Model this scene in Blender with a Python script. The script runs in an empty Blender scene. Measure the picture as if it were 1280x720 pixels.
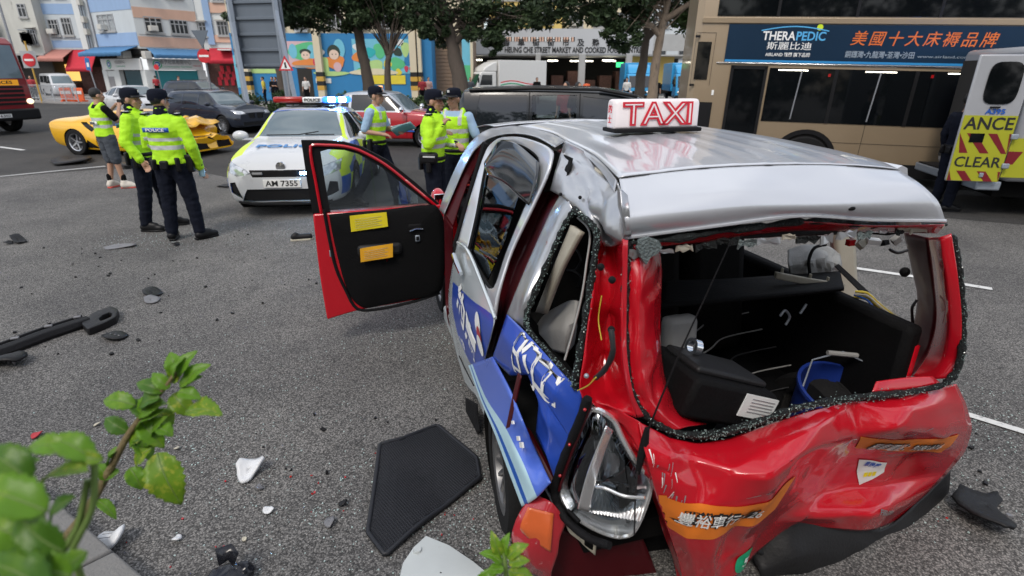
import bpy,bmesh,math,random
import numpy as np
from mathutils import Vector,Matrix,Euler
random.seed(7)
scene=bpy.context.scene
col=scene.collection
R=math.radians
# ------------------------------------------------------------------ camera, sky, sun, exposure
cam_data=bpy.data.cameras.new("camera")
cam=bpy.data.objects.new("camera",cam_data);col.objects.link(cam)
_p,_r=0.369,0.003
_f=Vector((0,math.cos(_p),-math.sin(_p)));_x=Vector((1,0,0));_u=_x.cross(_f)
_rx=math.cos(_r)*_x+math.sin(_r)*_u;_ux=-math.sin(_r)*_x+math.cos(_r)*_u
cam.matrix_world=Matrix(((_rx.x,_ux.x,-_f.x,0),(_rx.y,_ux.y,-_f.y,0),(_rx.z,_ux.z,-_f.z,1.97),(0,0,0,1)))
cam_data.sensor_width=36;cam_data.lens=690/1280*36
cam_data.clip_start=0.05;cam_data.clip_end=2000
cam_data.dof.use_dof=True;cam_data.dof.focus_distance=3.0;cam_data.dof.aperture_fstop=3.2
scene.camera=cam
world=bpy.data.worlds.new("World");scene.world=world;world.use_nodes=True
_nt=world.node_tree;_nt.nodes.clear()
_out=_nt.nodes.new("ShaderNodeOutputWorld");_bg=_nt.nodes.new("ShaderNodeBackground")
_sky=_nt.nodes.new("ShaderNodeTexSky");_sky.sky_type='NISHITA';_sky.sun_disc=False
SUN_EL,SUN_AZ=52,200
_sky.sun_elevation=R(SUN_EL);_sky.sun_rotation=R(SUN_AZ);_sky.air_density=1.0;_sky.dust_density=2.5
_tc=_nt.nodes.new("ShaderNodeTexCoord");_mp=_nt.nodes.new("ShaderNodeMapping");_mp.inputs['Scale'].default_value=(1,1,2.2)
_no=_nt.nodes.new("ShaderNodeTexNoise");_no.inputs['Scale'].default_value=2.6;_no.inputs['Detail'].default_value=7;_no.inputs['Roughness'].default_value=.58
_cr=_nt.nodes.new("ShaderNodeValToRGB");_cr.color_ramp.elements[0].position=.36;_cr.color_ramp.elements[1].position=.66
_mx=_nt.nodes.new("ShaderNodeMix");_mx.data_type='RGBA'
_mx.inputs['B'].default_value=(8.6,8.8,9.1,1)
_nt.links.new(_tc.outputs['Generated'],_mp.inputs[0]);_nt.links.new(_mp.outputs[0],_no.inputs['Vector'])
_nt.links.new(_no.outputs['Fac'],_cr.inputs[0]);_nt.links.new(_cr.outputs[0],_mx.inputs['Factor'])
_nt.links.new(_sky.outputs[0],_mx.inputs['A']);_nt.links.new(_mx.outputs['Result'],_bg.inputs[0])
_bg.inputs[1].default_value=0.15;_nt.links.new(_bg.outputs[0],_out.inputs[0])
sun_data=bpy.data.lights.new("sun",'SUN');sun=bpy.data.objects.new("sun",sun_data);col.objects.link(sun)
sun_data.energy=1.4;sun_data.angle=R(14);sun_data.color=(1,.94,.86)
_az,_el=R(SUN_AZ),R(SUN_EL)
_sd=Vector((math.sin(_az)*math.cos(_el),math.cos(_az)*math.cos(_el),math.sin(_el)))
sun.rotation_euler=_sd.to_track_quat('Z','Y').to_euler();sun.location=(0,0,40)
scene.view_settings.view_transform='Standard';scene.view_settings.look='None'
scene.view_settings.exposure=0.15;scene.view_settings.gamma=1;scene.view_settings.use_curve_mapping=False
scene.cycles.use_denoising=True;scene.cycles.max_bounces=8;scene.cycles.transparent_max_bounces=12
# ------------------------------------------------------------------ materials
MATS={}
def mat(name,c=(.5,.5,.5),rough=.5,metal=0.,var=.12,scale=6.,bump=0.,bscale=60.,spec=.5,coat=0.,emit=None,es=0.,trans=0.,alpha=1.,spots=None,rvar=.08,aniso=None,ior=1.45,streak=0):
 """procedural surface: two-scale noise in colour and gloss, fine relief, optional dirt spots"""
 m=bpy.data.materials.new(name);m.use_nodes=True;MATS[name]=m
 nt=m.node_tree;b=nt.nodes['Principled BSDF'];L=nt.links.new
 tc=nt.nodes.new("ShaderNodeTexCoord")
 n1=nt.nodes.new("ShaderNodeTexNoise");n1.inputs['Scale'].default_value=scale;n1.inputs['Detail'].default_value=6;n1.inputs['Roughness'].default_value=.6
 src=tc.outputs['Object']
 if streak:
  mp=nt.nodes.new("ShaderNodeMapping");mp.inputs['Scale'].default_value=(1,1,1/streak);L(src,mp.inputs[0]);src=mp.outputs[0]
 L(src,n1.inputs['Vector'])
 mx=nt.nodes.new("ShaderNodeMix");mx.data_type='RGBA'
 mx.inputs['A'].default_value=(*[x*(1-var)for x in c],1);mx.inputs['B'].default_value=(*[min(1,x*(1+var))for x in c],1)
 L(n1.outputs['Fac'],mx.inputs['Factor']);out=mx.outputs['Result']
 if spots:
  n2=nt.nodes.new("ShaderNodeTexNoise");n2.inputs['Scale'].default_value=spots[1];n2.inputs['Detail'].default_value=9;n2.inputs['Roughness'].default_value=.7
  L(src,n2.inputs['Vector'])
  cr=nt.nodes.new("ShaderNodeValToRGB");cr.color_ramp.elements[0].position=spots[2];cr.color_ramp.elements[1].position=min(1,spots[2]+.12)
  L(n2.outputs['Fac'],cr.inputs[0])
  m2=nt.nodes.new("ShaderNodeMix");m2.data_type='RGBA';L(cr.outputs[0],m2.inputs['Factor']);L(out,m2.inputs['A']);m2.inputs['B'].default_value=(*spots[0],1)
  out=m2.outputs['Result']
 L(out,b.inputs['Base Color'])
 mr=nt.nodes.new("ShaderNodeMapRange");mr.inputs['To Min'].default_value=max(0.01,rough-rvar);mr.inputs['To Max'].default_value=min(1,rough+rvar)
 L(n1.outputs['Fac'],mr.inputs['Value']);L(mr.outputs[0],b.inputs['Roughness'])
 b.inputs['Metallic'].default_value=metal;b.inputs['Specular IOR Level'].default_value=spec;b.inputs['Coat Weight'].default_value=coat;b.inputs['Coat Roughness'].default_value=.06
 b.inputs['Transmission Weight'].default_value=trans;b.inputs['Alpha'].default_value=alpha;b.inputs['IOR'].default_value=ior
 if emit:b.inputs['Emission Color'].default_value=(*emit,1);b.inputs['Emission Strength'].default_value=es
 if bump:
  n3=nt.nodes.new("ShaderNodeTexNoise");n3.inputs['Scale'].default_value=bscale;n3.inputs['Detail'].default_value=5
  bp=nt.nodes.new("ShaderNodeBump");bp.inputs['Strength'].default_value=bump;bp.inputs['Distance'].default_value=.02
  L(src,n3.inputs['Vector']);L(n3.outputs['Fac'],bp.inputs['Height']);L(bp.outputs[0],b.inputs['Normal'])
 return m
def clear_glass(name,tint=(.75,.85,.85),opac=.25,rough=.02):
 """thin pane: mostly see-through with a sheen"""
 m=bpy.data.materials.new(name);m.use_nodes=True;MATS[name]=m
 nt=m.node_tree;nt.nodes.clear();L=nt.links.new
 o=nt.nodes.new("ShaderNodeOutputMaterial");t=nt.nodes.new("ShaderNodeBsdfTransparent");t.inputs[0].default_value=(*tint,1)
 g=nt.nodes.new("ShaderNodeBsdfGlossy");g.inputs['Roughness'].default_value=rough;g.inputs[0].default_value=(.9,.95,1,1)
 fr=nt.nodes.new("ShaderNodeFresnel");fr.inputs[0].default_value=1.5
 ad=nt.nodes.new("ShaderNodeMath");ad.operation='ADD';ad.inputs[1].default_value=opac*.3;ad.use_clamp=True
 mx=nt.nodes.new("ShaderNodeMixShader")
 L(fr.outputs[0],ad.inputs[0]);L(ad.outputs[0],mx.inputs[0]);L(t.outputs[0],mx.inputs[1]);L(g.outputs[0],mx.inputs[2]);L(mx.outputs[0],o.inputs[0])
 return m
M=MATS
# ------------------------------------------------------------------ mesh builder
def V3(p):return Vector(p)
class MB:
 def __init__(s):s.v=[];s.f=[];s.mi=[];s.cur=0
 def add(s,vs,fs):
  n=len(s.v);s.v+=[tuple(p)for p in vs];s.f+=[tuple(i+n for i in f)for f in fs];s.mi+=[s.cur]*len(fs);return s
 def box(s,c,d,rot=(0,0,0),taper=1.):
  m=Euler(rot).to_matrix();c=V3(c);hx,hy,hz=d[0]/2,d[1]/2,d[2]/2
  vs=[]
  for z in(-1,1):
   k=taper if z>0 else 1
   for x,y in((-1,-1),(1,-1),(1,1),(-1,1)):vs.append(c+m@Vector((x*hx*k,y*hy*k,z*hz)))
  return s.add(vs,[(3,2,1,0),(4,5,6,7),(0,1,5,4),(1,2,6,5),(2,3,7,6),(3,0,4,7)])
 def tube(s,path,r,n=8,caps=True):
  P=[V3(p)for p in path];rr=r if isinstance(r,(list,tuple))else[r]*len(P)
  up=Vector((0,0,1));rings=[]
  for i,p in enumerate(P):
   t=(P[min(i+1,len(P)-1)]-P[max(i-1,0)])
   t=t.normalized()if t.length>1e-9 else Vector((0,0,1))
   a=up if abs(t.dot(up))<.93 else Vector((1,0,0))
   if i and rings:a=prev
   u=(a-t*a.dot(t));u=u.normalized()if u.length>1e-6 else t.orthogonal().normalized()
   w=t.cross(u);prev=u
   rings.append([p+(u*math.cos(k*2*math.pi/n)+w*math.sin(k*2*math.pi/n))*rr[i]for k in range(n)])
  return s.loft(rings,caps)
 def loft(s,rings,caps=True,closed=True):
  n=len(rings[0]);vs=[p for r in rings for p in r];fs=[]
  for i in range(len(rings)-1):
   for k in range(n if closed else n-1):
    a,b=i*n+k,i*n+(k+1)%n;fs.append((a,b,b+n,a+n))
  if caps and closed:fs.append(tuple(range(n-1,-1,-1)));fs.append(tuple((len(rings)-1)*n+k for k in range(n)))
  return s.add(vs,fs)
 def lathe(s,prof,c=(0,0,0),axis='Z',n=24,caps=False):
  c=V3(c);rings=[]
  for r,h in prof:
   ring=[]
   for k in range(n):
    a=2*math.pi*k/n;x,y=r*math.cos(a),r*math.sin(a)
    ring.append(c+{'Z':Vector((x,y,h)),'Y':Vector((y,h,x)),'X':Vector((h,x,y))}[axis])
   rings.append(ring)
  return s.loft(rings,caps)
 def prism(s,poly,a,b,axis='Z'):
  """poly of 2D points swept from a to b along axis (X: (y,z), Y: (x,z), Z: (x,y))"""
  f={'X':lambda p,h:(h,p[0],p[1]),'Y':lambda p,h:(p[0],h,p[1]),'Z':lambda p,h:(p[0],p[1],h)}[axis]
  n=len(poly);vs=[f(p,a)for p in poly]+[f(p,b)for p in poly]
  fs=[tuple(range(n-1,-1,-1)),tuple(range(n,2*n))]+[(k,(k+1)%n,n+(k+1)%n,n+k)for k in range(n)]
  return s.add(vs,fs)
 def grid(s,rows):
  n=len(rows[0]);vs=[p for r in rows for p in r]
  return s.add(vs,[(i*n+k,i*n+k+1,(i+1)*n+k+1,(i+1)*n+k)for i in range(len(rows)-1)for k in range(n-1)])
 def ball(s,c,r,n=10,m=7,rot=None):
  c=V3(c);r=r if isinstance(r,(tuple,list))else(r,r,r);rings=[]
  q=Euler(rot).to_matrix()if rot else Matrix.Identity(3)
  for i in range(m+1):
   th=math.pi*(i+.001)/(m+.002)
   rings.append([c+q@Vector((r[0]*math.sin(th)*math.cos(2*math.pi*k/n),r[1]*math.sin(th)*math.sin(2*math.pi*k/n),-r[2]*math.cos(th)))for k in range(n)])
  return s.loft(rings,True)
 def capsule(s,a,b,ra,rb,n=10):
  a,b=V3(a),V3(b);s.tube([a,b],[ra,rb],n);s.ball(a,ra,n,6);s.ball(b,rb,n,6);return s
 def mesh(s,name='m',fix=True):
  me=bpy.data.meshes.new(name);me.from_pydata([tuple(v)for v in s.v],[],s.f)
  me.polygons.foreach_set('material_index',s.mi)
  if fix:
   bm=bmesh.new();bm.from_mesh(me);bmesh.ops.recalc_face_normals(bm,faces=bm.faces);bm.to_mesh(me);bm.free()
  return me
 def build(s,name,m,parent=None,smooth=35,bevel=0,sub=0,solid=0,fix=True,loc=None):
  return link(name,s.mesh(name,fix),m,parent,smooth,bevel,sub,solid,loc)
def link(name,me,m,parent=None,smooth=35,bevel=0,sub=0,solid=0,loc=None):
 ms=m if isinstance(m,(list,tuple))else[m]
 ids=[p.material_index for p in me.polygons]if len(ms)>1 else None
 me.materials.clear()
 for x in ms:me.materials.append(MATS[x]if isinstance(x,str)else x)
 if ids:me.polygons.foreach_set('material_index',ids)
 if smooth:
  me.polygons.foreach_set('use_smooth',[True]*len(me.polygons))
  me.set_sharp_from_angle(angle=R(smooth))
 o=bpy.data.objects.new(name,me);col.objects.link(o)
 if parent:o.parent=parent
 if loc:o.location=loc
 if solid:d=o.modifiers.new('thickness','SOLIDIFY');d.thickness=solid;d.offset=0
 if bevel:d=o.modifiers.new('bevel','BEVEL');d.width=bevel;d.segments=2;d.limit_method='ANGLE';d.angle_limit=R(40)
 if sub:d=o.modifiers.new('sub','SUBSURF');d.levels=sub;d.render_levels=sub
 return o
def tag(o,label=None,cat=None,group=None,kind=None):
 if label:o['label']=label
 if cat:o['category']=cat
 if group:o['group']=group
 if kind:o['kind']=kind
 return o
def thing(name,label,cat,loc=(0,0,0),rz=0,group=None,scale=1.):
 o=bpy.data.objects.new(name,None);col.objects.link(o);o.empty_display_size=.2
 o.location=loc;o.rotation_euler=(0,0,rz);o.scale=(scale,)*3
 return tag(o,label,cat,group)
def copy_tree(o,parent=None,label=None):
 c=o.copy();col.objects.link(c);c.parent=parent
 if label:c['label']=label
 for ch in list(o.children):copy_tree(ch,c)
 return c
def evaluated(o):
 dg=bpy.context.evaluated_depsgraph_get();me=bpy.data.meshes.new_from_object(o.evaluated_get(dg));return me
# writing: the built-in font turned to a thin mesh; size is the cap height's em, origin and axes placed by a matrix
def text_mesh(s,size=1.,bold=0.,width=None,align='CENTER',extrude=.0,sx=1.,shear=0.,res=3):
 c=bpy.data.curves.new('txt','FONT');c.body=s;c.size=size;c.offset=bold;c.align_x=align;c.align_y='CENTER';c.extrude=extrude;c.shear=shear;c.resolution_u=res
 o=bpy.data.objects.new('txt',c);col.objects.link(o)
 me=evaluated(o);bpy.data.objects.remove(o);bpy.data.curves.remove(c)
 if width and len(me.vertices):
  xs=[v.co.x for v in me.vertices];sx=width/(max(xs)-min(xs))
 if sx!=1:
  for v in me.vertices:v.co.x*=sx
 return me
def frame(o,xdir,ydir):
 """matrix with local x along xdir and local y along (about) ydir"""
 x=V3(xdir).normalized();y=V3(ydir);y=(y-x*y.dot(x)).normalized();z=x.cross(y);o=V3(o)
 return Matrix(((x.x,y.x,z.x,o.x),(x.y,y.y,z.y,o.y),(x.z,y.z,z.z,o.z),(0,0,0,1)))
def put_text(s,name,o,xdir,ydir,m,parent=None,size=.1,bold=0.,width=None,extrude=.001,**k):
 me=text_mesh(s,size,bold,width,extrude=extrude,**k)
 if len(me.vertices)==0:return None
 me.transform(frame(o,xdir,ydir));return link(name,me,m,parent,smooth=0)
# ------------------------------------------------------------------ palette
def asphalt(name,dark,light,tone,sc=95.):
 m=mat(name,(tone,tone*.985,tone*.97),.82,var=.16,scale=.9,spots=((tone*.55,)*3,1.7,.60))
 nt=m.node_tree;b=nt.nodes['Principled BSDF'];L=nt.links.new
 base=b.inputs['Base Color'].links[0].from_socket
 tc=[n for n in nt.nodes if n.type=='TEX_COORD'][0]
 vo=nt.nodes.new("ShaderNodeTexVoronoi");vo.inputs['Scale'].default_value=sc;L(tc.outputs['Object'],vo.inputs['Vector'])
 sep=nt.nodes.new("ShaderNodeSeparateColor");L(vo.outputs['Color'],sep.inputs[0])
 cr=nt.nodes.new("ShaderNodeValToRGB");e=cr.color_ramp.elements
 e[0].position=.0;e[0].color=(dark,dark,dark,1);e[1].position=1;e[1].color=(light,light*.98,light*.95,1)
 k=cr.color_ramp.elements.new(.45);k.color=(1,.99,.97,1)
 L(sep.outputs[0],cr.inputs[0])
 mu=nt.nodes.new("ShaderNodeMix");mu.data_type='RGBA';mu.blend_type='MULTIPLY';mu.inputs['Factor'].default_value=1
 L(base,mu.inputs['A']);L(cr.outputs[0],mu.inputs['B']);
 po=nt.nodes.new("ShaderNodeMapRange");po.inputs['From Min'].default_value=.25;po.inputs['From Max'].default_value=.75;po.inputs['To Min'].default_value=1.05;po.inputs['To Max'].default_value=.45
 L(vo.outputs['Distance'],po.inputs['Value'])
 mu2=nt.nodes.new("ShaderNodeMix");mu2.data_type='RGBA';mu2.blend_type='MULTIPLY';mu2.inputs['Factor'].default_value=1
 L(mu.outputs['Result'],mu2.inputs['A']);L(po.outputs[0],mu2.inputs['B'])
 st=nt.nodes.new("ShaderNodeTexNoise");st.inputs['Scale'].default_value=.45;st.inputs['Detail'].default_value=8;st.inputs['Roughness'].default_value=.65;L(tc.outputs['Object'],st.inputs['Vector'])
 sr=nt.nodes.new("ShaderNodeValToRGB");sr.color_ramp.elements[0].position=.35;sr.color_ramp.elements[0].color=(.66,.66,.67,1);sr.color_ramp.elements[1].position=.62;sr.color_ramp.elements[1].color=(1.08,1.07,1.05,1)
 L(st.outputs['Fac'],sr.inputs[0])
 mu3=nt.nodes.new("ShaderNodeMix");mu3.data_type='RGBA';mu3.blend_type='MULTIPLY';mu3.inputs['Factor'].default_value=1
 L(mu2.outputs['Result'],mu3.inputs['A']);L(sr.outputs[0],mu3.inputs['B']);L(mu3.outputs['Result'],b.inputs['Base Color'])
 bp=nt.nodes.new("ShaderNodeBump");bp.inputs['Strength'].default_value=.5;bp.inputs['Distance'].default_value=.006;bp.invert=True
 L(vo.outputs['Distance'],bp.inputs['Height']);L(bp.outputs[0],b.inputs['Normal'])
 b.inputs['Specular IOR Level'].default_value=.3
asphalt('asphalt_pale',.42,2.0,.165,130.)
asphalt('asphalt_dark',.6,1.5,.075,110)
mat('paving',(.26,.25,.24),.85,var=.2,scale=3,bump=.2,bscale=30)
mat('kerb_stone',(.19,.185,.175),.85,var=.2,scale=9,bump=.3,bscale=80,spots=((.12,.12,.11),5,.58))
mat('line_white',(.62,.62,.6),.8,var=.2,scale=14,spots=((.2,.2,.2),24,.56))
mat('soil',(.05,.035,.025),.95,var=.4,scale=30,bump=.8,bscale=50)
# walls
mat('wall_grime',(.50,.50,.46),.85,var=.22,scale=1.4,spots=((.2,.19,.17),1.1,.6),streak=3)
mat('wall_white',(.62,.64,.63),.8,var=.12,scale=1.6,spots=((.34,.33,.31),1.6,.64),streak=4)
mat('wall_grey',(.50,.54,.56),.8,var=.12,scale=1.6,spots=((.3,.31,.31),1.6,.66),streak=4)
mat('paint_blue',(.27,.39,.58),.75,var=.12,scale=2,spots=((.16,.22,.32),2,.66),streak=3)
mat('paint_orange',(.62,.40,.30),.75,var=.1,scale=2,spots=((.4,.26,.2),2,.68),streak=3)
mat('wall_cream',(.62,.55,.40),.8,var=.1,scale=1.5,spots=((.36,.31,.24),1.5,.66),streak=3)
mat('wall_yellow',(.62,.46,.15),.8,var=.1,scale=1.2)
mat('wall_brown',(.23,.16,.11),.8,var=.15,scale=1.5)
mat('concrete',(.36,.36,.35),.8,var=.15,scale=1.2,spots=((.22,.21,.2),1.5,.63))
mat('fascia',(.44,.45,.46),.6,var=.06,scale=1)
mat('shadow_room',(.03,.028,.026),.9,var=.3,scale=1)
mat('window_dark',(.03,.035,.04),.12,var=.5,scale=2.5)
mat('frame_grey',(.36,.37,.38),.5,var=.1)
mat('frame_white',(.62,.62,.6),.5,var=.1)
mat('ac_white',(.55,.54,.5),.6,var=.15,scale=8)
mat('shutter_teal',(.03,.24,.27),.5,var=.1,scale=4)
mat('shutter_navy',(.02,.06,.075),.5,var=.15,scale=4)
mat('sign_white',(.74,.74,.72),.5,var=.06)
mat('awning_blue',(.08,.22,.42),.8,var=.2,scale=4)
mat('awning_red',(.52,.03,.05),.8,var=.2,scale=3,bump=.3,bscale=6)
mat('awning_pink',(.5,.22,.18),.8,var=.2,scale=3)
mat('shop_glow',(.6,.4,.1),.6,emit=(1,.55,.15),es=1.1,var=.4,scale=3)
mat('shop_goods',(.12,.06,.05),.8,var=.8,scale=6,spots=((.4,.25,.12),7,.6))
mat('ink_black',(.015,.015,.016),.6)
mat('ink_grey',(.25,.25,.26),.6)
mat('ink_blue',(.02,.16,.42),.5)
mat('ink_green',(.05,.4,.2),.5)
mat('ink_red',(.6,.02,.04),.5)
mat('ink_white',(.82,.82,.8),.5,var=.03)
mat('ink_orange',(.75,.2,.06),.5)
# street metal
mat('galv',(.33,.37,.42),.45,metal=.5,var=.15,scale=9,bump=.05)
mat('panel_grey',(.13,.155,.185),.5,metal=.3,var=.12,scale=2,streak=3)
mat('pole_grey',(.28,.29,.31),.5,metal=.3,var=.15,scale=9)
mat('pole_yellow',(.55,.33,.06),.5,var=.15,scale=9)
mat('sign_red',(.55,.02,.03),.4,var=.06)
mat('rail_grey',(.42,.44,.46),.5,metal=.3,var=.1)
mat('cone_orange',(.75,.13,.04),.6,var=.1)
mat('lamp_tube',(.9,.9,.85),.4,emit=(1,.93,.75),es=6)
mat('exit_green',(.05,.5,.15),.4,emit=(.05,.9,.25),es=1.6)
# mural paint
for n_,c_ in dict(mu_blue=(.03,.20,.43),mu_sky=(.16,.48,.62),mu_pink=(.62,.42,.45),mu_green=(.10,.48,.22),mu_lime=(.42,.62,.24),mu_orange=(.7,.24,.06),mu_yellow=(.70,.58,.05),mu_cream=(.66,.6,.42),mu_skin=(.72,.55,.45),mu_dark=(.03,.05,.04),mu_teal=(.03,.4,.42),mu_red=(.55,.05,.1),mu_white=(.7,.72,.7)).items():
 mat(n_,c_,.7,var=.1,scale=3,spots=((.3,.3,.3),3,.72))
# foliage, bark
def leafmat(name,a,b,sc=3.,trans=.25):
 m=mat(name,a,.55,var=.25,scale=sc,spots=(b,sc*1.4,.5),spec=.35)
 m.node_tree.nodes['Principled BSDF'].inputs['Subsurface Weight'].default_value=0
 return m
leafmat('leaf_dark',(.030,.052,.022),(.055,.085,.032),1.2)
leafmat('leaf_mid',(.045,.085,.025),(.08,.13,.04),1.2)
leafmat('leaf_hedge',(.05,.09,.03),(.09,.13,.05),2)
mat('bark',(.10,.08,.065),.9,var=.35,scale=9,bump=.8,bscale=25,streak=3)
mat('bark_pale',(.22,.17,.125),.9,var=.3,scale=8,bump=.8,bscale=25,spots=((.09,.075,.06),9,.55),streak=3)
# ------------------------------------------------------------------ ground, road, markings
g=MB();g.grid([[(x,y,0)for x in(-300,-60,-20,-6,6,20,60,300)]for y in(-60,-6,6,20,60,400)])
tag(g.build('ground','asphalt_pale',smooth=0),kind='structure')
# darker carriageway beyond the speckled yard
rd=MB();edge=[(-11.64,9.997,0),(-10.345,11.189,0),(-9.033,12.329,0),(-7.134,12.254,0),(-5.655,11.177,0),(-3.066,8.677,0),(-1.003,8.48,0),(0.748,8.503,0),(2.439,8.751,0),(4.529,8.553,0),(5.967,8.252,0),(7.344,7.599,0),(8.256,7.071,0)]
far=[(x*7,70+abs(x)*.2,.004)for x,y,z in edge]
rd.grid([[(x,y,.004)for x,y,z in edge],[(x*2.2,y+9+.0*x,.004)for x,y,z in edge],far])
tag(rd.build('road','asphalt_dark',smooth=0),kind='structure')
def stripe(pts,w,name='lane_marking',m='line_white',z=.009):
 b=MB()
 L_,R_=[],[]
 P=[Vector((p[0],p[1],z))for p in pts]
 for i,p in enumerate(P):
  t=(P[min(i+1,len(P)-1)]-P[max(i-1,0)]).normalized();n=Vector((-t.y,t.x,0))*w/2
  L_.append(p+n);R_.append(p-n)
 b.grid([L_,R_]);return tag(b.build(name,m,smooth=0,fix=False),kind='structure')
stripe([(3.448,5.953,0),(3.76,5.707,0),(4.319,5.383,0),(4.746,5.09,0)],.085)
stripe([(2.774,2.966,0),(2.853,2.905,0),(3.034,2.742,0),(3.369,2.43,0)],.06)
stripe([(-16.174,16.82,0),(-14.586,16.085,0),(-13.34,15.403,0)],.12)
stripe([(-10.659,11.001,0),(-9.921,11.883,0),(-9.23,12.667,0)],.14,name='seam_strip',m='concrete',z=.008)
stripe([(-17.326,30.45,0),(-16.098,37.571,0)],.15)
# kerb stones and soil bed at the photographer's feet
kp=[(-2.394,2.194,0),(-2.153,2.061,0),(-1.898,1.903,0),(-1.665,1.757,0),(-1.32,1.543,0)]
ks=thing('kerb','weathered grey stone kerb at the edge of the planting bed','kerb',(0,0,0))
for i in range(4):
 a,b_=Vector(kp[i]),Vector(kp[i+1]);d=(b_-a);n=Vector((-d.y,d.x,0)).normalized()*-.13
 if n.x>0:n=-n
 e=d.normalized()*.006
 k=MB();k.loft([[a+e,a+e+n,a+e+n+Vector((0,0,.13)),a+e+Vector((0,0,.11))],[b_-e,b_-e+n,b_-e+n+Vector((0,0,.13)),b_-e+Vector((0,0,.11))]])
 k.build('kerb_stone','kerb_stone',ks,bevel=.012,smooth=30)
bd=MB();bd.grid([[(-6,-3,.05),(-1.3,-3,.05)],[(-6,1.1,.05),(-1.55,1.1,.05)],[(-6,1.9,.05),(-2.25,1.98,.05)],[(-6,2.6,.05),(-3.2,2.6,.05)]])
tag(bd.build('planting_bed','soil',smooth=0),kind='structure')
# far pavements with kerb step
def slab(name,poly,h=.13,m='paving'):
 b=MB();b.prism(poly,-.05,h);return tag(b.build(name,m,bevel=.02,smooth=0),kind='structure')
slab('pavement',[(-70,58),(-46,50.5),(-30,47.5),(-25,48.5),(-20.5,44),(-20,36),(-5,36.5),(0,46),(14,46),(30,30),(60,30),(60,90),(-70,90)])
slab('traffic_island',[(-36,42.5),(-30.5,39.6),(-28.6,40),(-28.4,41.4),(-30,43.8),(-36,46)])
slab('central_reserve',[(-13,27.2),(-9.5,25.6),(-3,25.4),(3.5,23.6),(5.2,23.9),(5.2,27.6),(-3,28.6),(-13,28.6)])
# ------------------------------------------------------------------ buildings
class Face:
 """a vertical wall plane: a along the wall, z up, n out towards the street"""
 def __init__(s,p0,p1):
  s.o=Vector((p0[0],p0[1],0));d=Vector((p1[0]-p0[0],p1[1]-p0[1],0));s.w=d.length;s.d=d.normalized();s.n=Vector((s.d.y,-s.d.x,0));s.rz=math.atan2(s.d.y,s.d.x)
 def at(s,a,z,n=0):return s.o+s.d*a+s.n*n+Vector((0,0,z))
 def box(s,name,m,parent,a0,a1,z0,z1,n0,n1,bevel=0):
  b=MB();b.box(s.at((a0+a1)/2,(z0+z1)/2,(n0+n1)/2),(abs(a1-a0),abs(n1-n0),abs(z1-z0)),(0,0,s.rz));return b.build(name,m,parent,smooth=0,bevel=bevel)
 def window(s,parent,a0,a1,z0,z1,cols=3,ac=False,hood=True,grille=False):
  w=s.box('window','window_dark',parent,a0,a1,z0,z1,-.06,.02)
  f=MB();t=.07
  for k in range(cols+1):f.box(s.at(a0+(a1-a0)*k/cols,(z0+z1)/2,.045),(t,.06,z1-z0),(0,0,s.rz))
  for zz in(z0,z0+(z1-z0)*.7,z1):f.box(s.at((a0+a1)/2,zz,.045),(a1-a0+t,.055,t),(0,0,s.rz))
  f.build('frame','frame_grey',w,smooth=0)
  s.box('sill','concrete',w,a0-.1,a1+.1,z0-.16,z0-.045,0,.16)
  if hood:s.box('hood','wall_grime',w,a0-.15,a1+.15,z1+.08,z1+.16,0,.4)
  if ac:
   b=MB();c=s.at(a0+(a1-a0)*.36,z0+.28,.28);b.box(c,(.62,.5,.42),(0,0,s.rz));b.box(c+s.n*.26,(.5,.02,.3),(0,0,s.rz));b.build('air_conditioner','ac_white',w,bevel=.02)
  return w
 def awning(s,name,m,parent,a0,a1,z1,drop,out,rib=9):
  b=MB();rows=[[],[],[]]
  for k in range(rib*2+1):
   a=a0+(a1-a0)*k/(rib*2);sag=.03*(k%2)
   rows[0].append(s.at(a,z1,.05));rows[1].append(s.at(a,z1-drop-sag,out));rows[2].append(s.at(a,z1-drop-.28-sag,out+.02))
  b.grid(rows);return b.build(name,m,parent,solid=.03,smooth=30)
def tenement(name,label,base):return thing(name,label,'building',base)
P_C=[(-30.996,50,1.451)][0];P_CL=[(-36.671,53,1.409)][0];P_CR=[(-27.976,54,1.425)][0];P_B0=[(-42.911,55,1.374)][0];P_B1=[(-38.054,55,1.388)][0];P_A0=[(-51.376,54,1.359)][0];P_A1=[(-42.13,54,1.385)][0];P_D1=[(-23.79,55,1.428)][0]
def local(root,*os):
 for o in os:o
# grimy tenement at far left
def fix_root(root):
 """children were built in world space: keep them there while the root sits at the building's foot"""
 inv=Matrix.Translation(-Vector(root.location))
 for c in root.children:c.matrix_parent_inverse=inv
r=tenement('tenement_building','grimy cream tenement with a plain side wall, laundry and a caged balcony',(P_A0[0],54,0))
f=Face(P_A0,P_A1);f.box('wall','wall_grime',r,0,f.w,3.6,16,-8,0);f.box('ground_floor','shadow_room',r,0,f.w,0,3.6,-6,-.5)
f.box('cornice','concrete',r,0,f.w,3.45,3.62,-.2,.25)
wA=f.w/126
for(u0,u1,v0,v1)in((48+60,57+60,-2,9),):f.window(r,u0*wA,u1*wA,6.6,7.6,2,hood=False)
f.window(r,112*wA,121*wA,4.4,5.6,3)
b=MB()
for k in range(9):
 b.box(f.at((110+k*1.3)*wA,4.9-.1*(k%3),.62),(.32,.03,.8+.12*(k%2)),(0,0,f.rz))
b.build('laundry','ink_black',r)
b=MB();b.tube([f.at(107*wA,5.55,.62),f.at(124*wA,5.5,.62)],.02);[b.tube([f.at(x*wA,5.5,0),f.at(x*wA,5.5,.65)],.02)for x in(108,123)];b.build('drying_rack','galv',r)
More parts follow.
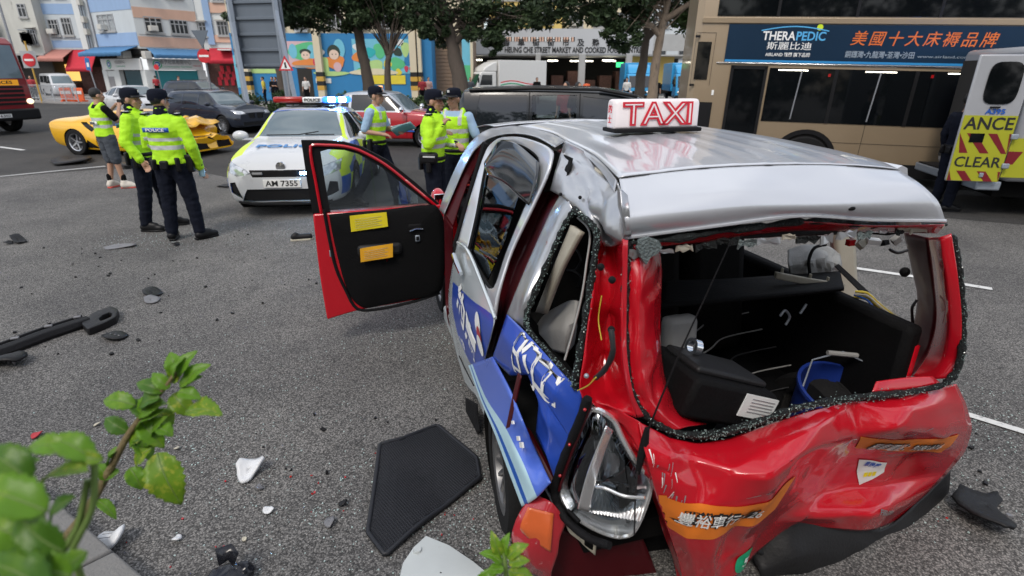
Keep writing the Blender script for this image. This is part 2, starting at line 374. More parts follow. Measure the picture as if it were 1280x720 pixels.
f.box('balcony_slab','wall_grime',r,0,78*wA,5.55,6.5,0,1.0);f.box('balcony_floor','concrete',r,0,82*wA,4.0,4.3,0,1.1)
f.box('balcony_screen','wall_brown',r,0,79*wA,6.5,7.1,.9,1.0)
b=MB()
for k in range(26):b.box(f.at(k*3.1*wA,4.95,1.0),(.05,.05,1.25),(0,0,f.rz))
b.build('window_cage','frame_grey',r,smooth=0);f.box('balcony_glass','window_dark',r,0,80*wA,4.3,5.55,.5,.6)
b=MB();b.box(f.at(70*wA,3.0,.4),(3.6,.06,.9),(0,0,f.rz));b.build('shop_sign','wall_grey',r);fix_root(r)
# blue and white tenement with the lit food shop
r=tenement('tenement_building','white and sky blue tenement above a lit shop with red awning',(P_B0[0],55,0))
f=Face(P_B0,P_B1);k=f.w/65
f.box('wall','wall_grey',r,0,f.w,4.0,16,-8,0);f.box('ground_floor','shadow_room',r,0,f.w,0,4.0,-6,-1.2)
f.box('blue_band','paint_blue',r,4*k,52*k,6.9,7.75,0,.03);f.box('blue_band','paint_blue',r,12*k,50*k,4.15,4.75,0,.03)
f.box('pilaster','wall_white',r,50*k,57*k,4.0,16,0,.25)
f.window(r,14*k,25*k,5.2,6.45,3,ac=True,hood=False);f.window(r,30*k,41*k,5.2,6.6,3,hood=False);f.window(r,8*k,22*k,8.3,9.5,3);f.window(r,30*k,41*k,8.3,9.5,3)
b=MB();[b.tube([f.at(x*k,4,.12),f.at(x*k,16,.12)],.06)for x in(58,61)];b.tube([f.at(14*k,4.95,.05),f.at(50*k,4.9,.05)],.025);b.build('drainpipe','galv',r)
for z in(5.2,6.2,7.6):f.box('air_conditioner','ac_white',r,59*k,63*k,z,z+.5,.1,.6,.03)
f.awning('awning','awning_pink',r,5*k,36*k,4.0,.75,1.6);f.awning('awning','awning_red',r,33*k,65*k,3.95,1.55,1.3)
f.box('lit_stall','shop_glow',r,4*k,30*k,1.3,2.75,-1.15,-.9);f.box('shop_goods','shop_goods',r,30*k,64*k,.2,2.5,-1.15,-.6)
f.box('counter','shop_goods',r,3*k,30*k,.13,1.1,-.6,.3);fix_root(r)
# corner building with the shuttered shop
r=tenement('corner_building','corner block painted blue and orange over a teal shuttered shop',(P_C[0],50,0))
fl=Face(P_CL,P_C);fr=Face(P_C,P_CR)
b=MB();q=fr.d.cross(Vector((0,0,1)))*-6
b.prism([(P_CL[0],P_CL[1]),(P_C[0],P_C[1]),(P_CR[0],P_CR[1]),(P_CR[0]-2,P_CR[1]+8),(P_CL[0]-2,P_CL[1]+8)],3.9,16);b.build('wall','wall_white',r,smooth=0)
kl=fl.w/52;kr=fr.w/75
fl.box('grey_panel','wall_grey',r,0,fl.w-.02,3.95,16,0,.02)
for z0,z1 in((4.15,5.15),(6.85,7.9),(9.6,10.5)):fl.box('blue_band','paint_blue',r,1*kl,fl.w-.01,z0,z1,.02,.05)
for z0,z1 in((4.05,4.85),(6.25,7.05),(9.0,9.8)):fr.box('orange_band','paint_orange',r,.01,fr.w,z0,z1,0,.04)
fl.window(r,10*kl,29*kl,5.35,6.6,3,ac=True,hood=False);fl.window(r,10*kl,29*kl,8.1,9.3,3)
for z in(5.2,8.0):
 fr.window(r,11*kr,31*kr,z,z+1.15,3,ac=True,hood=False);fr.window(r,41*kr,62*kr,z,z+1.05,4,hood=False)
b=MB();b.tube([fr.at(2*kr,5.0,.05),fr.at(32*kr,4.95,.05),fr.at(70*kr,4.95,.05)],.02);b.tube([fl.at(3*kl,3.9,.1),fl.at(3*kl,16,.1)],.07);b.build('conduit','ink_grey',r)
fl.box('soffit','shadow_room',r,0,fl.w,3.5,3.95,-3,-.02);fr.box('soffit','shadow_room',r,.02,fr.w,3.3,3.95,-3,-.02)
fl.awning('awning','awning_blue',r,-2*kl,50*kl,4.1,.5,1.5);fr.awning('awning','awning_blue',r,7*kr,74*kr,3.95,.5,1.1)
fr.box('air_conditioner','ac_white',r,-1.0*kr,7*kr,3.1,3.7,.1,.8,.04);fl.box('air_conditioner','ac_white',r,34*kl,42*kl,3.2,3.75,.1,.8,.04)
for F_,kk,ww in((fl,kl,fl.w),(fr,kr,fr.w)):
 s_=F_.box('sign_board','sign_white',r,.3,ww-.2,2.25,3.15,-.02,.12)
put_text('香港社區服務中心','lettering',fr.at(38*kr,2.87,.135),fr.d,(0,0,1),'ink_grey',r,size=.38,width=2.6,bold=.004)
put_text('Community Service','lettering',fr.at(38*kr,2.52,.135),fr.d,(0,0,1),'ink_green',r,size=.22,width=2.5)
put_text('社區服務中心','lettering',fl.at(26*kl,2.85,.135),fl.d,(0,0,1),'ink_grey',r,size=.3,width=1.5);put_text('Community','lettering',fl.at(26*kl,2.55,.135),fl.d,(0,0,1),'ink_green',r,size=.2,width=1.4)
for F_,a_ in((fr,15*kr),(fl,12*kl)):
 for rr,m_,dn in((.36,'ink_green',.128),(.27,'sign_white',.134),(.22,'ink_blue',.14),(.1,'sign_white',.146)):
  b=MB();c_=F_.at(a_,2.7,dn)
  b.add([c_+F_.d*rr*math.cos(t*.349)+Vector((0,0,rr*math.sin(t*.349)))for t in range(18)],[tuple(range(18))]);b.build('logo',m_,r,smooth=0)
put_text('9:00-6:00','lettering',fr.at(64*kr,2.6,.135),fr.d,(0,0,1),'ink_red',r,size=.18)
def shutter(F_,a0,a1,m_):
 s_=F_.box('shutter',m_,r,a0,a1,.13,2.2,-.3,-.2)
 for z in np.arange(.3,2.15,.18):F_.box('shutter_slat',m_,s_,a0,a1,z,z+.12,-.2,-.17)
shutter(fr,11*kr,68*kr,'shutter_teal');shutter(fl,25*kl,46*kl,'shutter_navy')
for F_,a_ in((fr,.4),(fr,fr.w-.35),(fl,18*kl),(fl,.3),(fl,fl.w-.35)):F_.box('pier','wall_white',r,a_-.33,a_+.33,0,2.25,-.35,.02)
fl.box('wall_panel','wall_white',r,.2,16*kl,0,2.2,-.4,-.05);fl.box('notice','ink_grey',r,5*kl,12*kl,.8,1.7,-.05,-.02);fix_root(r)
r=tenement('tenement_building','white tenement with blue drain column and orange bands over a red shop',(P_CR[0],54,0))
f=Face(P_CR,P_D1);k=f.w/63
f.box('wall','wall_white',r,0,f.w,4.0,16,-8,-.1);f.box('ground_floor','shadow_room',r,0,f.w,0,4,-6,-1)
f.box('blue_column','paint_blue',r,10*k,18*k,4.4,16,-.1,.12)
for z0,z1 in((4.6,5.2),(7.0,7.8)):f.box('orange_band','paint_orange',r,18*k,60*k,z0,z1,-.1,.03)
f.window(r,2*k,10*k,5.1,6.2,2,ac=False);f.window(r,24*k,36*k,5.2,6.3,3);f.window(r,24*k,36*k,7.95,9,3)
f.awning('awning','awning_red',r,10*k,60*k,4.1,1.0,1.2);f.box('shop_goods','shop_goods',r,1*k,58*k,.13,3.0,-1,-.5)
b=MB()
for j in range(16):b.box(f.at((14+j*2.7)*k,1.3+.5*(j%3),-.4),(.3,.05,.7),(0,0,f.rz))
b.cur=0;b.build('hanging_goods','ink_red',r);f.box('canopy_white','sign_white',r,24*k,40*k,3.9,4.0,.2,1.5);fix_root(r)
# mural block
Pm0=[(-19.649,42,1.552)][0];Pm1=[(-5.684,42,1.591)][0]
r=tenement('mural_building','community block with a bright cartoon mural on a blue ground floor',(Pm0[0],42,0))
f=Face(Pm0,Pm1);k=f.w/245
U=lambda u:(u-296)*k
Zv=lambda v:4.25-(v-50)*.0535
f.box('wall','wall_cream',r,0,f.w,4.6,12,-6,-.1);f.box('ground_floor','mu_blue',r,0,f.w,0,4.6,-6,0)
def blob(m_,cx,cy,rx,ry,n=.02,wob=.0,name='mural_shape',seg=18,a0=0,a1=6.2832):
 b=MB();pts=[]
 for t in range(seg):
  a=a0+(a1-a0)*t/seg;w_=1+wob*math.sin(3*a+cx)
  pts.append(f.at(U(cx+rx*w_*math.cos(a)),Zv(cy-ry*w_*math.sin(a)),n))
 b.add(pts,[tuple(range(seg))]);return b.build(name,m_,r,smooth=0,fix=False)
def rect(m_,u0,u1,v0,v1,n=.02,name='mural_panel'):return f.box(name,m_,r,U(u0),U(u1),Zv(v1),Zv(v0),0,n)
rect('mu_pink',314,400,53,84,.03);rect('mu_sky',444,515,50,92,.03)
rect('concrete',371,399,82,85,.05);rect('shadow_room',373,391,86,122,.04);rect('mu_sky',296,313,70,110,.03);rect('mu_lime',306,360,86,92,.035)
blob('mu_green',388,66,22,12,.04,.1);blob('mu_sky',371,65,5,9,.045);blob('mu_sky',394,66,6,9,.045);blob('mu_sky',428,62,7,12,.045)
blob('mu_orange',388,80,18,6,.05,.15);blob('mu_orange',420,78,14,8,.05,.15);blob('mu_red',402,78,8,7,.052)
blob('mu_dark',386,66,7,4,.055);blob('mu_skin',386,70,5.5,5,.06);blob('mu_dark',421,66,8,9,.055);blob('mu_skin',421,69,6,6,.06)
for u_,v_ in((384,69.5),(388,69.5),(419,68.5),(423.5,68.5)):blob('mu_dark',u_,v_,.7,.8,.066,seg=8)
blob('mu_white',404,66,6,4,.06);rect('mu_lime',404,413,75,92,.055);blob('mu_lime',408,75,5,3,.057);blob('mu_pink',424,84,5,6,.058)
blob('mu_lime',415,92,22,3,.05,.1);blob('mu_cream',468,90,30,4,.05,.1)
for(m_,u_,v_,a_,b_)in(('mu_white',452,60,7,5),('mu_green',478,64,8,9),('mu_dark',458,78,7,6),('mu_orange',450,72,7,6),('mu_white',502,54,6,4),('mu_dark',500,66,5,5),('mu_teal',466,66,6,6),('mu_lime',470,82,11,7),('mu_yellow',486,80,5,5),('mu_green',498,80,9,8),('mu_dark',497,83,6,4),('mu_yellow',499,90,4,4),('mu_lime',509,62,5,9),('mu_blue',512,75,5,8),('mu_red',509,86,2.5,4),('mu_red',515,86,2.5,3),('mu_pink',492,62,4,3),('mu_green',455,88,9,3)):blob(m_,u_,v_,a_,b_,.045+.001*(u_%7),.12)
rect('mu_yellow',456,507,94,105,.06,'banner');rect('mu_white',395,414,98,104,.05,'notice')
for u0,u1 in((314-4,319-3),(399,407),(515,523),(525,529)):
 f.box('pillar','wall_cream',r,U(u0),U(u1),0,5.2,0,.5)
 for j in range(4):f.box('hazard_stripe','pole_yellow' if j%2==0 else 'ink_black',r,U(u0)-.02,U(u1)+.02,.9+j*.3,1.2+j*.3,-.01,.52)
for j,u_ in enumerate((330,355,385,425,455,490)):f.window(r,U(u_-8),U(u_+8),5.0,6.6,3,ac=j%2==0)
f.box('signboard','wall_grey',r,U(376),U(392),4.65,5.4,0,.1)
fix_root(r)
# recessed brown entrance, mural pier
Pn0=[(-6.254,44,1.572)][0];Pn1=[(-2.911,44,1.582)][0]
r=tenement('annex_building','brown recessed annex with a painted landscape pier',(Pn0[0],44,0));f=Face(Pn0,Pn1);k=f.w/56
f.box('wall','wall_brown',r,0,f.w,0,4.3,-4,0);f.box('wall_upper','wall_cream',r,0,f.w,4.3,12,-4,.3);f.box('shutter','wall_brown',r,5*k,40*k,.1,3.8,0,.06)
for j in range(14):f.box('shutter_slat','wall_brown',r,5*k,40*k,.3+j*.25,.48+j*.25,.06,.09)
f.box('pier','mu_sky',r,43*k,53*k,0,4.6,0,.4);f.box('pier_hill','mu_green',r,43.2*k,52.8*k,1.6,2.6,.4,.42);f.box('pier_sand','mu_lime',r,43.2*k,52.8*k,.4,1.5,.4,.42);f.box('pier','wall_cream',r,53*k,56*k,0,4.6,0,.5)
f.box('lamp','lamp_tube',r,24*k,27*k,3.9,4.0,.3,.5)
f.box('pier','mu_teal',r,0,3*k,0,4.2,0,.3);fix_root(r)
# market hall
Pk0=[(-3.723,52,1.51)][0];Pk1=[(16.865,52,1.568)][0]
r=tenement('market_hall','grey fascia market hall with open dark ground floor and lettered sign',(Pk0[0],52,0));f=Face(Pk0,Pk1);k=f.w/292
U=lambda u:(u-588)*k
zt=[(4.036,52,5.627),(4.105,52,3.611),(4.055,52,5.067),(4.073,52,4.564)];zt=[p[2]for p in zt]
f.box('fascia','fascia',r,0,U(812),zt[1],zt[0],0,.25);f.box('fascia_return','concrete',r,U(812),f.w,zt[1]+.3,zt[0]-.4,0,.2)
f.box('slot','window_dark',r,U(628),U(716),zt[3]+.05,zt[2]-.1,.25,.26)
for j in range(26):f.box('louvre','paint_orange' if j%3 else 'frame_white',r,U(630+j*3.3),U(632.2+j*3.3),zt[3]+.05,zt[2]-.1,.26,.28)
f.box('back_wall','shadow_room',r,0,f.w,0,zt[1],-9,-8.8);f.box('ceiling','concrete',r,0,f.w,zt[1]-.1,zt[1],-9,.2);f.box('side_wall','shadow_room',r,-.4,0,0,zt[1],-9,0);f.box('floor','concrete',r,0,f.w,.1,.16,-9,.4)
t_=put_text('HEUNG CHE STREET MARKET AND COOKED FOOD CENTRE','lettering',f.at(U(714.5),[(5.064,52,3.933)][0][2],.27),f.d,(0,0,1),'ink_black',r,size=.62,width=U(798)-U(631),bold=.014,extrude=.03)
for j,ch in enumerate('香車街街市及熟食中心'):
 put_text(ch,'lettering',f.at(U(633+j*18.1),[(5.04,52,4.504)][0][2],.27),f.d,(0,0,1),'ink_black',r,size=.62,bold=.012,extrude=.03)
f.box('pillar','concrete',r,U(669),U(675),0,zt[1],.0,.5);f.box('pillar','concrete',r,U(722),U(730),0,zt[1],0,.5);f.box('pillar','concrete',r,U(780),U(787),0,zt[1],0,.5);f.box('pillar','wall_cream',r,U(588),U(591),0,zt[1],0,.4)
for(u0,u1,v0)in((595,602,70),(687,700,75),(718,730,75),(738,748,74),(755,768,74),(762,776,77),(823,834,61)):f.box('lamp','lamp_tube',r,U(u0),U(u1),[(4.118,52,3.226)][0][2]-.1,[(4.118,52,3.226)][0][2],-1.5-(u0%5),-1.2-(u0%5))
f.box('exit_sign','exit_green',r,U(771),U(780),2.6,3.0,-.8,-.7)
for j in range(9):f.box('stall','shop_goods',r,U(606+j*22),U(622+j*22),.15,1.5+.4*(j%3),-7,-5)
f.box('wall_panel','wall_yellow',r,U(787),U(848),1.2,zt[1]-.1,-2.2,-2);fix_root(r)
# towers further back
def tower(label,u0,u1,Y,m_,x0,x1,z1,win):
 r=tenement('tower_block',label,((x0+x1)/2,Y,0));f=Face((x0,Y),(x1,Y));f.box('wall',m_,r,0,f.w,0,z1,-10,0)
 n=max(2,int(f.w/2.6))
 for zz in np.arange(3.8,z1-2,3.0):
  for j in range(n):f.window(r,(j+.2)*f.w/n,(j+.75)*f.w/n,zz,zz+1.4,3,ac=(j%2==0),hood=False)
  f.box('slab_edge','concrete',r,0,f.w,zz+2.0,zz+2.2,0,.12)
 fix_root(r)
tower('yellow block rising behind the market hall',0,0,62,'wall_yellow',-2.5,5.0,14,1)
tower('pale block with air conditioners behind the market hall',0,0,66,'wall_cream',5.6,13.5,15,1)
tower('grey block beyond the market hall gable',0,0,66,'wall_grey',14.5,27,18,1)
tower('cream block behind the brown annex',0,0,58,'wall_cream',-8.8,-3.2,15,1)
# ------------------------------------------------------------------ trees
def leaves(b,centers,n,size,rnd,flat=.5):
 """leaf-sized folded faces gathered in clumps through the crown's volume"""
 for i in range(n):
  c,rad=centers[rnd.randrange(len(centers))]
  d=Vector((rnd.gauss(0,1),rnd.gauss(0,1),rnd.gauss(0,1)));d=d.normalized()*(rnd.random()**.45)
  p=Vector(c)+Vector((d.x*rad[0],d.y*rad[1],d.z*rad[2]))
  s=size*rnd.uniform(.6,1.35)
  x=Vector((rnd.gauss(0,1),rnd.gauss(0,1),rnd.gauss(0,.6)-.5)).normalized();y=x.orthogonal().normalized();y=Matrix.Rotation(rnd.uniform(0,6.28),3,x)@y;z=x.cross(y)
  b.add([p-x*s,p+y*s*.42+z*s*.1,p+x*s,p-y*s*.42+z*s*.1],[(0,1,2),(0,2,3)])
def tree(label,base,trunk,r0,limbs,clumps,n,seed,lm='leaf_dark',bk='bark',size=.13,name='street_tree'):
 rnd=random.Random(seed);root=thing(name,label,'tree',base,0,'street trees');B=Vector(base)
 t=MB();P=[Vector(p)-B for p in trunk]
 path=[]
 for i in range(len(P)-1):
  for k in range(5):path.append(P[i].lerp(P[i+1],k/5)+Vector((rnd.uniform(-.03,.03),rnd.uniform(-.03,.03),0)))
 path.append(P[-1]);rr=[r0*(1.25-.8*i/len(path))*rnd.uniform(.93,1.08)for i in range(len(path))];rr[0]=r0*1.6
 t.tube(path,rr,12);t.build('trunk',bk,root,smooth=60)
 for L_ in limbs:
  q=[Vector(p)-B for p in L_[0]];pth=[]
  for i in range(len(q)-1):
   for k in range(4):pth.append(q[i].lerp(q[i+1],k/4)+Vector((rnd.uniform(-.04,.04),)*3))
  pth.append(q[-1]);b=MB();b.tube(pth,[L_[1]*(1-.75*i/len(pth))for i in range(len(pth))],8);b.build('limb',bk,root,smooth=60)
 c=MB();sub=[]
 for(cx,rad)in clumps:
  C_=Vector(cx)-B
  for j in range(int(5+9*rad[0])):
   d=Vector((rnd.gauss(0,1),rnd.gauss(0,1),rnd.gauss(0,1))).normalized()*rnd.random()**.4
   k=rnd.uniform(.22,.45);sub.append((C_+Vector((d.x*rad[0],d.y*rad[1],d.z*rad[2])),(rad[0]*k,rad[1]*k,rad[2]*k)))
 leaves(c,sub,n,size,rnd);c.build('crown',lm,root,smooth=0,fix=False)
 tw=MB()
 for(p,rad)in sub[::2]:
  q=P[-1].lerp(P[-2],rnd.random());m=q.lerp(p,.5)+Vector((0,0,rnd.uniform(.1,.4)));tw.tube([q,m,p],[.035,.02,.008],5,False)
 tw.build('branches',bk,root,smooth=60)
 return root
tree('slim forked street tree in front of the mural with yellow banner',(-6.4,30,0),[(-6.4,30,0),(-6.3,30,2.6),(-6.1,30,3.0)],.17,[([(-6.2,30,2.8),(-6.6,30,4.3),(-7.0,30.3,5.4)],.11),([(-6.2,30,2.9),(-5.9,30,4.2),(-5.5,29.8,5.4)],.1)],
[((-7.2,30,5.0),(1.7,1.6,1.0)),((-5.4,30,4.9),(1.6,1.6,.95)),((-6.3,30.5,6.2),(2.6,2,1.2))],7500,3)
tree('dark straight street tree before the mural children',(-7.9,31,0),[(-7.5,31,0),(-7.7,31,2.5),(-8.0,31,4.6),(-8.2,31,6)],.27,[([(-8,31,4),(-9.4,31,5.4)],.13),([(-8,31,4.3),(-7,30.5,5.6)],.12)],
[((-9.6,31,4.75),(1.9,1.7,1.05)),((-7.8,31,5.1),(1.7,1.7,.9)),((-8.7,31,6.4),(2.8,2.2,1.2))],8500,4)
tree('leaning dark street tree beside the grey sign panel',(-11.6,30,0),[(-11.5,30,0),(-11.8,30,2.5),(-12.2,30,4.8),(-12.3,30,6)],.24,[([(-12,30,3.8),(-11,30,5.4)],.12)],
[((-12.0,30,4.9),(1.9,1.7,1.05)),((-10.8,30,4.95),(1.5,1.5,.85)),((-11.8,30,6.4),(2.6,2,1.2))],8000,5)
tree('stout mottled street tree between the brown annex and the black car',(-2.6,28,0),[(-2.35,28,0),(-2.5,28,1.7),(-2.85,28,3.4),(-3.2,28,5.2)],.36,[([(-2.8,28,3.2),(-1.6,28,4.4),(-.4,27.7,5.0)],.16),([(-3,28,3.6),(-4.4,28,4.6)],.15)],
[((-1.2,28,4.25),(1.35,1.5,.85)),((-3.8,28,3.9),(.9,1.2,.95)),((.6,28,4.7),(1.7,1.6,.85)),((-2.6,28,5.6),(3.4,2,1.1)),((-.9,28,3.3),(.55,.7,.5))],11500,6)
tree('pale barked street tree standing behind the taxi roof sign',(6.2,26,0),[(6.15,26,0),(6.22,26,1.9),(6.35,26,3.6),(6.75,26,6.2)],.21,[([(6.3,26,3.6),(4.9,26,4.7),(3.3,26,5.2)],.13),([(6.5,26,4.2),(7.6,25.6,4.9),(8.6,25,5.6)],.14)],
[((4.7,26,4.55),(1.6,1.4,.85)),((3.2,26,4.75),(1.4,1.3,.75)),((4.6,25.6,3.55),(.85,.7,.6)),((6.6,26,5.9),(3.4,2,1.0)),((2.2,26,5.2),(1.6,1.3,.8))],10500,8,bk='bark_pale')
tree('dark trunk tree close behind the pale barked one',(6.0,27.6,0),[(5.9,27.6,0),(6.0,27.6,2.0),(6.1,27.6,3.6),(6.0,27.6,5.6)],.22,[([(6.1,27.6,3.5),(7.2,27.6,4.6)],.14)],[((8.0,27.6,4.5),(1.15,1.2,1.0)),((8.9,28,5.2),(1.4,1.3,1.1)),((7,28,6),(2,1.6,1))],6000,9,lm='leaf_mid')
# unseen trees added at the photographer's back to darken reflections and block sky
for i,(x,y,lab)in enumerate(((-6.5,-5.5,'unseen dense tree added behind the photographer, beyond the kerb, to darken reflections'),(-1.2,-6.5,'unseen dense tree added straight behind the photographer to darken reflections'),(4.2,-5.8,'unseen dense tree added behind the taxi tail to darken reflections'),(9.5,-6.2,'unseen dense tree added opposite the ambulance to darken reflections'))):
 tree(lab,(x,y,0),[(x,y,0),(x+.2,y,2.2),(x,y,4.5)],.25,[([(x,y,3),(x+1.3,y,4.6)],.12)],[((x-.8,y,3.6),(2.2,1.8,1.8)),((x+1.2,y,4.4),(2.2,1.8,1.9)),((x,y,6.2),(2.6,2.2,1.8)),((x,y,1.6),(2.6,1.0,1.3))],4500,80+i,size=.2)
# hedge on the central reserve
def shrub(label,c,rad,n,seed):
 rnd=random.Random(seed);root=thing('shrub',label,'shrub',(c[0],c[1],.13),0,'low shrubs on the central reserve');b=MB()
 sub=[(Vector((rnd.uniform(-1,1)*rad[0]*.8,rnd.uniform(-1,1)*rad[1]*.7,rnd.uniform(.15,.75)*rad[2])),(rad[0]*.4,rad[1]*.5,rad[2]*.38))for _ in range(9)]
 leaves(b,sub,n,.085,rnd);b.build('foliage','leaf_hedge',root,smooth=0,fix=False)
 s=MB();[s.tube([(0,0,0),sub[i][0]],[.025,.008],5)for i in range(6)];s.build('stems','bark',root)
SHRUBS=['low green shrub at the mural end of the planted central reserve','low shrub beneath the big sign brace','rounded low shrub beside the warning sign post','low shrub before the dark mural doorway','bushy shrub between the sign post and the dark tree','low shrub at the foot of the dark straight tree','low shrub before the yellow banner tree','wide shrub right of the slim forked tree','low shrub left of the stout mottled tree','low shrub at the foot of the stout mottled tree','last shrub of the row, behind the black car']
for i in range(11):
 shrub(SHRUBS[i],(-12.2+i*1.12,27.2+.3*math.sin(i*2),0),(.75,.6,.95+.2*math.sin(i*1.7)),1300,40+i)
shrub('isolated low shrub in the reserve near the pale barked tree',(2.9,25.4,0),(.8,.6,.8),1200,60)
# ------------------------------------------------------------------ back of the big direction sign on its gantry
r=thing('direction_sign','tall grey back of a large direction sign on braced steel legs','sign',(-11.2,26,0))
sg=[(-12.188,26,2.17),(-10.014,26,2.176),(-11.707,26,4.86),(-11.545,26,0.979),(-10.699,26,0.914),(-9.136,26,0.85),(-10.335,26,3.951)]
f=Face((sg[0][0],26.3),(sg[1][0]+.25,25.8));z0=sg[0][2]
f.box('panel','panel_grey',r,.08,f.w,z0,8.6,-.03,0)
for j in range(10):f.box('rib','panel_grey',r,.0,f.w,z0+.08+j*.62,z0+.2+j*.62,0,.1,.015)
f.box('edge','galv',r,0,.08,z0,8.6,-.05,.06);f.box('edge','galv',r,f.w,f.w+.07,z0,8.6,-.05,.06)
def beam(p0,p1,w=.13,m_='galv',name='leg',par=None):
 b=MB();b.tube([p0,p1],w/2,4);return b.build(name,m_,par or r,smooth=0)
beam(f.at(.25,8.6,.2),f.at(.3,0,.2),.24);beam(f.at(.3,4.0,.25),f.at(1.2,0,1.3),.2,name='brace')
beam(f.at(f.w-.1,8.6,.2),f.at(f.w-.05,0,.2),.24);beam(f.at(f.w-.05,4.4,.25),f.at(f.w+1.0,0,1.2),.2,name='brace')
fix_root(r)
# ------------------------------------------------------------------ road signs, poles, rails
def disc(b,c,rr,n=28,d=.02):
 b.lathe([(0,-d),(rr,-d),(rr,0),(0,0)],c,'Y',n)
def no_entry(label,x,y,z,hpole,rr=.34,board=True,pole='pole_grey'):
 r=thing('no_entry_sign',label,'road sign',(x,y,.0),0,'no entry signs')
 b=MB();b.tube([(0,.06,0),(0,.06,hpole)],.05,10);b.build('pole',pole,r)
 if board:b=MB();b.box((0,.02,z+.03),(rr*2.5,.02,rr*2.6));b.build('backing_board','frame_grey',r)
 b=MB();disc(b,(0,-.005,z),rr);b.build('red_disc','sign_red',r);b=MB();b.box((0,-.034,z),(rr*1.45,.012,rr*.3));b.build('white_bar','ink_white',r,smooth=0)
 return r
no_entry('no entry sign on a grey square board and yellow post by the railing',*[p for p in[(-33.223,41,-0.063)][0][:2]],[(-32.348,41,2.811)][0][2],4.0,.42,pole='pole_yellow')
p=[(-15.473,30,0.976)][0];q=[(-15.12,30,2.795)][0]
r=no_entry('no entry sign with a dark triangular sign back above it',p[0],30,q[2],q[2]+1.0,.33,False)
b=MB();zt_=q[2]+.75;b.prism([(-.42,zt_+.42),(.42,zt_+.42),(0,zt_-.38)],-.02,.02,'Y');b.build('triangle_back','panel_grey',r,smooth=0)
p=[(-9.159,24,0.934)][0];q=[(-9.024,24,2.341)][0]
r=thing('warning_sign','red bordered triangular warning sign on a grey post by the mural','road sign',(p[0],24,0))
b=MB();b.tube([(0,.03,0),(0,.03,q[2]+.2)],.045,10);b.build('pole','pole_grey',r)
b=MB();b.prism([(-.3,q[2]-.25),(.3,q[2]-.25),(0,q[2]+.32)],-.02,.0,'Y');b.build('red_triangle','sign_red',r,smooth=0)
b=MB();b.prism([(-.2,q[2]-.19),(.2,q[2]-.19),(0,q[2]+.19)],-.03,-.02,'Y');b.build('white_field','ink_white',r,smooth=0)
b=MB();b.prism([(-.03,q[2]-.15),(.05,q[2]-.15),(.02,q[2]+.08),(-.05,q[2]+.05)],-.036,-.03,'Y');b.build('symbol','ink_black',r,smooth=0)
p=[(-33.29,40,0.088)][0];q=[(-32.827,40,6.836)][0]
r=thing('lamp_post','tall thin grey lamp post before the grimy tenement','lamp post',(p[0],40,0))
b=MB();b.tube([(0,0,0),(0,0,1.2),(-.05,0,9)],[.12,.09,.06],10);b.build('pole','pole_grey',r);b=MB();b.tube([(-.05,0,8.9),(-.3,-.4,9.3),(-.6,-1.3,9.4)],.04,8);b.build('arm','pole_grey',r);b=MB();b.box((-.7,-1.6,9.38),(.25,.7,.12),(0,0,.3));b.build('lantern','frame_grey',r,bevel=.03)
# small pole sign in front of the shutter and the blue sign before the red awning
p=[(-27.506,46,0.434)][0];q=[(-27.244,46,2.423)][0]
r=thing('pole_sign','small red disc sign on a thin pole before the teal shutter','road sign',(p[0],46,0));b=MB();b.tube([(0,.03,0),(-.1,.03,q[2]+.3)],.03,8);b.build('pole','pole_grey',r);b=MB();disc(b,(-.08,0,q[2]),.2);b.build('disc','sign_red',r)
p=[(-31.193,44,0.487)][0];q=[(-30.832,44,2.5)][0]
r=thing('parking_sign','narrow blue panel sign on a leaning pole before the red awning','road sign',(p[0],44,0));b=MB();b.tube([(0,.03,0),(-.25,.03,q[2]+.6)],.045,8);b.build('pole','pole_grey',r);b=MB();b.box((-.22,-.01,q[2]+.1),(.32,.03,.85),(0,.07,0));b.build('panel','ink_blue',r);b=MB();b.box((-.21,-.03,q[2]+.05),(.16,.01,.3),(0,.07,0));b.build('symbol','ink_white',r)
# guard railing and barriers on the island
r=thing('guard_railing','grey pedestrian guard railing along the traffic island','railing',(-31,41,.13))
for i in range(4):
 x0=-3.6+i*1.25;y0=.9-i*.55;x1,y1=x0+1.2,y0-.5
 b=MB()
 b.tube([(x0,y0,0),(x0,y0,1.05),(x1,y1,1.05),(x1,y1,0)],.035,6);b.tube([(x0,y0,.18),(x1,y1,.18)],.025,6);b.build('rail_frame','rail_grey',r)
 for k in range(1,8):b=MB();t=k/8;b.tube([(x0+(x1-x0)*t,y0+(y1-y0)*t,.18),(x0+(x1-x0)*t,y0+(y1-y0)*t,1.05)],.016,5,False);b.build('baluster','rail_grey',r)
for i,(u,lab)in enumerate(((-31.0,'orange plastic barrier leaning by the guard railing'),(-29.9,'upright orange plastic barrier at the island tip'))):
 r=thing('traffic_barrier',lab,'barrier',(u,40.6-i*.3,.13),.3-i*.5,'orange barriers on the island')
 b=MB();b.box((0,0,.45),(.75,.12,.9),(.1-.15*i,0,0),.9);b.build('board','cone_orange',r,bevel=.04);b=MB();b.box((0,-.075,.6),(.6,.02,.2),(.1-.15*i,0,0));b.build('reflector','ink_white',r);[MB().box((x,0,.05),(.1,.5,.1)).build('foot','cone_orange',r)for x in(-.3,.3)]
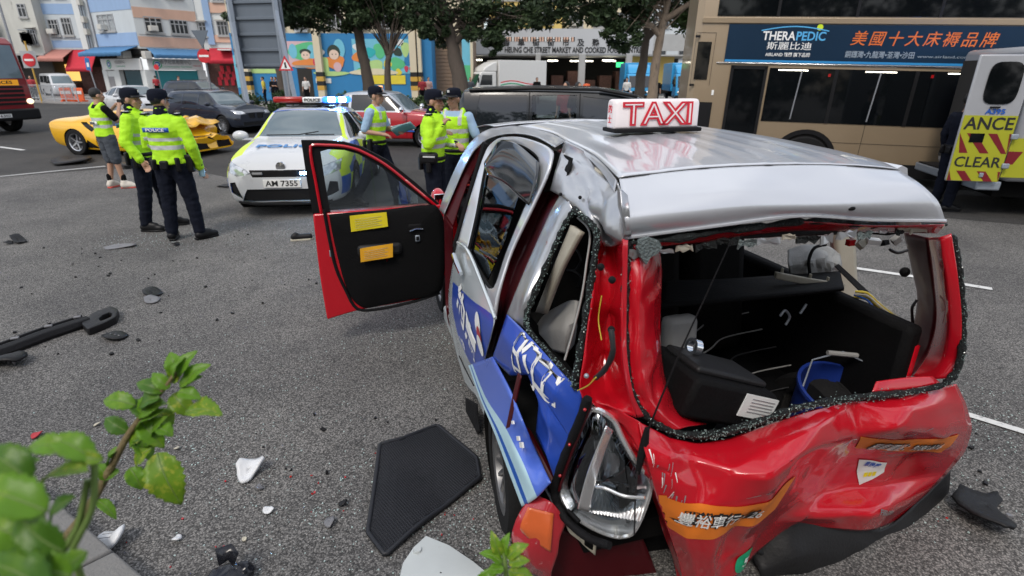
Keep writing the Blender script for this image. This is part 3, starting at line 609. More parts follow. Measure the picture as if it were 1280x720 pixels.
# ------------------------------------------------------------------ vehicle kit
mat('tyre',(.012,.012,.0125),.85,spec=.25,var=.25,scale=20,bump=.2,bscale=90)
mat('rim_silver',(.5,.51,.53),.3,metal=.9,var=.1)
mat('rim_dark',(.12,.12,.13),.35,metal=.8,var=.1)
mat('glass_dark',(.012,.015,.018),.04,var=.3,spec=.8,rvar=.02)
mat('glass_sky',(.13,.17,.19),.04,var=.35,scale=1.2,spec=1.,rvar=.02)  # pale blue base: reflected sky painted into the windscreen colour
mat('trim_black',(.009,.009,.010),.5,spec=.3,var=.25,scale=14)
mat('chrome',(.75,.76,.78),.12,metal=1.,var=.05)
mat('lamp_clear',(.55,.57,.6),.08,metal=.6,var=.6,scale=18)
mat('lamp_red',(.4,.01,.012),.15,var=.3,scale=14,coat=1)
mat('lamp_amber',(.75,.25,.04),.2,var=.2,emit=(1,.35,.05),es=.5)
mat('plate_white',(.78,.78,.76),.45,var=.05)
mat('plate_yellow',(.8,.55,.03),.45,var=.05)
mat('car_white',(.56,.57,.585),.28,var=.05,coat=.6,rvar=.03,scale=1.5)
mat('car_silver',(.46,.48,.51),.3,metal=.55,var=.08,coat=.6,rvar=.03,scale=1.5)
mat('car_navy',(.018,.024,.040),.25,metal=.3,var=.1,coat=.8,rvar=.03,scale=1.5)
mat('car_black',(.006,.008,.009),.2,spec=.35,var=.2,coat=.7,rvar=.03,scale=1.5)
mat('car_yellow',(.80,.43,.010),.25,metal=.1,var=.06,coat=.8,rvar=.03,scale=1.5)
mat('car_red',(.40,.012,.02),.25,var=.08,coat=.8,rvar=.03,scale=1.5)
mat('fire_red',(.20,.010,.014),.35,var=.15,coat=.4)
mat('hi_yellow',(.62,.80,.03),.4,var=.06)
mat('hi_blue',(.02,.10,.42),.35,var=.08)
mat('under_black',(.006,.006,.006),.95,spec=.1,var=.3)
mat('blue_beacon',(.02,.12,.8),.2,emit=(.03,.22,1),es=30)
mat('blue_core',(.3,.6,1),.2,emit=(.25,.55,1),es=140)
mat('red_lens',(.35,.01,.012),.25,var=.2,coat=.6)
mat('blue_lens',(.02,.1,.6),.2,emit=(.02,.14,1),es=3.5);mat('ad_sky2',(.06,.22,.5),.4)
mat('seam',(.008,.008,.009),.8,var=.2)
def pchip(xs,ys,xq):
 xs,ys=np.array(xs,float),np.array(ys,float);h=np.diff(xs);d=np.diff(ys)/h;m=np.zeros(len(xs))
 for i in range(1,len(xs)-1):
  if d[i-1]*d[i]>0:w1,w2=2*h[i]+h[i-1],h[i]+2*h[i-1];m[i]=(w1+w2)/(w1/d[i-1]+w2/d[i])
 m[0],m[-1]=d[0],d[-1];out=[]
 for x in xq:
  i=min(max(np.searchsorted(xs,x)-1,0),len(h)-1);t=(x-xs[i])/h[i]
  out.append((2*t**3-3*t**2+1)*ys[i]+(t**3-2*t**2+t)*h[i]*m[i]+(-2*t**3+3*t**2)*ys[i+1]+(t**3-t**2)*h[i]*m[i+1])
 return out
def crom(pts,n):
 """Catmull-Rom through the section points"""
 out=[];P=[Vector(p)for p in pts]
 for i in range(len(P)-1):
  a,b,c,d=P[max(i-1,0)],P[i],P[i+1],P[min(i+2,len(P)-1)];k=min(1,(c-b).length/max((b-a).length,1e-3)),min(1,(c-b).length/max((d-c).length,1e-3))
  m0,m1=(c-a)*.5*k[0],(d-b)*.5*k[1]
  for j in range(n):
   t=j/n;out.append((2*t**3-3*t**2+1)*b+(t**3-2*t**2+t)*m0+(-2*t**3+3*t**2)*c+(t**3-t**2)*m1)
 out.append(P[-1]);return out
def shell(st,nx=64,ns=4):
 """st: rows (x, zb, ws, zm, wm, zs, wb, ze, wr, zt) rear to front -> bmesh of the closed body skin"""
 A=np.array(st,float);xs=A[:,0]
 q=np.unique(np.concatenate([np.linspace(xs[0],xs[-1],nx),xs]))
 cols=[pchip(xs,A[:,k],q)for k in range(1,10)]
 bm=bmesh.new();rows=[]
 for i,x in enumerate(q):
  zb,ws,zm,wm,zs,wb,ze,wr,zt=[c[i]for c in cols]
  half=crom([(0,zb),(ws*.75,zb),(ws,zb+.035),(wm,zm),(wb,zs),(wr,ze),(wr*.62,ze+(zt-ze)*.8),(0,zt)],ns)
  ring=[(x,-p[0],p[1])for p in half]+[(x,p[0],p[1])for p in half[-2:0:-1]]
  rows.append([bm.verts.new(v)for v in ring])
 n=len(rows[0])
 for i in range(len(rows)-1):
  for k in range(n):
   bm.faces.new((rows[i][k],rows[i][(k+1)%n],rows[i+1][(k+1)%n],rows[i+1][k]))
 bm.faces.new(rows[0]);bm.faces.new(rows[-1][::-1])
 bmesh.ops.recalc_face_normals(bm,faces=bm.faces);return bm
AX={'X':(1,2,0),'Y':(0,2,1),'Z':(0,1,2)}
def cut(bm,axis,poly,ok):
 """cut a convex outline (seen along axis) into the skin; returns the faces inside it. ok(normal, centre) picks the side"""
 a,b,c=AX[axis];sel=[f for f in bm.faces if ok(f.normal,f.calc_center_median())]
 P=[Vector(p)for p in poly];area=sum(P[i].x*P[(i+1)%len(P)].y-P[(i+1)%len(P)].x*P[i].y for i in range(len(P)))
 if area<0:P.reverse()
 lo=[min(p.x for p in P),min(p.y for p in P)];hi=[max(p.x for p in P),max(p.y for p in P)]
 sel=[f for f in sel if max(v.co[a]for v in f.verts)>lo[0]and min(v.co[a]for v in f.verts)<hi[0]and max(v.co[b]for v in f.verts)>lo[1]and min(v.co[b]for v in f.verts)<hi[1]]
 for i in range(len(P)):
  p,q=P[i],P[(i+1)%len(P)];e=q-p;n=Vector((0,0,0));n[a]=e.y;n[b]=-e.x
  if n.length<1e-9 or not sel:continue
  n.normalize();co=Vector((0,0,0));co[a]=p.x;co[b]=p.y
  geom=sel+list({v for f in sel for v in f.verts})+list({ed for f in sel for ed in f.edges})
  r=bmesh.ops.bisect_plane(bm,geom=geom,dist=1e-5,plane_co=co,plane_no=n)
  sel=list({g for g in r['geom']if isinstance(g,bmesh.types.BMFace)})
  sel=[f for f in sel if f.is_valid and(f.calc_center_median()-co).dot(n)<0]
 return sel
def take(bm,faces,push=0.):
 """lift faces out of the skin into a mesh of their own"""
 faces=[f for f in faces if f.is_valid]
 if not faces:return None
 vs={};b2=bmesh.new()
 for f in faces:
  for v in f.verts:
   if v not in vs:vs[v]=b2.verts.new(v.co-v.normal*push)
 for f in faces:
  try:b2.faces.new([vs[v]for v in f.verts])
  except ValueError:pass
 bmesh.ops.delete(bm,geom=faces,context='FACES')
 me=bpy.data.meshes.new('part');b2.normal_update();b2.to_mesh(me);b2.free();return me
def part(bm,name,m,parent,axis,poly,ok,push=0.,smooth=35,solid=0):
 me=take(bm,cut(bm,axis,poly,ok),push)
 return link(name,me,m,parent,smooth,solid=solid)if me else None
def paint(bm,idx,axis,poly,ok):
 for f in cut(bm,axis,poly,ok):f.material_index=idx
LEFT=lambda n,c:c.y>0.02 and n.y>-.1 and abs(n.z)<.97
RIGHT=lambda n,c:c.y<-0.02 and n.y<.1 and abs(n.z)<.97
FRONT=lambda n,c:n.x>.12
REAR=lambda n,c:n.x<-.12
UP=lambda n,c:n.z>.25
def circ(x,z,r,n=26,flat=None):return[(x+r*math.cos(2*math.pi*k/n),z+r*math.sin(2*math.pi*k/n))for k in range(n)]
def wheel(parent,x,y,r,side,w=.21,spokes=10,rm='rim_silver',steer=0.,rr=.68,double=False):
 """side +1 left, -1 right; the outer face looks along side*y"""
 t=MB();s=side
 prof=[(r*rr,-w/2),(r*.93,-w/2),(r*.985,-w*.4),(r,-w*.25),(r,-w*.08),(r*.975,-w*.06),(r*.975,w*.06),(r,w*.08),(r,w*.25),(r*.985,w*.4),(r*.93,w/2),(r*rr,w/2),(r*rr*.96,w*.3),(r*rr*.96,-w*.3),(r*rr,-w/2)]
 t.lathe(prof,(0,0,0),'Y',36);o=t.build('wheel','tyre',parent,smooth=40);o.location=(x,y,r);o.rotation_euler=(0,0,steer)
 m=MB();f=s*w*.42
 m.lathe([(r*rr*.97,-s*w*.3),(r*rr*.97,f*.9),(r*rr,f*1.1),(r*rr*.9,f),(r*rr*.86,f*.55),(r*rr*.86,0)],(0,0,0),'Y',36)
 m.lathe([(0.001,f*.85),(r*.09,f*.85),(r*.13,f*.6),(r*.13,0)],(0,0,0),'Y',16)
 for k in range(spokes):
  a=2*math.pi*k/spokes;c,sn=math.cos(a),math.sin(a);hw=r*.045*(10/spokes)**.6
  u=Vector((c,0,sn));p=Vector((-sn,0,c));yv=Vector((0,1,0));r0,r1=r*.08,r*rr*.93
  m.add([u*r0-p*hw+yv*f*.75,u*r0+p*hw+yv*f*.75,u*r1+p*hw*.7+yv*f*.92,u*r1-p*hw*.7+yv*f*.92,u*r0-p*hw+yv*f*.3,u*r0+p*hw+yv*f*.3,u*r1+p*hw*.7+yv*f*.5,u*r1-p*hw*.7+yv*f*.5],[(0,1,2,3),(7,6,5,4),(0,4,5,1),(2,6,7,3),(1,5,6,2),(0,3,7,4)])
 m.build('rim',rm,o,smooth=30)
 d=MB();d.lathe([(0.001,0),(r*.55,0),(r*.55,-s*.02),(0.001,-s*.02)],(0,0,0),'Y',24);d.build('brake_disc','rim_dark',o)
 return o
def arches(bm,root,axles,r,wy,tr,spokes,rm,w=.21,steer=0.,liner=True):
 for i,x in enumerate(axles):
  for sd,okf in((1,LEFT),(-1,RIGHT)):
   me=take(bm,cut(bm,'Y',circ(x,tr,r),lambda n,c,s=sd:c.y*s>.35 and c.z<tr+r*1.05));
   wheel(root,x,sd*wy,tr,sd,w,spokes,rm,steer if i else 0)
  lb=MB();lb.lathe([(r*1.0,-wy-w*.45),(r*1.0,wy+w*.45)],(x,0,tr),'Y',26);lb.lathe([(r*1.0,-wy+.2),(.05,-wy+.2)],(x,0,tr),'Y',26);lb.lathe([(r*1.0,wy-.2),(.05,wy-.2)],(x,0,tr),'Y',26)
  lb.build('arch_liner','under_black',root,smooth=40)
def finish(bm,root,m,name='body',smooth=28):
 me=bpy.data.meshes.new(name);bm.normal_update();bm.to_mesh(me);bm.free();return link(name,me,m,root,smooth)
def seams(bm,root,lines,ok,w=.008):
 """door gaps: narrow strips lifted out of the skin and set back"""
 for L_ in lines:
  for(p,q)in zip(L_,L_[1:]):
   p,q=Vector(p),Vector(q);n=(q-p).normalized();n=Vector((-n.y,n.x))*w
   me=take(bm,cut(bm,'Y',[p-n,q-n,q+n,p+n],ok),.012)
   if me:link('door_gap',me,'seam',root,0)
def mirror(root,x,y,z,m,s):
 b=MB();b.ball((x,y+s*.13,z),(.07,.13,.08),12,8);b.box((x+.02,y+s*.02,z-.05),(.05,.16,.03));b.build('wing_mirror',m,root,smooth=60)
def plate(root,x,z,txt,m,sgn=1,y=0,w=.52,h=.115,rz=None):
 b=MB();b.box((x,y,z),(.015,w,h));o=b.build('number_plate',m,root,bevel=.004)
 put_text(txt,'lettering',(x+sgn*.009,y,z),(0,sgn,0),(0,0,1),'ink_black',o,size=h*.95,width=w*.86,bold=.002);return o
def handle(root,x,y,z,s,m='chrome'):
 b=MB();b.tube([(x-.09,y,z),(x-.08,y+s*.03,z),(x+.08,y+s*.03,z),(x+.09,y,z)],.012,6);b.build('door_handle',m,root)
# ------------------------------------------------------------------ cars
SEDAN=[(-2.32,.42,.55,.6,.62,.85,.60,.98,.5,1.0),(-2.2,.28,.74,.55,.8,.88,.76,1.02,.62,1.05),(-1.9,.22,.80,.55,.87,.92,.82,1.07,.68,1.09),(-1.55,.2,.82,.55,.89,.93,.84,1.10,.66,1.13),(-.75,.2,.82,.55,.9,.94,.85,1.36,.56,1.40),(-.1,.2,.82,.55,.9,.93,.86,1.39,.58,1.44),(.35,.2,.82,.55,.9,.92,.86,1.36,.57,1.42),(1.05,.2,.82,.55,.9,.90,.85,1.0,.68,1.04),(1.5,.2,.82,.55,.9,.86,.83,.95,.62,.98),(1.95,.2,.8,.52,.87,.79,.79,.87,.58,.90),(2.2,.2,.72,.5,.78,.70,.72,.77,.52,.79),(2.32,.24,.52,.45,.6,.58,.56,.66,.42,.68)]
CAB=lambda n,c:c.z>.98
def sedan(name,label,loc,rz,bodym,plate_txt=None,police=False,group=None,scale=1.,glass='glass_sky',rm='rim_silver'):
 root=thing(name,label,'police car' if police else 'car',loc,rz,group,scale);bm=shell(SEDAN,78,5)
 mats=[bodym,'hi_yellow','hi_blue','trim_black']
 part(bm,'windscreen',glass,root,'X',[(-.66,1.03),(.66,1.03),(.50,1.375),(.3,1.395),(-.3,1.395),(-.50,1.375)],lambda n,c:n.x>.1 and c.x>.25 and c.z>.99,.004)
 part(bm,'rear_window','glass_dark',root,'X',[(-.6,1.12),(.6,1.12),(.46,1.34),(-.46,1.34)],lambda n,c:n.x<-.1 and c.x<-.5 and c.z>1.05,.004)
 for ok in(LEFT,RIGHT):
  part(bm,'side_window','glass_dark',root,'Y',[(.93,.985),(.05,.975),(.05,1.345),(.38,1.34)],ok,.006);part(bm,'side_window','glass_dark',root,'Y',[(-.03,.975),(-.85,.985),(-.72,1.30),(-.03,1.345)],ok,.006)
  part(bm,'quarter_window','glass_dark',root,'Y',[(-.92,.99),(-1.3,1.03),(-.8,1.28)],ok,.006)
 for s in(1,-1):
  hl=[(s*.40,.64),(s*.62,.60),(s*.80,.66),(s*.80,.80),(s*.66,.76),(s*.5,.70)]
  h=part(bm,'headlight','lamp_clear',root,'X',hl,lambda n,c:n.x>.05 and c.x>1.5,.004)
  b=MB();b.ball((2.12,s*.64,.68),(.05,.06,.035));b.build('indicator','lamp_amber',root)
  part(bm,'fog_recess','trim_black',root,'X',[(s*.58,.28),(s*.76,.36),(s*.76,.5),(s*.66,.52)],lambda n,c:n.x>.05 and c.x>1.5,.02)
  part(bm,'tail_light','lamp_red',root,'X',[(s*.45,.86),(s*.78,.86),(s*.78,.98),(s*.5,.96)],lambda n,c:n.x<-.05 and c.x<-1.6,.003)
 part(bm,'grille','trim_black',root,'X',[(-.40,.59),(.40,.59),(.44,.69),(-.44,.69)],lambda n,c:n.x>.1 and c.x>1.8,.015)
 part(bm,'lower_intake','trim_black',root,'X',[(-.60,.245),(.60,.245),(.5,.42),(-.5,.42)],lambda n,c:n.x>.1 and c.x>1.8,.02)
 if police:
  for ok,s in((LEFT,1),(RIGHT,-1)):
   edges=[-2.1,-1.5,-.95,-.4,.15,.7,1.25,1.8,2.15];zs=[.30,.56,.80,.95]
   for i in range(len(edges)-1):
    for j in range(3):
     paint(bm,1+(i+j)%2,'Y',[(edges[i],zs[j]),(edges[i+1],zs[j]),(edges[i+1],zs[j+1]),(edges[i],zs[j+1])],lambda n,c,s=s:c.y*s>.3 and n.y*s>.5)
   paint(bm,1,'Y',[(.46,1.35),(.36,1.36),(1.0,.98),(1.08,.97)],ok);paint(bm,2,'Y',[(.36,1.36),(.46,1.35),(.40,1.43),(.1,1.43),(.1,1.36)],ok)
  paint(bm,1,'Z',[(1.3,-.88),(2.1,-.88),(1.95,-.62),(1.2,-.66)],lambda n,c:n.z>.2 and c.x>1);paint(bm,1,'Z',[(1.3,.88),(2.1,.88),(1.95,.62),(1.2,.66)],lambda n,c:n.z>.2 and c.x>1)
 seams(bm,root,[[(.98,.93),(.95,.3)],[(.01,.95),(-.02,.28)],[(-.95,.95),(-.98,.6)]],lambda n,c:abs(c.y)>.3 and abs(n.y)>.3)
 arches(bm,root,(-1.38,1.36),.37,.79,.325,10,rm);finish(bm,root,mats)
 for s in(1,-1):mirror(root,.78,s*.88,1.02,bodym,s);handle(root,.15,s*.885,.82,s,bodym);handle(root,-.85,s*.885,.83,s,bodym)
 b=MB();b.tube([(1.08,-.5,1.055),(1.1,0,1.06),(1.02,.3,1.1)],.009,5);b.tube([(1.08,.1,1.06),(1.05,.55,1.055)],.009,5);b.build('wipers','trim_black',root)
 b=MB();b.lathe([(0.001,2.305),(.065,2.30),(.07,2.27)],(0,0,.735),'X',20);o=b.build('badge','chrome',root);o.scale=(1,1,1)
 if plate_txt:plate(root,2.335,.50,plate_txt,'plate_white');plate(root,-2.34,.75,plate_txt,'plate_yellow',-1)
 b=MB();b.box((0,0,.26),(3.2,1.5,.08));b.build('floor_pan','under_black',root)
 return root
pc=sedan('police_car','white police patrol car with yellow and blue checks and lit roof beacons',(-3.55,10.25,0),R(-84),'car_white','AM 7355',True)
b=MB();b.tube([(2.24,-.66,.225),(2.35,-.4,.21),(2.37,0,.21),(2.35,.4,.21),(2.24,.66,.225)],.018,6);b.build('front_lip','trim_black',pc)
put_text('POLICE','bonnet_lettering',(1.72,0,.957),(0,1,0),(-1,0,.14),'ad_sky2',pc,size=.2,width=.95,bold=.004,extrude=.004)
put_text('AM','roof_lettering',(.12,.05,1.447),(0,1,0),(-1,0,0),'ink_black',pc,size=.34,width=.8,bold=.01,extrude=.01)
bar=MB();bar.box((-.12,0,1.475),(.18,.9,.03));bar.build('light_bar','trim_black',pc,bevel=.01)
b=MB();b.box((-.12,-.40,1.545),(.24,.50,.1));b.build('red_beacon','red_lens',pc,bevel=.03)
b=MB();b.box((-.12,.02,1.54),(.22,.34,.09));o=b.build('police_panel','ink_white',pc,bevel=.015);put_text('POLICE','lettering',(-.005,.02,1.54),(0,1,0),(0,0,1),'ink_black',o,size=.07,width=.27,bold=.002)
b=MB();b.box((-.12,.43,1.545),(.24,.46,.1));b.build('blue_beacon','blue_lens',pc,bevel=.03)
for y in(.36,.54):b=MB();b.box((.005,y,1.55),(.02,.12,.075));b.build('beacon_lamp','blue_core',pc,bevel=.008)
for y,m_ in((.33,'blue_core'),(-.33,'ink_grey')):b=MB();b.box((2.31,y,.64),(.03,.14,.035));b.build('grille_lamp',m_,pc,bevel=.008)
# yellow supercar, nose wrecked
LB=[(-2.22,.5,.72,.62,.8,.76,.82,.82,.72,.84),(-2.05,.24,.84,.5,.93,.82,.92,.90,.76,.92),(-1.4,.15,.88,.45,.97,.80,.94,.97,.60,1.0),(-.55,.12,.9,.42,.96,.74,.86,1.10,.46,1.14),(0,.12,.9,.42,.94,.72,.85,1.12,.47,1.165),(.45,.12,.9,.42,.92,.71,.86,.99,.52,1.03),(1.05,.12,.9,.40,.94,.71,.88,.77,.6,.79),(1.5,.12,.9,.38,.96,.68,.87,.69,.6,.70),(1.95,.13,.86,.34,.92,.54,.82,.57,.56,.58),(2.2,.15,.72,.3,.8,.44,.72,.46,.5,.47)]
r=thing('sports_car','yellow low supercar with crushed nose and popped bonnet','car',(0,0,0));r.location=(-9.75,15.1,0);r.rotation_euler=(0,0,R(-13));lam=r;r.scale=(.95,)*3
bm=shell(LB,88,5)
part(bm,'windscreen','glass_dark',r,'X',[(-.62,.80),(.62,.80),(.42,1.11),(-.42,1.11)],lambda n,c:n.x>.1 and c.x>.1 and c.x<1.2 and c.z>.74,.003)
for ok in(LEFT,RIGHT):
 part(bm,'side_window','glass_dark',r,'Y',[(.62,.78),(-.55,.77),(-.5,1.04),(-.05,1.10),(.25,1.06)],ok,.004)
 part(bm,'air_intake','trim_black',r,'Y',[(-.62,.70),(-.95,.86),(-1.1,.86),(-.72,.62)],ok,.03);part(bm,'sill_intake','trim_black',r,'Y',[(-.55,.2),(-1.0,.2),(-.9,.42)],ok,.03)
 part(bm,'headlight','trim_black',r,'Y',[(1.5,.62),(2.05,.46),(2.1,.52),(1.6,.67)],ok,.004)
for s in(1,-1):part(bm,'front_intake','trim_black',r,'X',[(s*.15,.19),(s*.7,.19),(s*.66,.36),(s*.2,.33)],lambda n,c:n.x>.1 and c.x>1.6,.04)
part(bm,'engine_cover','trim_black',r,'Z',[(-.6,-.4),(-1.7,-.5),(-1.7,.5),(-.6,.4)],lambda n,c:n.z>.4 and c.z>.8,.01)
seams(bm,r,[[(.75,.74),(.72,.25)],[(-.58,.75),(-.6,.25)],[(.72,.24),(-.6,.24)]],lambda n,c:abs(c.y)>.3 and abs(n.y)>.3)
arches(bm,r,(-1.30,1.32),.36,.84,.34,5,'rim_silver',.27)
rnd=random.Random(5)
ph=[(rnd.uniform(1.2,2.2),rnd.uniform(-.9,.9),rnd.uniform(-.09,.1),rnd.uniform(.12,.3))for _ in range(46)]
for v in bm.verts:
 if v.co.x>1.0 and v.co.z>.3:
  k=min(1,(v.co.x-1.0)/.5);d=sum(a*math.exp(-((v.co.x-x)**2+(v.co.y-y)**2)/(w*w))for x,y,a,w in ph);v.co.z+=d*k*.8;v.co.x-=abs(d)*k*.6+.08*k*max(0,v.co.x-1.6);v.co.y+=d*k*.3
finish(bm,r,'car_yellow',smooth=22)
b=MB();rows=[]
for i in range(9):
 x=.95+i*.12;rows.append([(x,y,.80+.17*math.sin(i*.42)*(1-.4*abs(y))+rnd.uniform(-.025,.03)+.05*math.sin(y*9+i))for y in np.linspace(-.78,.72,11)])
b.grid(rows);b.build('bonnet','car_yellow',r,smooth=20,solid=.015)
for i in range(11):
 b=MB();p=Vector((1.9+rnd.uniform(-.2,.45),rnd.uniform(-.9,.8),.2+rnd.uniform(0,.3)));q=[p+Vector((rnd.uniform(-.22,.22),rnd.uniform(-.25,.25),rnd.uniform(-.1,.12)))for _ in range(3)];b.add([p]+q,[(0,1,2),(0,2,3),(0,1,3)]);b.build('torn_panel',rnd.choice(['car_yellow','trim_black','trim_black','galv']),r,smooth=0,solid=.01)
for s in(1,-1):mirror(r,.55,s*.88,.86,'car_yellow',s)
b=MB();b.box((0,0,.16),(3.6,1.6,.06));b.build('floor_pan','under_black',r)
# navy SUV
SUV=[(-2.2,.48,.66,.65,.72,.95,.70,1.05,.62,1.08),(-2.1,.3,.8,.65,.86,1.0,.82,1.3,.66,1.33),(-1.8,.26,.82,.62,.9,1.0,.84,1.50,.62,1.53),(-1.0,.25,.83,.6,.9,1.0,.85,1.53,.62,1.57),(-.1,.25,.83,.6,.9,1.0,.85,1.53,.62,1.58),(.3,.25,.83,.6,.9,.99,.85,1.48,.62,1.55),(1.0,.25,.83,.6,.9,.98,.85,1.08,.7,1.11),(1.6,.25,.83,.6,.9,.94,.83,1.0,.66,1.03),(2.0,.25,.8,.58,.86,.85,.78,.90,.6,.93),(2.2,.3,.66,.55,.72,.74,.66,.78,.5,.8)]
def suv(name,label,loc,rz,bodym,scale=1.,st=SUV,plate_txt=None):
 root=thing(name,label,'car',loc,rz,None,scale);bm=shell(st,74,5)
 part(bm,'windscreen','glass_sky',root,'X',[(-.64,1.09),(.64,1.09),(.56,1.49),(-.56,1.49)],lambda n,c:n.x>.1 and 1.3>c.x>.1 and c.z>1.03,.004)
 part(bm,'rear_window','glass_dark',root,'X',[(-.6,1.06),(.6,1.06),(.55,1.42),(-.55,1.42)],lambda n,c:n.x<-.1 and c.x<-1.5 and c.z>1.,.004)
 for ok in(LEFT,RIGHT):
  part(bm,'side_window','glass_dark',root,'Y',[(.92,1.06),(.02,1.05),(.02,1.47),(.4,1.46)],ok,.006);part(bm,'side_window','glass_dark',root,'Y',[(-.06,1.05),(-.95,1.06),(-.95,1.46),(-.06,1.47)],ok,.006);part(bm,'quarter_window','glass_dark',root,'Y',[(-1.02,1.07),(-1.75,1.12),(-1.6,1.4),(-1.02,1.45)],ok,.006)
 for s in(1,-1):
  part(bm,'headlight','lamp_clear',root,'X',[(s*.42,.74),(s*.78,.76),(s*.82,.90),(s*.5,.86)],lambda n,c:n.x>.05 and c.x>1.5,.004)
  part(bm,'tail_light','lamp_red',root,'X',[(s*.55,.9),(s*.85,.9),(s*.85,1.06),(s*.6,1.04)],lambda n,c:n.x<-.05 and c.x<-1.7,.004)
  part(bm,'grille','trim_black',root,'X',[(s*.05,.58),(s*.3,.58),(s*.34,.76),(s*.05,.78)],lambda n,c:n.x>.1 and c.x>1.8,.015)
 part(bm,'lower_intake','trim_black',root,'X',[(-.6,.32),(.6,.32),(.6,.46),(-.6,.46)],lambda n,c:n.x>.1 and c.x>1.8,.02)
 seams(bm,root,[[(.98,.98),(.95,.35)],[(-.02,1.0),(-.04,.33)],[(-.98,1.0),(-1.0,.6)]],lambda n,c:abs(c.y)>.3 and abs(n.y)>.3)
 arches(bm,root,(-1.36,1.36),.4,.79,.345,10,'rim_silver',.23);finish(bm,root,bodym)
 for s in(1,-1):
  mirror(root,.85,s*.88,1.1,bodym,s);handle(root,.15,s*.885,.92,s,bodym);handle(root,-.85,s*.885,.93,s,bodym)
  b=MB();b.tube([(-1.7,s*.56,1.565),(-.8,s*.57,1.6),(.1,s*.57,1.6)],.016,6);b.build('roof_rail','trim_black',root)
 if plate_txt:plate(root,2.23,.52,plate_txt,'plate_white')
 b=MB();b.box((0,0,.3),(3.2,1.5,.08));b.build('floor_pan','under_black',root);return root
suv('parked_suv','dark navy compact SUV with silver wheels behind the yellow supercar',(-10.75,21.1,0),R(-27),'car_navy',.9)
sedan('white_sedan','white sedan with sky reflection painted into its windscreen behind the yellow supercar',(-18.3,28.2,0),R(-38),'car_white',glass='glass_sky')
suv('parked_car','small dark car half hidden behind the navy SUV roof',(-19.5,36.5,0),R(-20),'car_navy')
# vans and taxi in the same one-box shape
COMFORT=[(-2.32,.42,.62,.6,.7,.84,.70,.93,.62,.95),(-2.25,.26,.76,.58,.82,.9,.80,.97,.68,.99),(-1.5,.22,.79,.55,.84,.95,.82,1.0,.7,1.02),(-1.25,.22,.79,.55,.84,.95,.82,1.06,.69,1.10),(-.95,.22,.79,.55,.84,.95,.82,1.43,.62,1.48),(-.3,.22,.79,.55,.84,.95,.82,1.46,.62,1.53),(.25,.22,.79,.55,.84,.94,.82,1.42,.61,1.50),(.95,.22,.79,.55,.84,.92,.82,.99,.69,1.02),(1.6,.22,.79,.55,.84,.88,.8,.94,.66,.96),(2.15,.24,.76,.55,.81,.8,.77,.86,.62,.88),(2.3,.3,.68,.55,.72,.74,.68,.78,.56,.8)]
r=thing('back_taxi','red and silver urban taxi with amber lit roof sign behind the police car','taxi',(-3.75,17.2,0),R(-8))
bm=shell(COMFORT,80,5)
part(bm,'windscreen','glass_sky',r,'X',[(-.66,1.03),(.66,1.03),(.55,1.43),(-.55,1.43)],lambda n,c:n.x>.1 and 1.1>c.x>.1 and c.z>.97,.004)
part(bm,'rear_window','glass_dark',r,'X',[(-.62,1.08),(.62,1.08),(.55,1.4),(-.55,1.4)],lambda n,c:n.x<-.1 and c.x<-.8 and c.z>1.,.004)
for ok in(LEFT,RIGHT):
 part(bm,'side_window','glass_dark',r,'Y',[(.84,1.0),(.0,1.0),(.0,1.42),(.33,1.4)],ok,.008);part(bm,'side_window','glass_dark',r,'Y',[(-.1,1.0),(-.75,1.0),(-.75,1.42),(-.1,1.43)],ok,.008);part(bm,'quarter_window','glass_dark',r,'Y',[(-.83,1.01),(-1.12,1.04),(-.95,1.36),(-.83,1.4)],ok,.008)
 paint(bm,1,'Y',[(-2.4,.1),(2.4,.1),(2.4,.965),(-2.4,.965)],ok)
paint(bm,1,'Z',[(.98,-.9),(2.5,-.9),(2.5,.9),(.98,.9)],lambda n,c:n.z>-.5);paint(bm,1,'Z',[(-2.5,-.9),(-1.28,-.9),(-1.28,.9),(-2.5,.9)],lambda n,c:n.z>-.5)
for s in(1,-1):part(bm,'headlight','lamp_clear',r,'X',[(s*.4,.7),(s*.8,.72),(s*.82,.86),(s*.5,.8)],lambda n,c:n.x>.05 and c.x>1.5,.004);part(bm,'tail_light','lamp_red',r,'X',[(s*.6,.7),(s*.84,.7),(s*.84,1.05),(s*.62,1.05)],lambda n,c:n.x<-.05 and c.x<-1.7,.004)
seams(bm,r,[[(.9,.95),(.86,.32)],[(-.05,.95),(-.05,.3)],[(-.85,.95),(-.88,.6)]],lambda n,c:abs(c.y)>.3 and abs(n.y)>.3)
arches(bm,r,(-1.3,1.4),.37,.76,.31,12,'rim_silver');finish(bm,r,['car_silver','car_red'])
for s in(1,-1):mirror(r,.8,s*.86,1.05,'chrome',s)
b=MB();b.box((-.2,0,1.585),(.14,.56,.13),taper=.9);o=b.build('roof_sign',mat('taxi_lit',(.9,.6,.3),.4,emit=(1,.45,.12),es=1.6),r,bevel=.03);put_text('TAXI','lettering',(-.12,0,1.585),(0,1,0),(0,0,1),'ink_red',o,size=.12,width=.42,bold=.004);put_text('TAXI','lettering',(-.28,0,1.585),(0,-1,0),(0,0,1),'ink_red',o,size=.12,width=.42,bold=.004)
for s,xd in((-1,1),(1,-1)):
 b=MB();b.box((.3,s*.86,.72),(.22,.012,.16));b.build('door_sticker','ink_white',r);b=MB();b.prism([(-.8,.58),(1.1,.50),(1.1,.56),(-.8,.66)],s*.85,s*.862,'Y');b.build('stripe','ink_white',r);b=MB();b.prism([(-.8,.50),(1.1,.44),(1.1,.48),(-.8,.56)],s*.85,s*.864,'Y');b.build('stripe','hi_blue',r)
b=MB();b.box((0,0,.3),(3.2,1.4,.08));b.build('floor_pan','under_black',r)
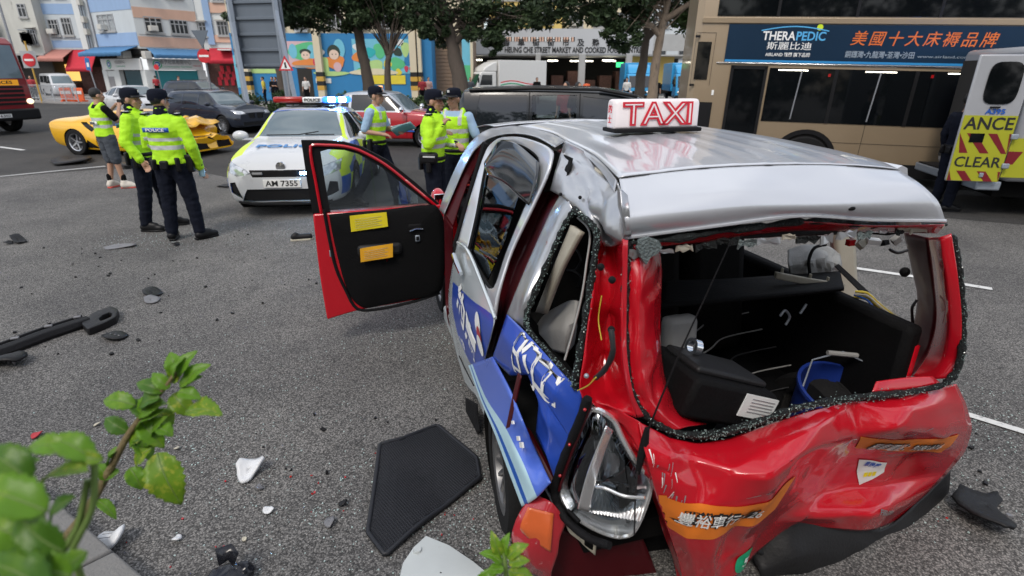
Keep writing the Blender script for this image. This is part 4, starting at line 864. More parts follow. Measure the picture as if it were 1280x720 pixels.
# black van beside the officers: sliding side door open, so that one sees through it
BV=[(-2.4,.45,.7,.7,.76,1.05,.76,1.5,.7,1.55),(-2.3,.3,.86,.7,.9,1.05,.88,1.66,.74,1.72),(-1.2,.25,.88,.65,.92,1.05,.9,1.69,.74,1.75),(.2,.25,.88,.65,.92,1.05,.9,1.66,.73,1.74),(1.0,.25,.88,.65,.92,1.04,.9,1.52,.7,1.6),(1.7,.25,.88,.65,.92,1.02,.88,1.1,.74,1.14),(2.2,.27,.84,.6,.88,.92,.82,.97,.66,1.0),(2.4,.35,.66,.55,.7,.8,.64,.83,.5,.85)]
r=thing('black_van','black boxy van with open see-through windows beside the officers','van',(1.45,11.5,0),R(-5));bm=shell(BV,80,5)
clear_glass('van_glass',(.45,.52,.52),.05)
part(bm,'windscreen','glass_dark',r,'X',[(-.68,1.14),(.68,1.14),(.6,1.58),(-.6,1.58)],lambda n,c:n.x>.1 and c.x>.5 and c.z>1.06,.004)
part(bm,'rear_window','glass_dark',r,'X',[(-.66,1.1),(.66,1.1),(.62,1.6),(-.62,1.6)],lambda n,c:n.x<-.1 and c.x<-2 and c.z>1.0,.004)
for ok in(LEFT,RIGHT):
 part(bm,'side_window','glass_dark',r,'Y',[(-2.1,1.1),(-1.12,1.09),(-1.12,1.62),(-2.0,1.62)],ok,.01)
 part(bm,'open_window','van_glass',r,'Y',[(-1.02,1.1),(-.2,1.09),(-.2,1.62),(-1.02,1.62)],ok,.01)
 part(bm,'side_window','glass_dark',r,'Y',[(-.08,1.09),(1.3,1.09),(.85,1.5),(-.08,1.6)],ok,.01)
seams(bm,r,[[(-1.07,1.66),(-1.07,.35)],[(-.14,1.64),(-.14,.35)],[(1.45,1.05),(1.4,.4)]],lambda n,c:abs(c.y)>.3 and abs(n.y)>.3)
for s in(1,-1):part(bm,'headlight','lamp_clear',r,'X',[(s*.45,.75),(s*.8,.78),(s*.82,.9),(s*.5,.85)],lambda n,c:n.x>.05 and c.x>1.8,.004);part(bm,'tail_light','lamp_red',r,'X',[(s*.66,.95),(s*.88,.95),(s*.88,1.3),(s*.68,1.3)],lambda n,c:n.x<-.05 and c.x<-2.2,.004)
arches(bm,r,(-1.45,1.5),.4,.8,.33,10,'rim_dark',.23);finish(bm,r,'car_black')
for s in(1,-1):
 mirror(r,1.35,s*.9,1.15,'car_black',s)
 b=MB();b.tube([(-2.2,s*.76,1.70),(-1,s*.775,1.735),(.2,s*.765,1.72),(.9,s*.74,1.6)],.03,8);b.build('roof_gutter','trim_black',r)
b=MB();b.box((0,0,.3),(3.6,1.6,.08));b.build('floor_pan','under_black',r)
b=MB();b.box((-1.4,0,.75),(.2,1.5,.7));b.box((.3,0,.75),(.2,1.5,.75));b.build('seat','trim_black',r,bevel=.05)
# minibus-style white van by the food shop
HV=[(-2.35,.5,.75,.8,.8,1.15,.78,1.75,.7,1.82),(-2.25,.32,.82,.8,.86,1.15,.84,1.9,.72,1.96),(0,.3,.83,.75,.86,1.15,.84,1.92,.72,1.98),(1.2,.3,.83,.75,.86,1.15,.84,1.86,.70,1.95),(1.6,.3,.83,.75,.86,1.12,.84,1.6,.68,1.7),(2.05,.3,.82,.7,.85,1.05,.82,1.12,.7,1.16),(2.3,.32,.76,.65,.8,.9,.74,.95,.6,.98),(2.38,.4,.6,.62,.66,.8,.6,.84,.5,.86)]
r=thing('white_minivan','white minivan by the lit food shop with red awning','van',(-39.6,51.2,0),R(-42));bm=shell(HV,70,4)
part(bm,'windscreen','glass_sky',r,'X',[(-.7,1.16),(.7,1.16),(.62,1.76),(-.62,1.76)],lambda n,c:n.x>.1 and c.x>1 and c.z>1.08,.004)
for ok in(LEFT,RIGHT):
 part(bm,'side_window','glass_dark',r,'Y',[(1.75,1.2),(.85,1.2),(.85,1.75),(1.35,1.74)],ok,.01);part(bm,'side_window','glass_dark',r,'Y',[(.75,1.2),(-.6,1.2),(-.6,1.76),(.75,1.76)],ok,.01);part(bm,'side_window','glass_dark',r,'Y',[(-.7,1.2),(-2.1,1.22),(-2.1,1.74),(-.7,1.76)],ok,.01)
for s in(1,-1):part(bm,'headlight','lamp_clear',r,'X',[(s*.4,.75),(s*.74,.78),(s*.78,.95),(s*.5,.9)],lambda n,c:n.x>.05 and c.x>1.9,.004)
part(bm,'grille','trim_black',r,'X',[(-.36,.72),(.36,.72),(.4,.86),(-.4,.86)],lambda n,c:n.x>.1 and c.x>2,.02)
arches(bm,r,(-1.4,1.45),.38,.76,.33,8,'rim_silver');finish(bm,r,'car_white');plate(r,2.41,.55,'PH 3821','plate_white')
for s in(1,-1):mirror(r,1.75,s*.88,1.25,'trim_black',s)
# ------------------------------------------------------------------ double-decker bus
mat('bus_tan',(.32,.245,.16),.38,metal=.25,var=.08,scale=1.2,coat=.3,spots=((.22,.17,.11),2.2,.66),streak=2,rvar=.04)
mat('bus_glass',(.004,.005,.006),.05,var=.5,scale=1.3,spec=.45,rvar=.02)
mat('ad_navy',(.004,.022,.05),.45,spec=.3,var=.25,scale=.8,rvar=.05)
mat('ad_blue',(.03,.25,.55),.4);mat('ad_sky',(.1,.42,.75),.4);mat('ad_orange',(.72,.16,.03),.4);mat('ad_grey',(.3,.36,.42),.4)
bus=thing('double_decker_bus','tan double-decker bus with dark blue mattress advertisement along its side','bus',(3.2,11.2,0));bus.rotation_euler=(0,R(1.2),R(-12))
# local: x along the bus towards the right (front out of frame), near side at y = 0, body behind at y > 0
def bb(name,m,x0,x1,y0,y1,z0,z1,par=bus,bevel=0,sm=0):
 b=MB();b.box(((x0+x1)/2,(y0+y1)/2,(z0+z1)/2),(x1-x0,y1-y0,z1-z0));return b.build(name,m,par,smooth=30 if bevel else 0,bevel=bevel)
bm_=MB();prof=[(.04,.32),(0,.6),(0,3.9),(.12,4.25),(.4,4.4),(2.1,4.4),(2.38,4.25),(2.5,3.9),(2.5,.6),(2.46,.32)]
bm_.loft([[(0.12,y*.96+.05,z if z<4 else z-.05)for y,z in prof],[(0.0,y*.98+.025,z)for y,z in prof]]if False else[[(.1,.08+y*.936,z)for y,z in prof],[(.22,y,z)for y,z in prof],[(11.6,y,z)for y,z in prof],[(11.8,.08+y*.936,z)for y,z in prof]]);bod=bm_.build('body','bus_tan',bus,smooth=30)
bb('upper_glazing','bus_glass',.45,11.6,-.012,.01,2.98,3.95)
for i in range(8):bb('glazing_bar','trim_black',1.45+i*1.28,1.5+i*1.28,-.02,-.011,2.98,3.95)
bb('cantrail','bus_tan',.2,11.7,-.03,0,2.86,2.96,bevel=.01);bb('waistrail','chrome',.55,11.6,-.022,0,2.185,2.21,bevel=.004)
ad=bb('advertisement','ad_navy',.68,11.4,-.016,0,2.22,2.85);bb('ad_lower_glow','ad_blue',.69,11.39,-.019,-.015,2.22,2.26,ad)
X=(1,0,0);Z=(0,0,1);Yn=-.02
put_text('THERA','lettering',(1.55,Yn,2.655),X,Z,'ink_white',ad,size=.2,width=.55,bold=.004);put_text('PEDIC','lettering',(2.08,Yn,2.655),X,Z,'ad_sky',ad,size=.2,width=.48,bold=.004)
put_text('斯麗比迪','lettering',(1.75,Yn,2.49),X,Z,'ink_white',ad,size=.14,width=.75,bold=.0003);put_text('AIRLAND 雅蘭 旗下品牌','lettering',(1.75,Yn,2.35),X,Z,'ink_white',ad,size=.075,width=.75,bold=.001)
b=MB();top=[(1.24+t*1.12,2.755+.07*math.sin(math.pi*t))for t in np.linspace(0,1,14)];bot=[(x,z-.018)for x,z in top[::-1]];b.prism(top+bot,Yn-.002,Yn,'Y');b.build('arc','ad_sky',ad,smooth=0)
b=MB();b.lathe([(0.001,Yn),(.05,Yn),(.05,Yn+.004)],(2.2,0,2.805),'Y',18);b.build('sun_dot','hi_yellow',ad,smooth=0)
[put_text(ch_,'lettering',(2.86+.285*i_,Yn,2.62),X,Z,'ad_orange',ad,size=.25,bold=.0012,shear=.18)for i_,ch_ in enumerate('美國十大床褥品牌')]
put_text('銅鑼灣•九龍灣•荃灣•沙田','lettering',(3.25,Yn,2.37),X,Z,'ad_grey',ad,size=.12,width=1.1,bold=.001);put_text('www.airland.com','lettering',(4.25,Yn,2.36),X,Z,'ad_grey',ad,size=.06,width=.8)
# rear staircase panel with slot window, rear vents, lower deck
bb('rear_window','bus_glass',.18,.42,-.014,0,1.9,2.55);bb('panel_line','seam',.13,.135,-.006,0,1.8,2.7);bb('panel_line','seam',.13,.48,-.006,0,2.7,2.705);bb('panel_line','seam',.475,.48,-.006,0,1.8,2.7)
bb('engine_grille','trim_black',.12,.58,-.012,0,.95,1.5);bb('small_lamp','ink_white',.54,.58,-.012,0,1.63,1.72)
bb('hinge','trim_black',.12,.2,-.02,0,2.62,2.66);bb('hinge','trim_black',.12,.2,-.02,0,1.78,1.82);bb('corner_bumper','trim_black',-.02,.3,-.02,2.52,.3,.52,bevel=.03)
dr=bb('door','bus_glass',.86,1.42,-.014,0,.42,2.13);bb('door_frame','trim_black',.82,.87,-.03,0,.4,2.16,dr);bb('door_frame','trim_black',1.41,1.46,-.03,0,.4,2.16,dr);bb('door_frame','trim_black',.82,1.46,-.03,0,2.1,2.16,dr)
bb('lower_glazing','bus_glass',1.5,11.3,-.012,.005,1.2,2.13)
for x in(2.6,3.9,5.15,6.4,7.7):bb('glazing_bar','trim_black',x,x+.06,-.02,-.011,1.2,2.13)
for x in(1.65,3.1,4.4):bb('window_strip_light','lamp_tube',x,x+.5,-.018,-.0125,2.09,2.105)
for(x,z)in((2.5,2.0),(4.15,2.02)):bb('tail_glow','lamp_red',x,x+.04,-.018,-.012,z,z+.05)
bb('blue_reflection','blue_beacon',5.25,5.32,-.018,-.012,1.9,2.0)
bb('skirt','trim_black',.2,11.6,-.006,0,.28,.52);bb('panel_line','seam',3.3,3.306,-.006,0,.5,1.2);bb('panel_line','seam',4.7,4.706,-.006,0,.5,1.2);bb('panel_line','seam',1.5,11,-.006,0,.86,.865)
for x in(2.35,8.9):
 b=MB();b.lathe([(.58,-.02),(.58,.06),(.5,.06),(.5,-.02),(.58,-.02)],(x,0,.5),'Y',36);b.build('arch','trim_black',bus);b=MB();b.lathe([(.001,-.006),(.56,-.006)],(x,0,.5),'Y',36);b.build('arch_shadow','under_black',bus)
 w_=wheel(bus,x,.1,.48,-1,.28,8,'rim_dark')
 w_.location.z=.48
for i,x in enumerate((2.0,3.3,4.6,6.0)):b=MB();b.tube([(x,-.02,1.25),(x+.05,-.02,2.1)],.012,6);b.build('grab_pole','pole_grey',bus)
# ------------------------------------------------------------------ ambulance with one rear door open
mat('amb_white',(.34,.35,.37),.35,var=.06,coat=.4)  # ambulance white, yellow and red: darkened, shade put into the paint colours
mat('amb_yellow',(.36,.37,.02),.4,var=.08);mat('amb_red',(.17,.01,.016),.4,var=.1);mat('amber_plate',(.7,.38,.03),.4)
am=thing('ambulance','white ambulance with yellow and red chevrons, rear door swung open','ambulance',(6.98,7.95,0),R(-12))
def ab(name,m,x0,x1,y0,y1,z0,z1,par=am,bevel=0):
 b=MB();b.box(((x0+x1)/2,(y0+y1)/2,(z0+z1)/2),(x1-x0,y1-y0,z1-z0));return b.build(name,m,par,smooth=30 if bevel else 0,bevel=bevel)
ab('body','amb_white',.06,4.6,0,2.0,.55,2.36,bevel=.08);ab('cab','amb_white',4.55,6.0,.1,1.9,.5,1.9,bevel=.15);ab('chassis','under_black',.1,5.8,.25,1.75,.3,.6)
ab('rear_opening','shadow_room',.03,.065,.12,1.9,.68,2.2);ab('rear_bumper','galv',-.25,.06,.02,1.98,.42,.55,bevel=.02);ab('step','trim_black',-.24,.04,.1,1.9,.55,.57)
for z in(.62,.8,.98):ab('chevron_strip','amb_yellow' if z!=.8 else 'amb_red',.0,.4,-.008,0,z,z+.18)
for i in range(7):b=MB();b.prism([(.02+i*.3,.62),(.17+i*.3,.62),(.47+i*.3,1.3),(.32+i*.3,1.3)],-.01,0,'Y');b.build('chevron','amb_red' if i%2 else 'amb_yellow',am,smooth=0)
pl=ab('rear_plate','amber_plate',-.27,-.25,.05,.45,.6,.72)
ab('tail_light','lamp_red',-.27,-.25,.55,.75,.43,.53);ab('blue_lamp','blue_beacon',.3,.6,.1,.4,2.34,2.44)
for x in(1.2,4.9):wheel(am,x,.18,.36,-1,.24,8,'rim_silver');wheel(am,x,1.82,.36,1,.24,8,'rim_silver')
# the open door: hinged at the near rear corner, leaning a little with the vehicle
dz0,dz1=.55,2.24
door=ab('rear_door','amb_white',-.7,-.03,-.05,0,dz0,dz1,bevel=.02)
dy=-.053
b=MB();pts=[(-.34+.2*math.copysign(abs(math.cos(t))**.5,math.cos(t)),1.88+.27*math.copysign(abs(math.sin(t))**.5,math.sin(t)))for t in np.linspace(0,6.2832,40,endpoint=False)];b.prism(pts,dy-.012,dy+.003,'Y');b.build('door_window','bus_glass',door,smooth=0)
ab('yellow_field','amb_yellow',-.69,-.04,dy-.002,dy+.004,dz0+.01,1.46,door)
for(za,zb_)in((.95,1.22),(.56,.70)):
 for k in range(5):
  x=-.86+k*.26;w_=.11;d=(zb_-za)*.85;me_=[(x,zb_),(x+w_,zb_),(x+w_+d,za),(x+d,za)]
  q=[]
  for a_,c_ in me_:q.append((max(-.685,min(-.045,a_)),c_))
  if q[1][0]-q[0][0]<.02 and q[2][0]-q[3][0]<.02:continue
  b=MB();b.prism(q,dy-.004,dy-.0015,'Y');b.build('chevron','amb_red',door,smooth=0)
put_text('ANCE','lettering',(-.36,dy-.005,1.345),X,Z,'ink_black',door,size=.23,width=.6,bold=.004);put_text('CLEAR','lettering',(-.37,dy-.005,.82),X,Z,'ink_black',door,size=.2,width=.58,bold=.003)
put_text('A395','lettering',(-.33,dy-.005,1.51),X,Z,'hi_blue',door,size=.09,width=.24,bold=.003)
ab('latch_panel','bus_glass',-.55,-.38,dy-.01,dy,1.1,1.22,door);b=MB();b.tube([(-.42,dy-.02,1.57),(-.3,dy-.02,1.57)],.012);b.build('handle','trim_black',door);ab('lock','galv',-.3,-.25,dy-.02,dy,.62,.68,door,.005)
for z in(.75,1.15,2.2):ab('hinge','galv',-.06,.03,-.08,-.05,z,z+.07,door,.01)
# ------------------------------------------------------------------ fire engine nose at the left edge
fe=thing('fire_engine','dark red fire engine cab with yellow lit band entering beside the island','fire engine',(-17.3,19.3,0),R(-14))
def fb(name,m,x0,x1,y0,y1,z0,z1,par=fe,bevel=0):
 b=MB();b.box(((x0+x1)/2,(y0+y1)/2,(z0+z1)/2),(x1-x0,y1-y0,z1-z0));return b.build(name,m,par,smooth=30 if bevel else 0,bevel=bevel)
cab=MB();pr=[(-2.2,.55),(0,.55),(.02,1.2),(0,1.75),(-.18,2.9),(-.4,3.1),(-2.2,3.15)];cab.prism(pr,-1.1,1.35,'Y');cab.build('cab','fire_red',fe,smooth=30,bevel=.06)
fb('body','fire_red',-7.5,-2.25,-1.1,1.35,.6,3.1,bevel=.05);fb('front_bumper','trim_black',-.4,.18,-1.12,1.37,.45,.82,bevel=.06);fb('grille','trim_black',0,.035,-.85,1.1,.95,1.55)
for z in(1.02,1.16,1.3,1.44):fb('grille_bar','fire_red',.03,.05,-.85,1.1,z,z+.05)
ws=MB();ws.prism([(.0,1.8),(.012,1.8),(-.165,2.85),(-.18,2.85)],-.98,1.22,'Y');ws.build('windscreen','glass_sky',fe,smooth=0)
yb=fb('lit_band',mat('band_amber',(.8,.36,.02),.4,emit=(1,.4,.02),es=.25),.0,.04,-.75,1.0,1.58,1.76);put_text('消防 SERVICES','lettering',(.042,.1,1.67),(0,1,0),(0,0,1),'ink_black',yb,size=.14,width=1.4,bold=.003)
for y in(-.95,1.2):b=MB();b.ball((.06,y,1.05),(.05,.12,.09));b.build('headlight',mat('fe_lamp',(.9,.8,.6),.2,emit=(1,.8,.5),es=1.5)if y<0 else 'fe_lamp',fe)
plate(fe,.2,.62,'F 6302','plate_white',1,.1);fb('light_bar','blue_beacon' if False else 'hi_blue',-1.1,-.7,-.9,1.1,3.14,3.3,bevel=.04)
fb('side_window','glass_dark',-1.5,-.35,-1.108,-1.1,1.85,2.75);b=MB();b.tube([(-.1,-1.1,2.5),(.18,-1.35,2.45),(.18,-1.35,1.9)],.02);b.box((.18,-1.38,2.2),(.1,.2,.5));b.build('wing_mirror','trim_black',fe)
for x in(-1.2,-5.5):wheel(fe,x,-.98,.5,-1,.3,8,'rim_dark');wheel(fe,x,1.2,.5,1,.3,8,'rim_dark')
# ------------------------------------------------------------------ lorries by the market
mat('truck_white',(.66,.66,.64),.4,var=.06,coat=.3);mat('truck_blue',(.03,.30,.58),.35,var=.08,coat=.4)
def truck(label,loc,rz,m_,boxm,stripe_=False,sc=1.):
 r=thing('delivery_truck',label,'truck',loc,rz,'delivery trucks by the market',sc)
 def tb(name,m,x0,x1,y0,y1,z0,z1,par=r,bevel=0):
  b=MB();b.box(((x0+x1)/2,(y0+y1)/2,(z0+z1)/2),(x1-x0,y1-y0,z1-z0));return b.build(name,m,par,smooth=30 if bevel else 0,bevel=bevel)
 c=MB();c.prism([(0,.5),(1.55,.5),(1.62,1.1),(1.3,2.05),(1.15,2.15),(0,2.15)],-.9,.9,'Y');c.build('cab',m_,r,smooth=30,bevel=.06)
 w=MB();w.prism([(1.612,1.2),(1.63,1.2),(1.335,2.0),(1.32,2.0)],-.78,.78,'Y');w.build('windscreen','glass_dark',r,smooth=0)
 d=MB();d.prism([(-.1,2.15),(1.1,2.15),(.9,2.45),(.2,2.8),(-.1,2.85)],-.85,.85,'Y');d.build('wind_deflector',m_,r,smooth=30,bevel=.08)
 for s in(1,-1):
  b=MB();b.prism([(.35,1.25),(1.35,1.25),(1.15,1.95),(.35,1.95)],s*.9,s*.91,'Y');b.build('side_window','glass_dark',r,smooth=0);b=MB();b.ball((1.6,s*.65,.85),(.05,.16,.1));b.build('headlight','lamp_clear',r)
  b=MB();b.tube([(1.3,s*.9,1.9),(1.55,s*1.1,1.85),(1.55,s*1.1,1.4)],.02);b.box((1.55,s*1.12,1.6),(.06,.16,.34));b.build('wing_mirror','trim_black',r)
 bx=tb('cargo_box',boxm,-4.2,-.15,-1.0,1.0,.9,2.95,bevel=.03);tb('bumper','trim_black',1.5,1.72,-.9,.9,.4,.65,bevel=.04);tb('grille','trim_black',1.6,1.64,-.5,.5,.72,.95);tb('chassis','under_black',-4.1,1.4,-.5,.5,.4,.9)
 if stripe_:
  for j,mm in enumerate(('ink_red','ink_white','ink_green')):
   for s in(1,-1):
    b=MB();pts=[(-.3-t*3.4,1.45+.12*math.sin(t*6)-j*.09)for t in np.linspace(0,1,16)];b.prism(pts+[(x,z-.07)for x,z in pts[::-1]],s*1.0,s*1.012,'Y');b.build('stripe',mm,bx,smooth=0)
 for x in(.95,-3.0):wheel(r,x,-.78,.36,-1,.24,8,'rim_silver');wheel(r,x,.78,.36,1,.24,8,'rim_silver')
 return r
truck('white box truck with red and green stripes before the market hall',(-1.6,44.0,0),R(-152),'truck_white','truck_white',True)
truck('white truck cab mostly hidden by the white box truck',(-5.6,46.5,0),R(-70),'truck_white','truck_white')
truck('bright blue truck just left of the pale barked tree',(9.2,43.5,0),R(-95),'truck_blue','truck_blue',False,.95)
truck('bright blue truck between the pale barked tree and the bus',(12.6,43.2,0),R(-95),'truck_blue','truck_blue',False,.95)
b_=thing('litter_bin','orange litter bin beside the market pillar','bin',([(6.286,50,0.918)][0][0],50,.13));o=MB();o.lathe([(.001,0),(.3,0),(.32,.9),(.28,1.1),(.001,1.15)],(0,0,0),'Z',16);o.build('drum','cone_orange',b_);o=MB();o.box((0,-.3,.85),(.3,.06,.12));o.build('slot','ink_black',b_)
# ------------------------------------------------------------------ people
from mathutils import noise as mnoise
mat('skin',(.42,.24,.16),.5,var=.12,scale=10);mat('hair',(.012,.011,.011),.5,var=.3,scale=40,bump=.4,bscale=200)
mat('navy_cloth',(.008,.010,.018),.9,spec=.15,var=.3,scale=12,bump=.25,bscale=60);mat('black_cloth',(.006,.006,.007),.9,spec=.15,var=.3,scale=12,bump=.25,bscale=60)
mat('hivis',(.42,.78,.015),.7,var=.2,scale=9,bump=.3,bscale=30,emit=(.42,.8,.0),es=.03);mat('silver_tape',(.52,.54,.54),.4,var=.15,scale=14)
mat('shirt_blue',(.30,.44,.60),.8,var=.1,scale=9,bump=.2,bscale=40);mat('shorts_grey',(.06,.07,.085),.85,var=.2,scale=9,bump=.25);mat('leather',(.007,.007,.008),.45,spec=.3,var=.3,scale=20)
mat('shoe_white',(.6,.55,.48),.6,var=.15,scale=20);mat('shoe_red',(.6,.08,.06),.6);mat('paper_teal',(.22,.52,.58),.7,var=.08);mat('cloth_white',(.62,.62,.6),.8,var=.1);mat('cloth_red',(.4,.04,.05),.8,var=.15);mat('cloth_yellow',(.6,.5,.06),.8,var=.15);mat('cloth_pink',(.55,.34,.3),.8,var=.15)
def remesh(b,vox,smooth=4,wrinkle=0.,seed=0):
 me=b.mesh('tmp');o=bpy.data.objects.new('tmp',me);col.objects.link(o)
 d=o.modifiers.new('r','REMESH');d.mode='VOXEL';d.voxel_size=vox;d.adaptivity=0
 d=o.modifiers.new('s','SMOOTH');d.factor=.5;d.iterations=smooth
 out=evaluated(o);bpy.data.objects.remove(o);bpy.data.meshes.remove(me)
 if wrinkle:
  no=[v.normal.copy()for v in out.vertices]
  for v,n in zip(out.vertices,no):
   p=v.co;k=mnoise.noise(Vector((p.x*9,p.y*9,p.z*16+seed)))+.5*mnoise.noise(Vector((p.x*22,p.y*22,p.z*34+seed)));v.co=p+n*k*wrinkle
 return out
TORSO=[(.84,.085,.13),(.93,.11,.165),(1.06,.10,.148),(1.18,.108,.158),(1.31,.12,.18),(1.41,.10,.175),(1.475,.065,.095)]
def human(name,label,loc,rz,pose={},head_yaw=0.,head_pitch=0.,vox=.0085,wear={},group=None,H=1.75,sex_w=1.):
 """x forward, y left. pose gives elbow/wrist/knee/ankle points; wear picks the garments"""
 J=dict(shL=(0,.19,1.40),shR=(0,-.19,1.40),elL=(-.02,.25,1.13),elR=(-.02,-.25,1.13),wrL=(.06,.25,.88),wrR=(.06,-.25,.88),hiL=(0,.09,.92),hiR=(0,-.09,.92),knL=(.02,.10,.50),knR=(.02,-.10,.50),anL=(-.02,.11,.09),anR=(-.02,-.11,.09),toL=(.17,.14,.03),toR=(.17,-.14,.03),lean=0.,curl=.6)
 J.update(pose);root=thing(name,label,'person',loc,rz,group,H/1.75);lean=J['lean']
 J={k:Vector(v)if isinstance(v,tuple)else v for k,v in J.items()}
 def T(p):p=Vector(p);return Vector((p.x+lean*max(0,p.z-.92),p.y,p.z))
 for k in('shL','shR'):J[k]=T(J[k])
 hc=T((.02,0,1.62));hr=Euler((0,head_pitch,head_yaw)).to_matrix()
 Hd=lambda p:hc+hr@Vector(p)
 def torso(b,off=0.,z0=.8,z1=2,n=18):
  rows=[r_ for r_ in TORSO if z0<=r_[0]<=z1];b.loft([[T(((rx+off)*math.cos(t)+.01*math.sin(z*5),(ry*sex_w+off)*math.sin(t),z))for t in np.linspace(0,2*math.pi,n,endpoint=False)]for z,rx,ry in rows],True)
 def arm(b,s,off=0.,to=2.,hand=True):
  a,e,w=J['sh'+s],J['el'+s],J['wr'+s];b.capsule(a,e if to>=1 else a.lerp(e,to),.052+off,(.042 if to>=1 else.046)+off)
  if to>1:b.capsule(e,e.lerp(w,min(1,to-1)),.041+off,.028+off*.9)
 def leg(b,s,off=0.,to=2.):
  h,k,a=J['hi'+s],J['kn'+s],J['an'+s];b.capsule(h,k if to>=1 else h.lerp(k,to),.082+off,(.056 if to>=1 else.062)+off)
  if to>1:b.capsule(k,k.lerp(a,min(1,to-1)),.054+off,.038+off);
 def hand(b,s):
  e,w=J['el'+s],J['wr'+s];d=(w-e).normalized();sd=1 if s=='L' else-1
  side=Vector((0,0,1)).cross(d);side=side.normalized()if side.length>.2 else Vector((1,0,0));nrm=d.cross(side)
  if abs(d.z)>.75:side=Vector((1,0,0))-d*d.x;side.normalize();nrm=d.cross(side)*sd
  pal=w+d*.055;b.capsule(w,pal,.026,.03);b.capsule(w+side*.012+d*.03,pal+side*.022+d*.03,.02,.018);b.capsule(w-side*.012+d*.03,pal-side*.022+d*.03,.02,.018)
  cu=J['curl']
  for i,(o,L_)in enumerate(((.034,.068),(.012,.08),(-.011,.075),(-.033,.058))):
   p0=pal+side*o+d*.035;d1=(d*math.cos(cu*.6)-nrm*math.sin(cu*.6));d2=(d*math.cos(cu*1.6)-nrm*math.sin(cu*1.6));p1=p0+d1*L_*.5;p2=p1+d2*L_*.5;b.capsule(p0,p1,.0105,.0098,8);b.capsule(p1,p2,.0098,.0085,8)
  t0=w+side*.024+d*.02;t1=t0+(side*.7+d*.6-nrm*.4)*.04;b.capsule(t0,t1,.014,.0115,8);b.capsule(t1,t1+(d*.8+side*.2-nrm*.5)*.032,.011,.009,8)
 b=MB();torso(b)
 for s in 'LR':
  arm(b,s);hand(b,s);leg(b,s);b.capsule(J['an'+s]+Vector((0,0,-.02)),J['to'+s].lerp(J['an'+s],.15),.03,.022);b.ball(J['an'+s]+Vector((-.03,0,-.05)),.035)
 b.capsule(T((-.01,0,1.45)),hc+Vector((-.01,0,-.06)),.058,.054);b.ball(Hd((-.012,0,.025)),(.098,.077,.1),14,10);b.ball(Hd((.022,0,-.045)),(.068,.058,.075),12,8);b.ball(Hd((.05,0,-.095)),(.03,.03,.025));b.capsule(Hd((.088,0,.0)),Hd((.104,0,-.035)),.012,.016);b.ball(Hd((.1,0,-.04)),(.014,.02,.012));b.ball(Hd((.08,0,.028)),(.018,.055,.012));b.ball(Hd((.083,0,-.072)),(.016,.028,.012))
 for s in(1,-1):b.ball(Hd((-.01,s*.08,-.012)),(.026,.012,.034));b.ball(Hd((.062,s*.04,-.03)),(.025,.022,.022))
 body=link('body',remesh(b,vox,2),'skin',root,smooth=60)
 if vox<.012:
  for s in(1,-1):
   e=MB();e.ball(Hd((.087,s*.032,.005)),(.006,.013,.006));e.build('eye','ink_black',body);e=MB();e.tube([Hd((.096,s*.012,.026)),Hd((.094,s*.032,.032)),Hd((.084,s*.05,.026))],.004,5);e.build('eyebrow','hair',body)
  e=MB();e.tube([Hd((.092,-.022,-.07)),Hd((.1,0,-.069)),Hd((.092,.022,-.07))],.004,5);e.build('mouth',mat('lips',(.3,.12,.1),.5)if 'lips' not in MATS else 'lips',body)
 e=MB();hl=wear.get('hair',.03)
 e.ball(Hd((-.02,0,.035)),(.1,.083,.098),14,10);hm=remesh(e,.012,2)
 bmh=bmesh.new();bmh.from_mesh(hm);hi_=hr.inverted()
 dele=[f for f in bmh.faces if(lambda q:q.x>.06-max(0,q.z-.07)*.2 or(q.z<-hl and q.x>-.02)or q.z<-.045-hl)(hi_@(f.calc_center_median()-hc))]
 bmesh.ops.delete(bmh,geom=dele,context='FACES');bmh.to_mesh(hm);bmh.free();link('hair',hm,'hair',root,60)
 def garment(nm,m_,b,wr=.006,bands=None,tape='silver_tape',vx=.013):
  me=remesh(b,max(vx,vox),3,wr,len(nm));ms=[m_]
  if bands:
   ms=[m_,tape];me.polygons.foreach_set('material_index',[1 if bands(Vector(p.center))else 0 for p in me.polygons])
  if bands and len(me.materials)<2:me.materials.append(None);me.materials.append(None)
  return link(nm,me,ms,root,60)
 W=wear
 if 'shirt' in W:b=MB();torso(b,.012,.9);[arm(b,s,.016,W.get('sleeve',.62))for s in 'LR'];garment('shirt',W['shirt'],b)
 if 'jacket' in W:
  b=MB();torso(b,.034,.9);[arm(b,s,.026,1.96)for s in 'LR'];b.capsule(T((-.01,0,1.46)),T((0,0,1.52)),.078,.07)
  g_=garment('jacket',W['jacket'],b,.009,lambda p:((1.10<p.z<1.15 or 1.19<p.z<1.235)and abs(p.y)<.24),vx=.012)
  b=MB();b.capsule(T((-.01,0,1.475)),T((.0,0,1.535)),.08,.07);link('collar',remesh(b,.012,2),'navy_cloth',root,60)
  for s in(1,-1):b=MB();b.loft([[T((x,s*.235+s*dx,z))for x,dx in((-.07,-.03),(.0,.004),(.07,-.03))]for z,q in((.93,0),(1.2,0))],False,False);
  for s in 'LR':
   b=MB();w0=J['wr'+s];dd=(J['el'+s]-w0).normalized();b.capsule(w0+dd*.01,w0+dd*.05,.048,.05);link('cuff',remesh(b,.014,2),'navy_cloth',root,60)
   b=MB();p=J['sh'+s];b.box(p+Vector((0,0,.082)),(.09,.07,.02),(0,0,0));b.build('shoulder_patch','navy_cloth',root,bevel=.008);b=MB();b.box(p+Vector((0.0,0,.094)),(.05,.04,.006));b.build('insignia','ink_white',root)
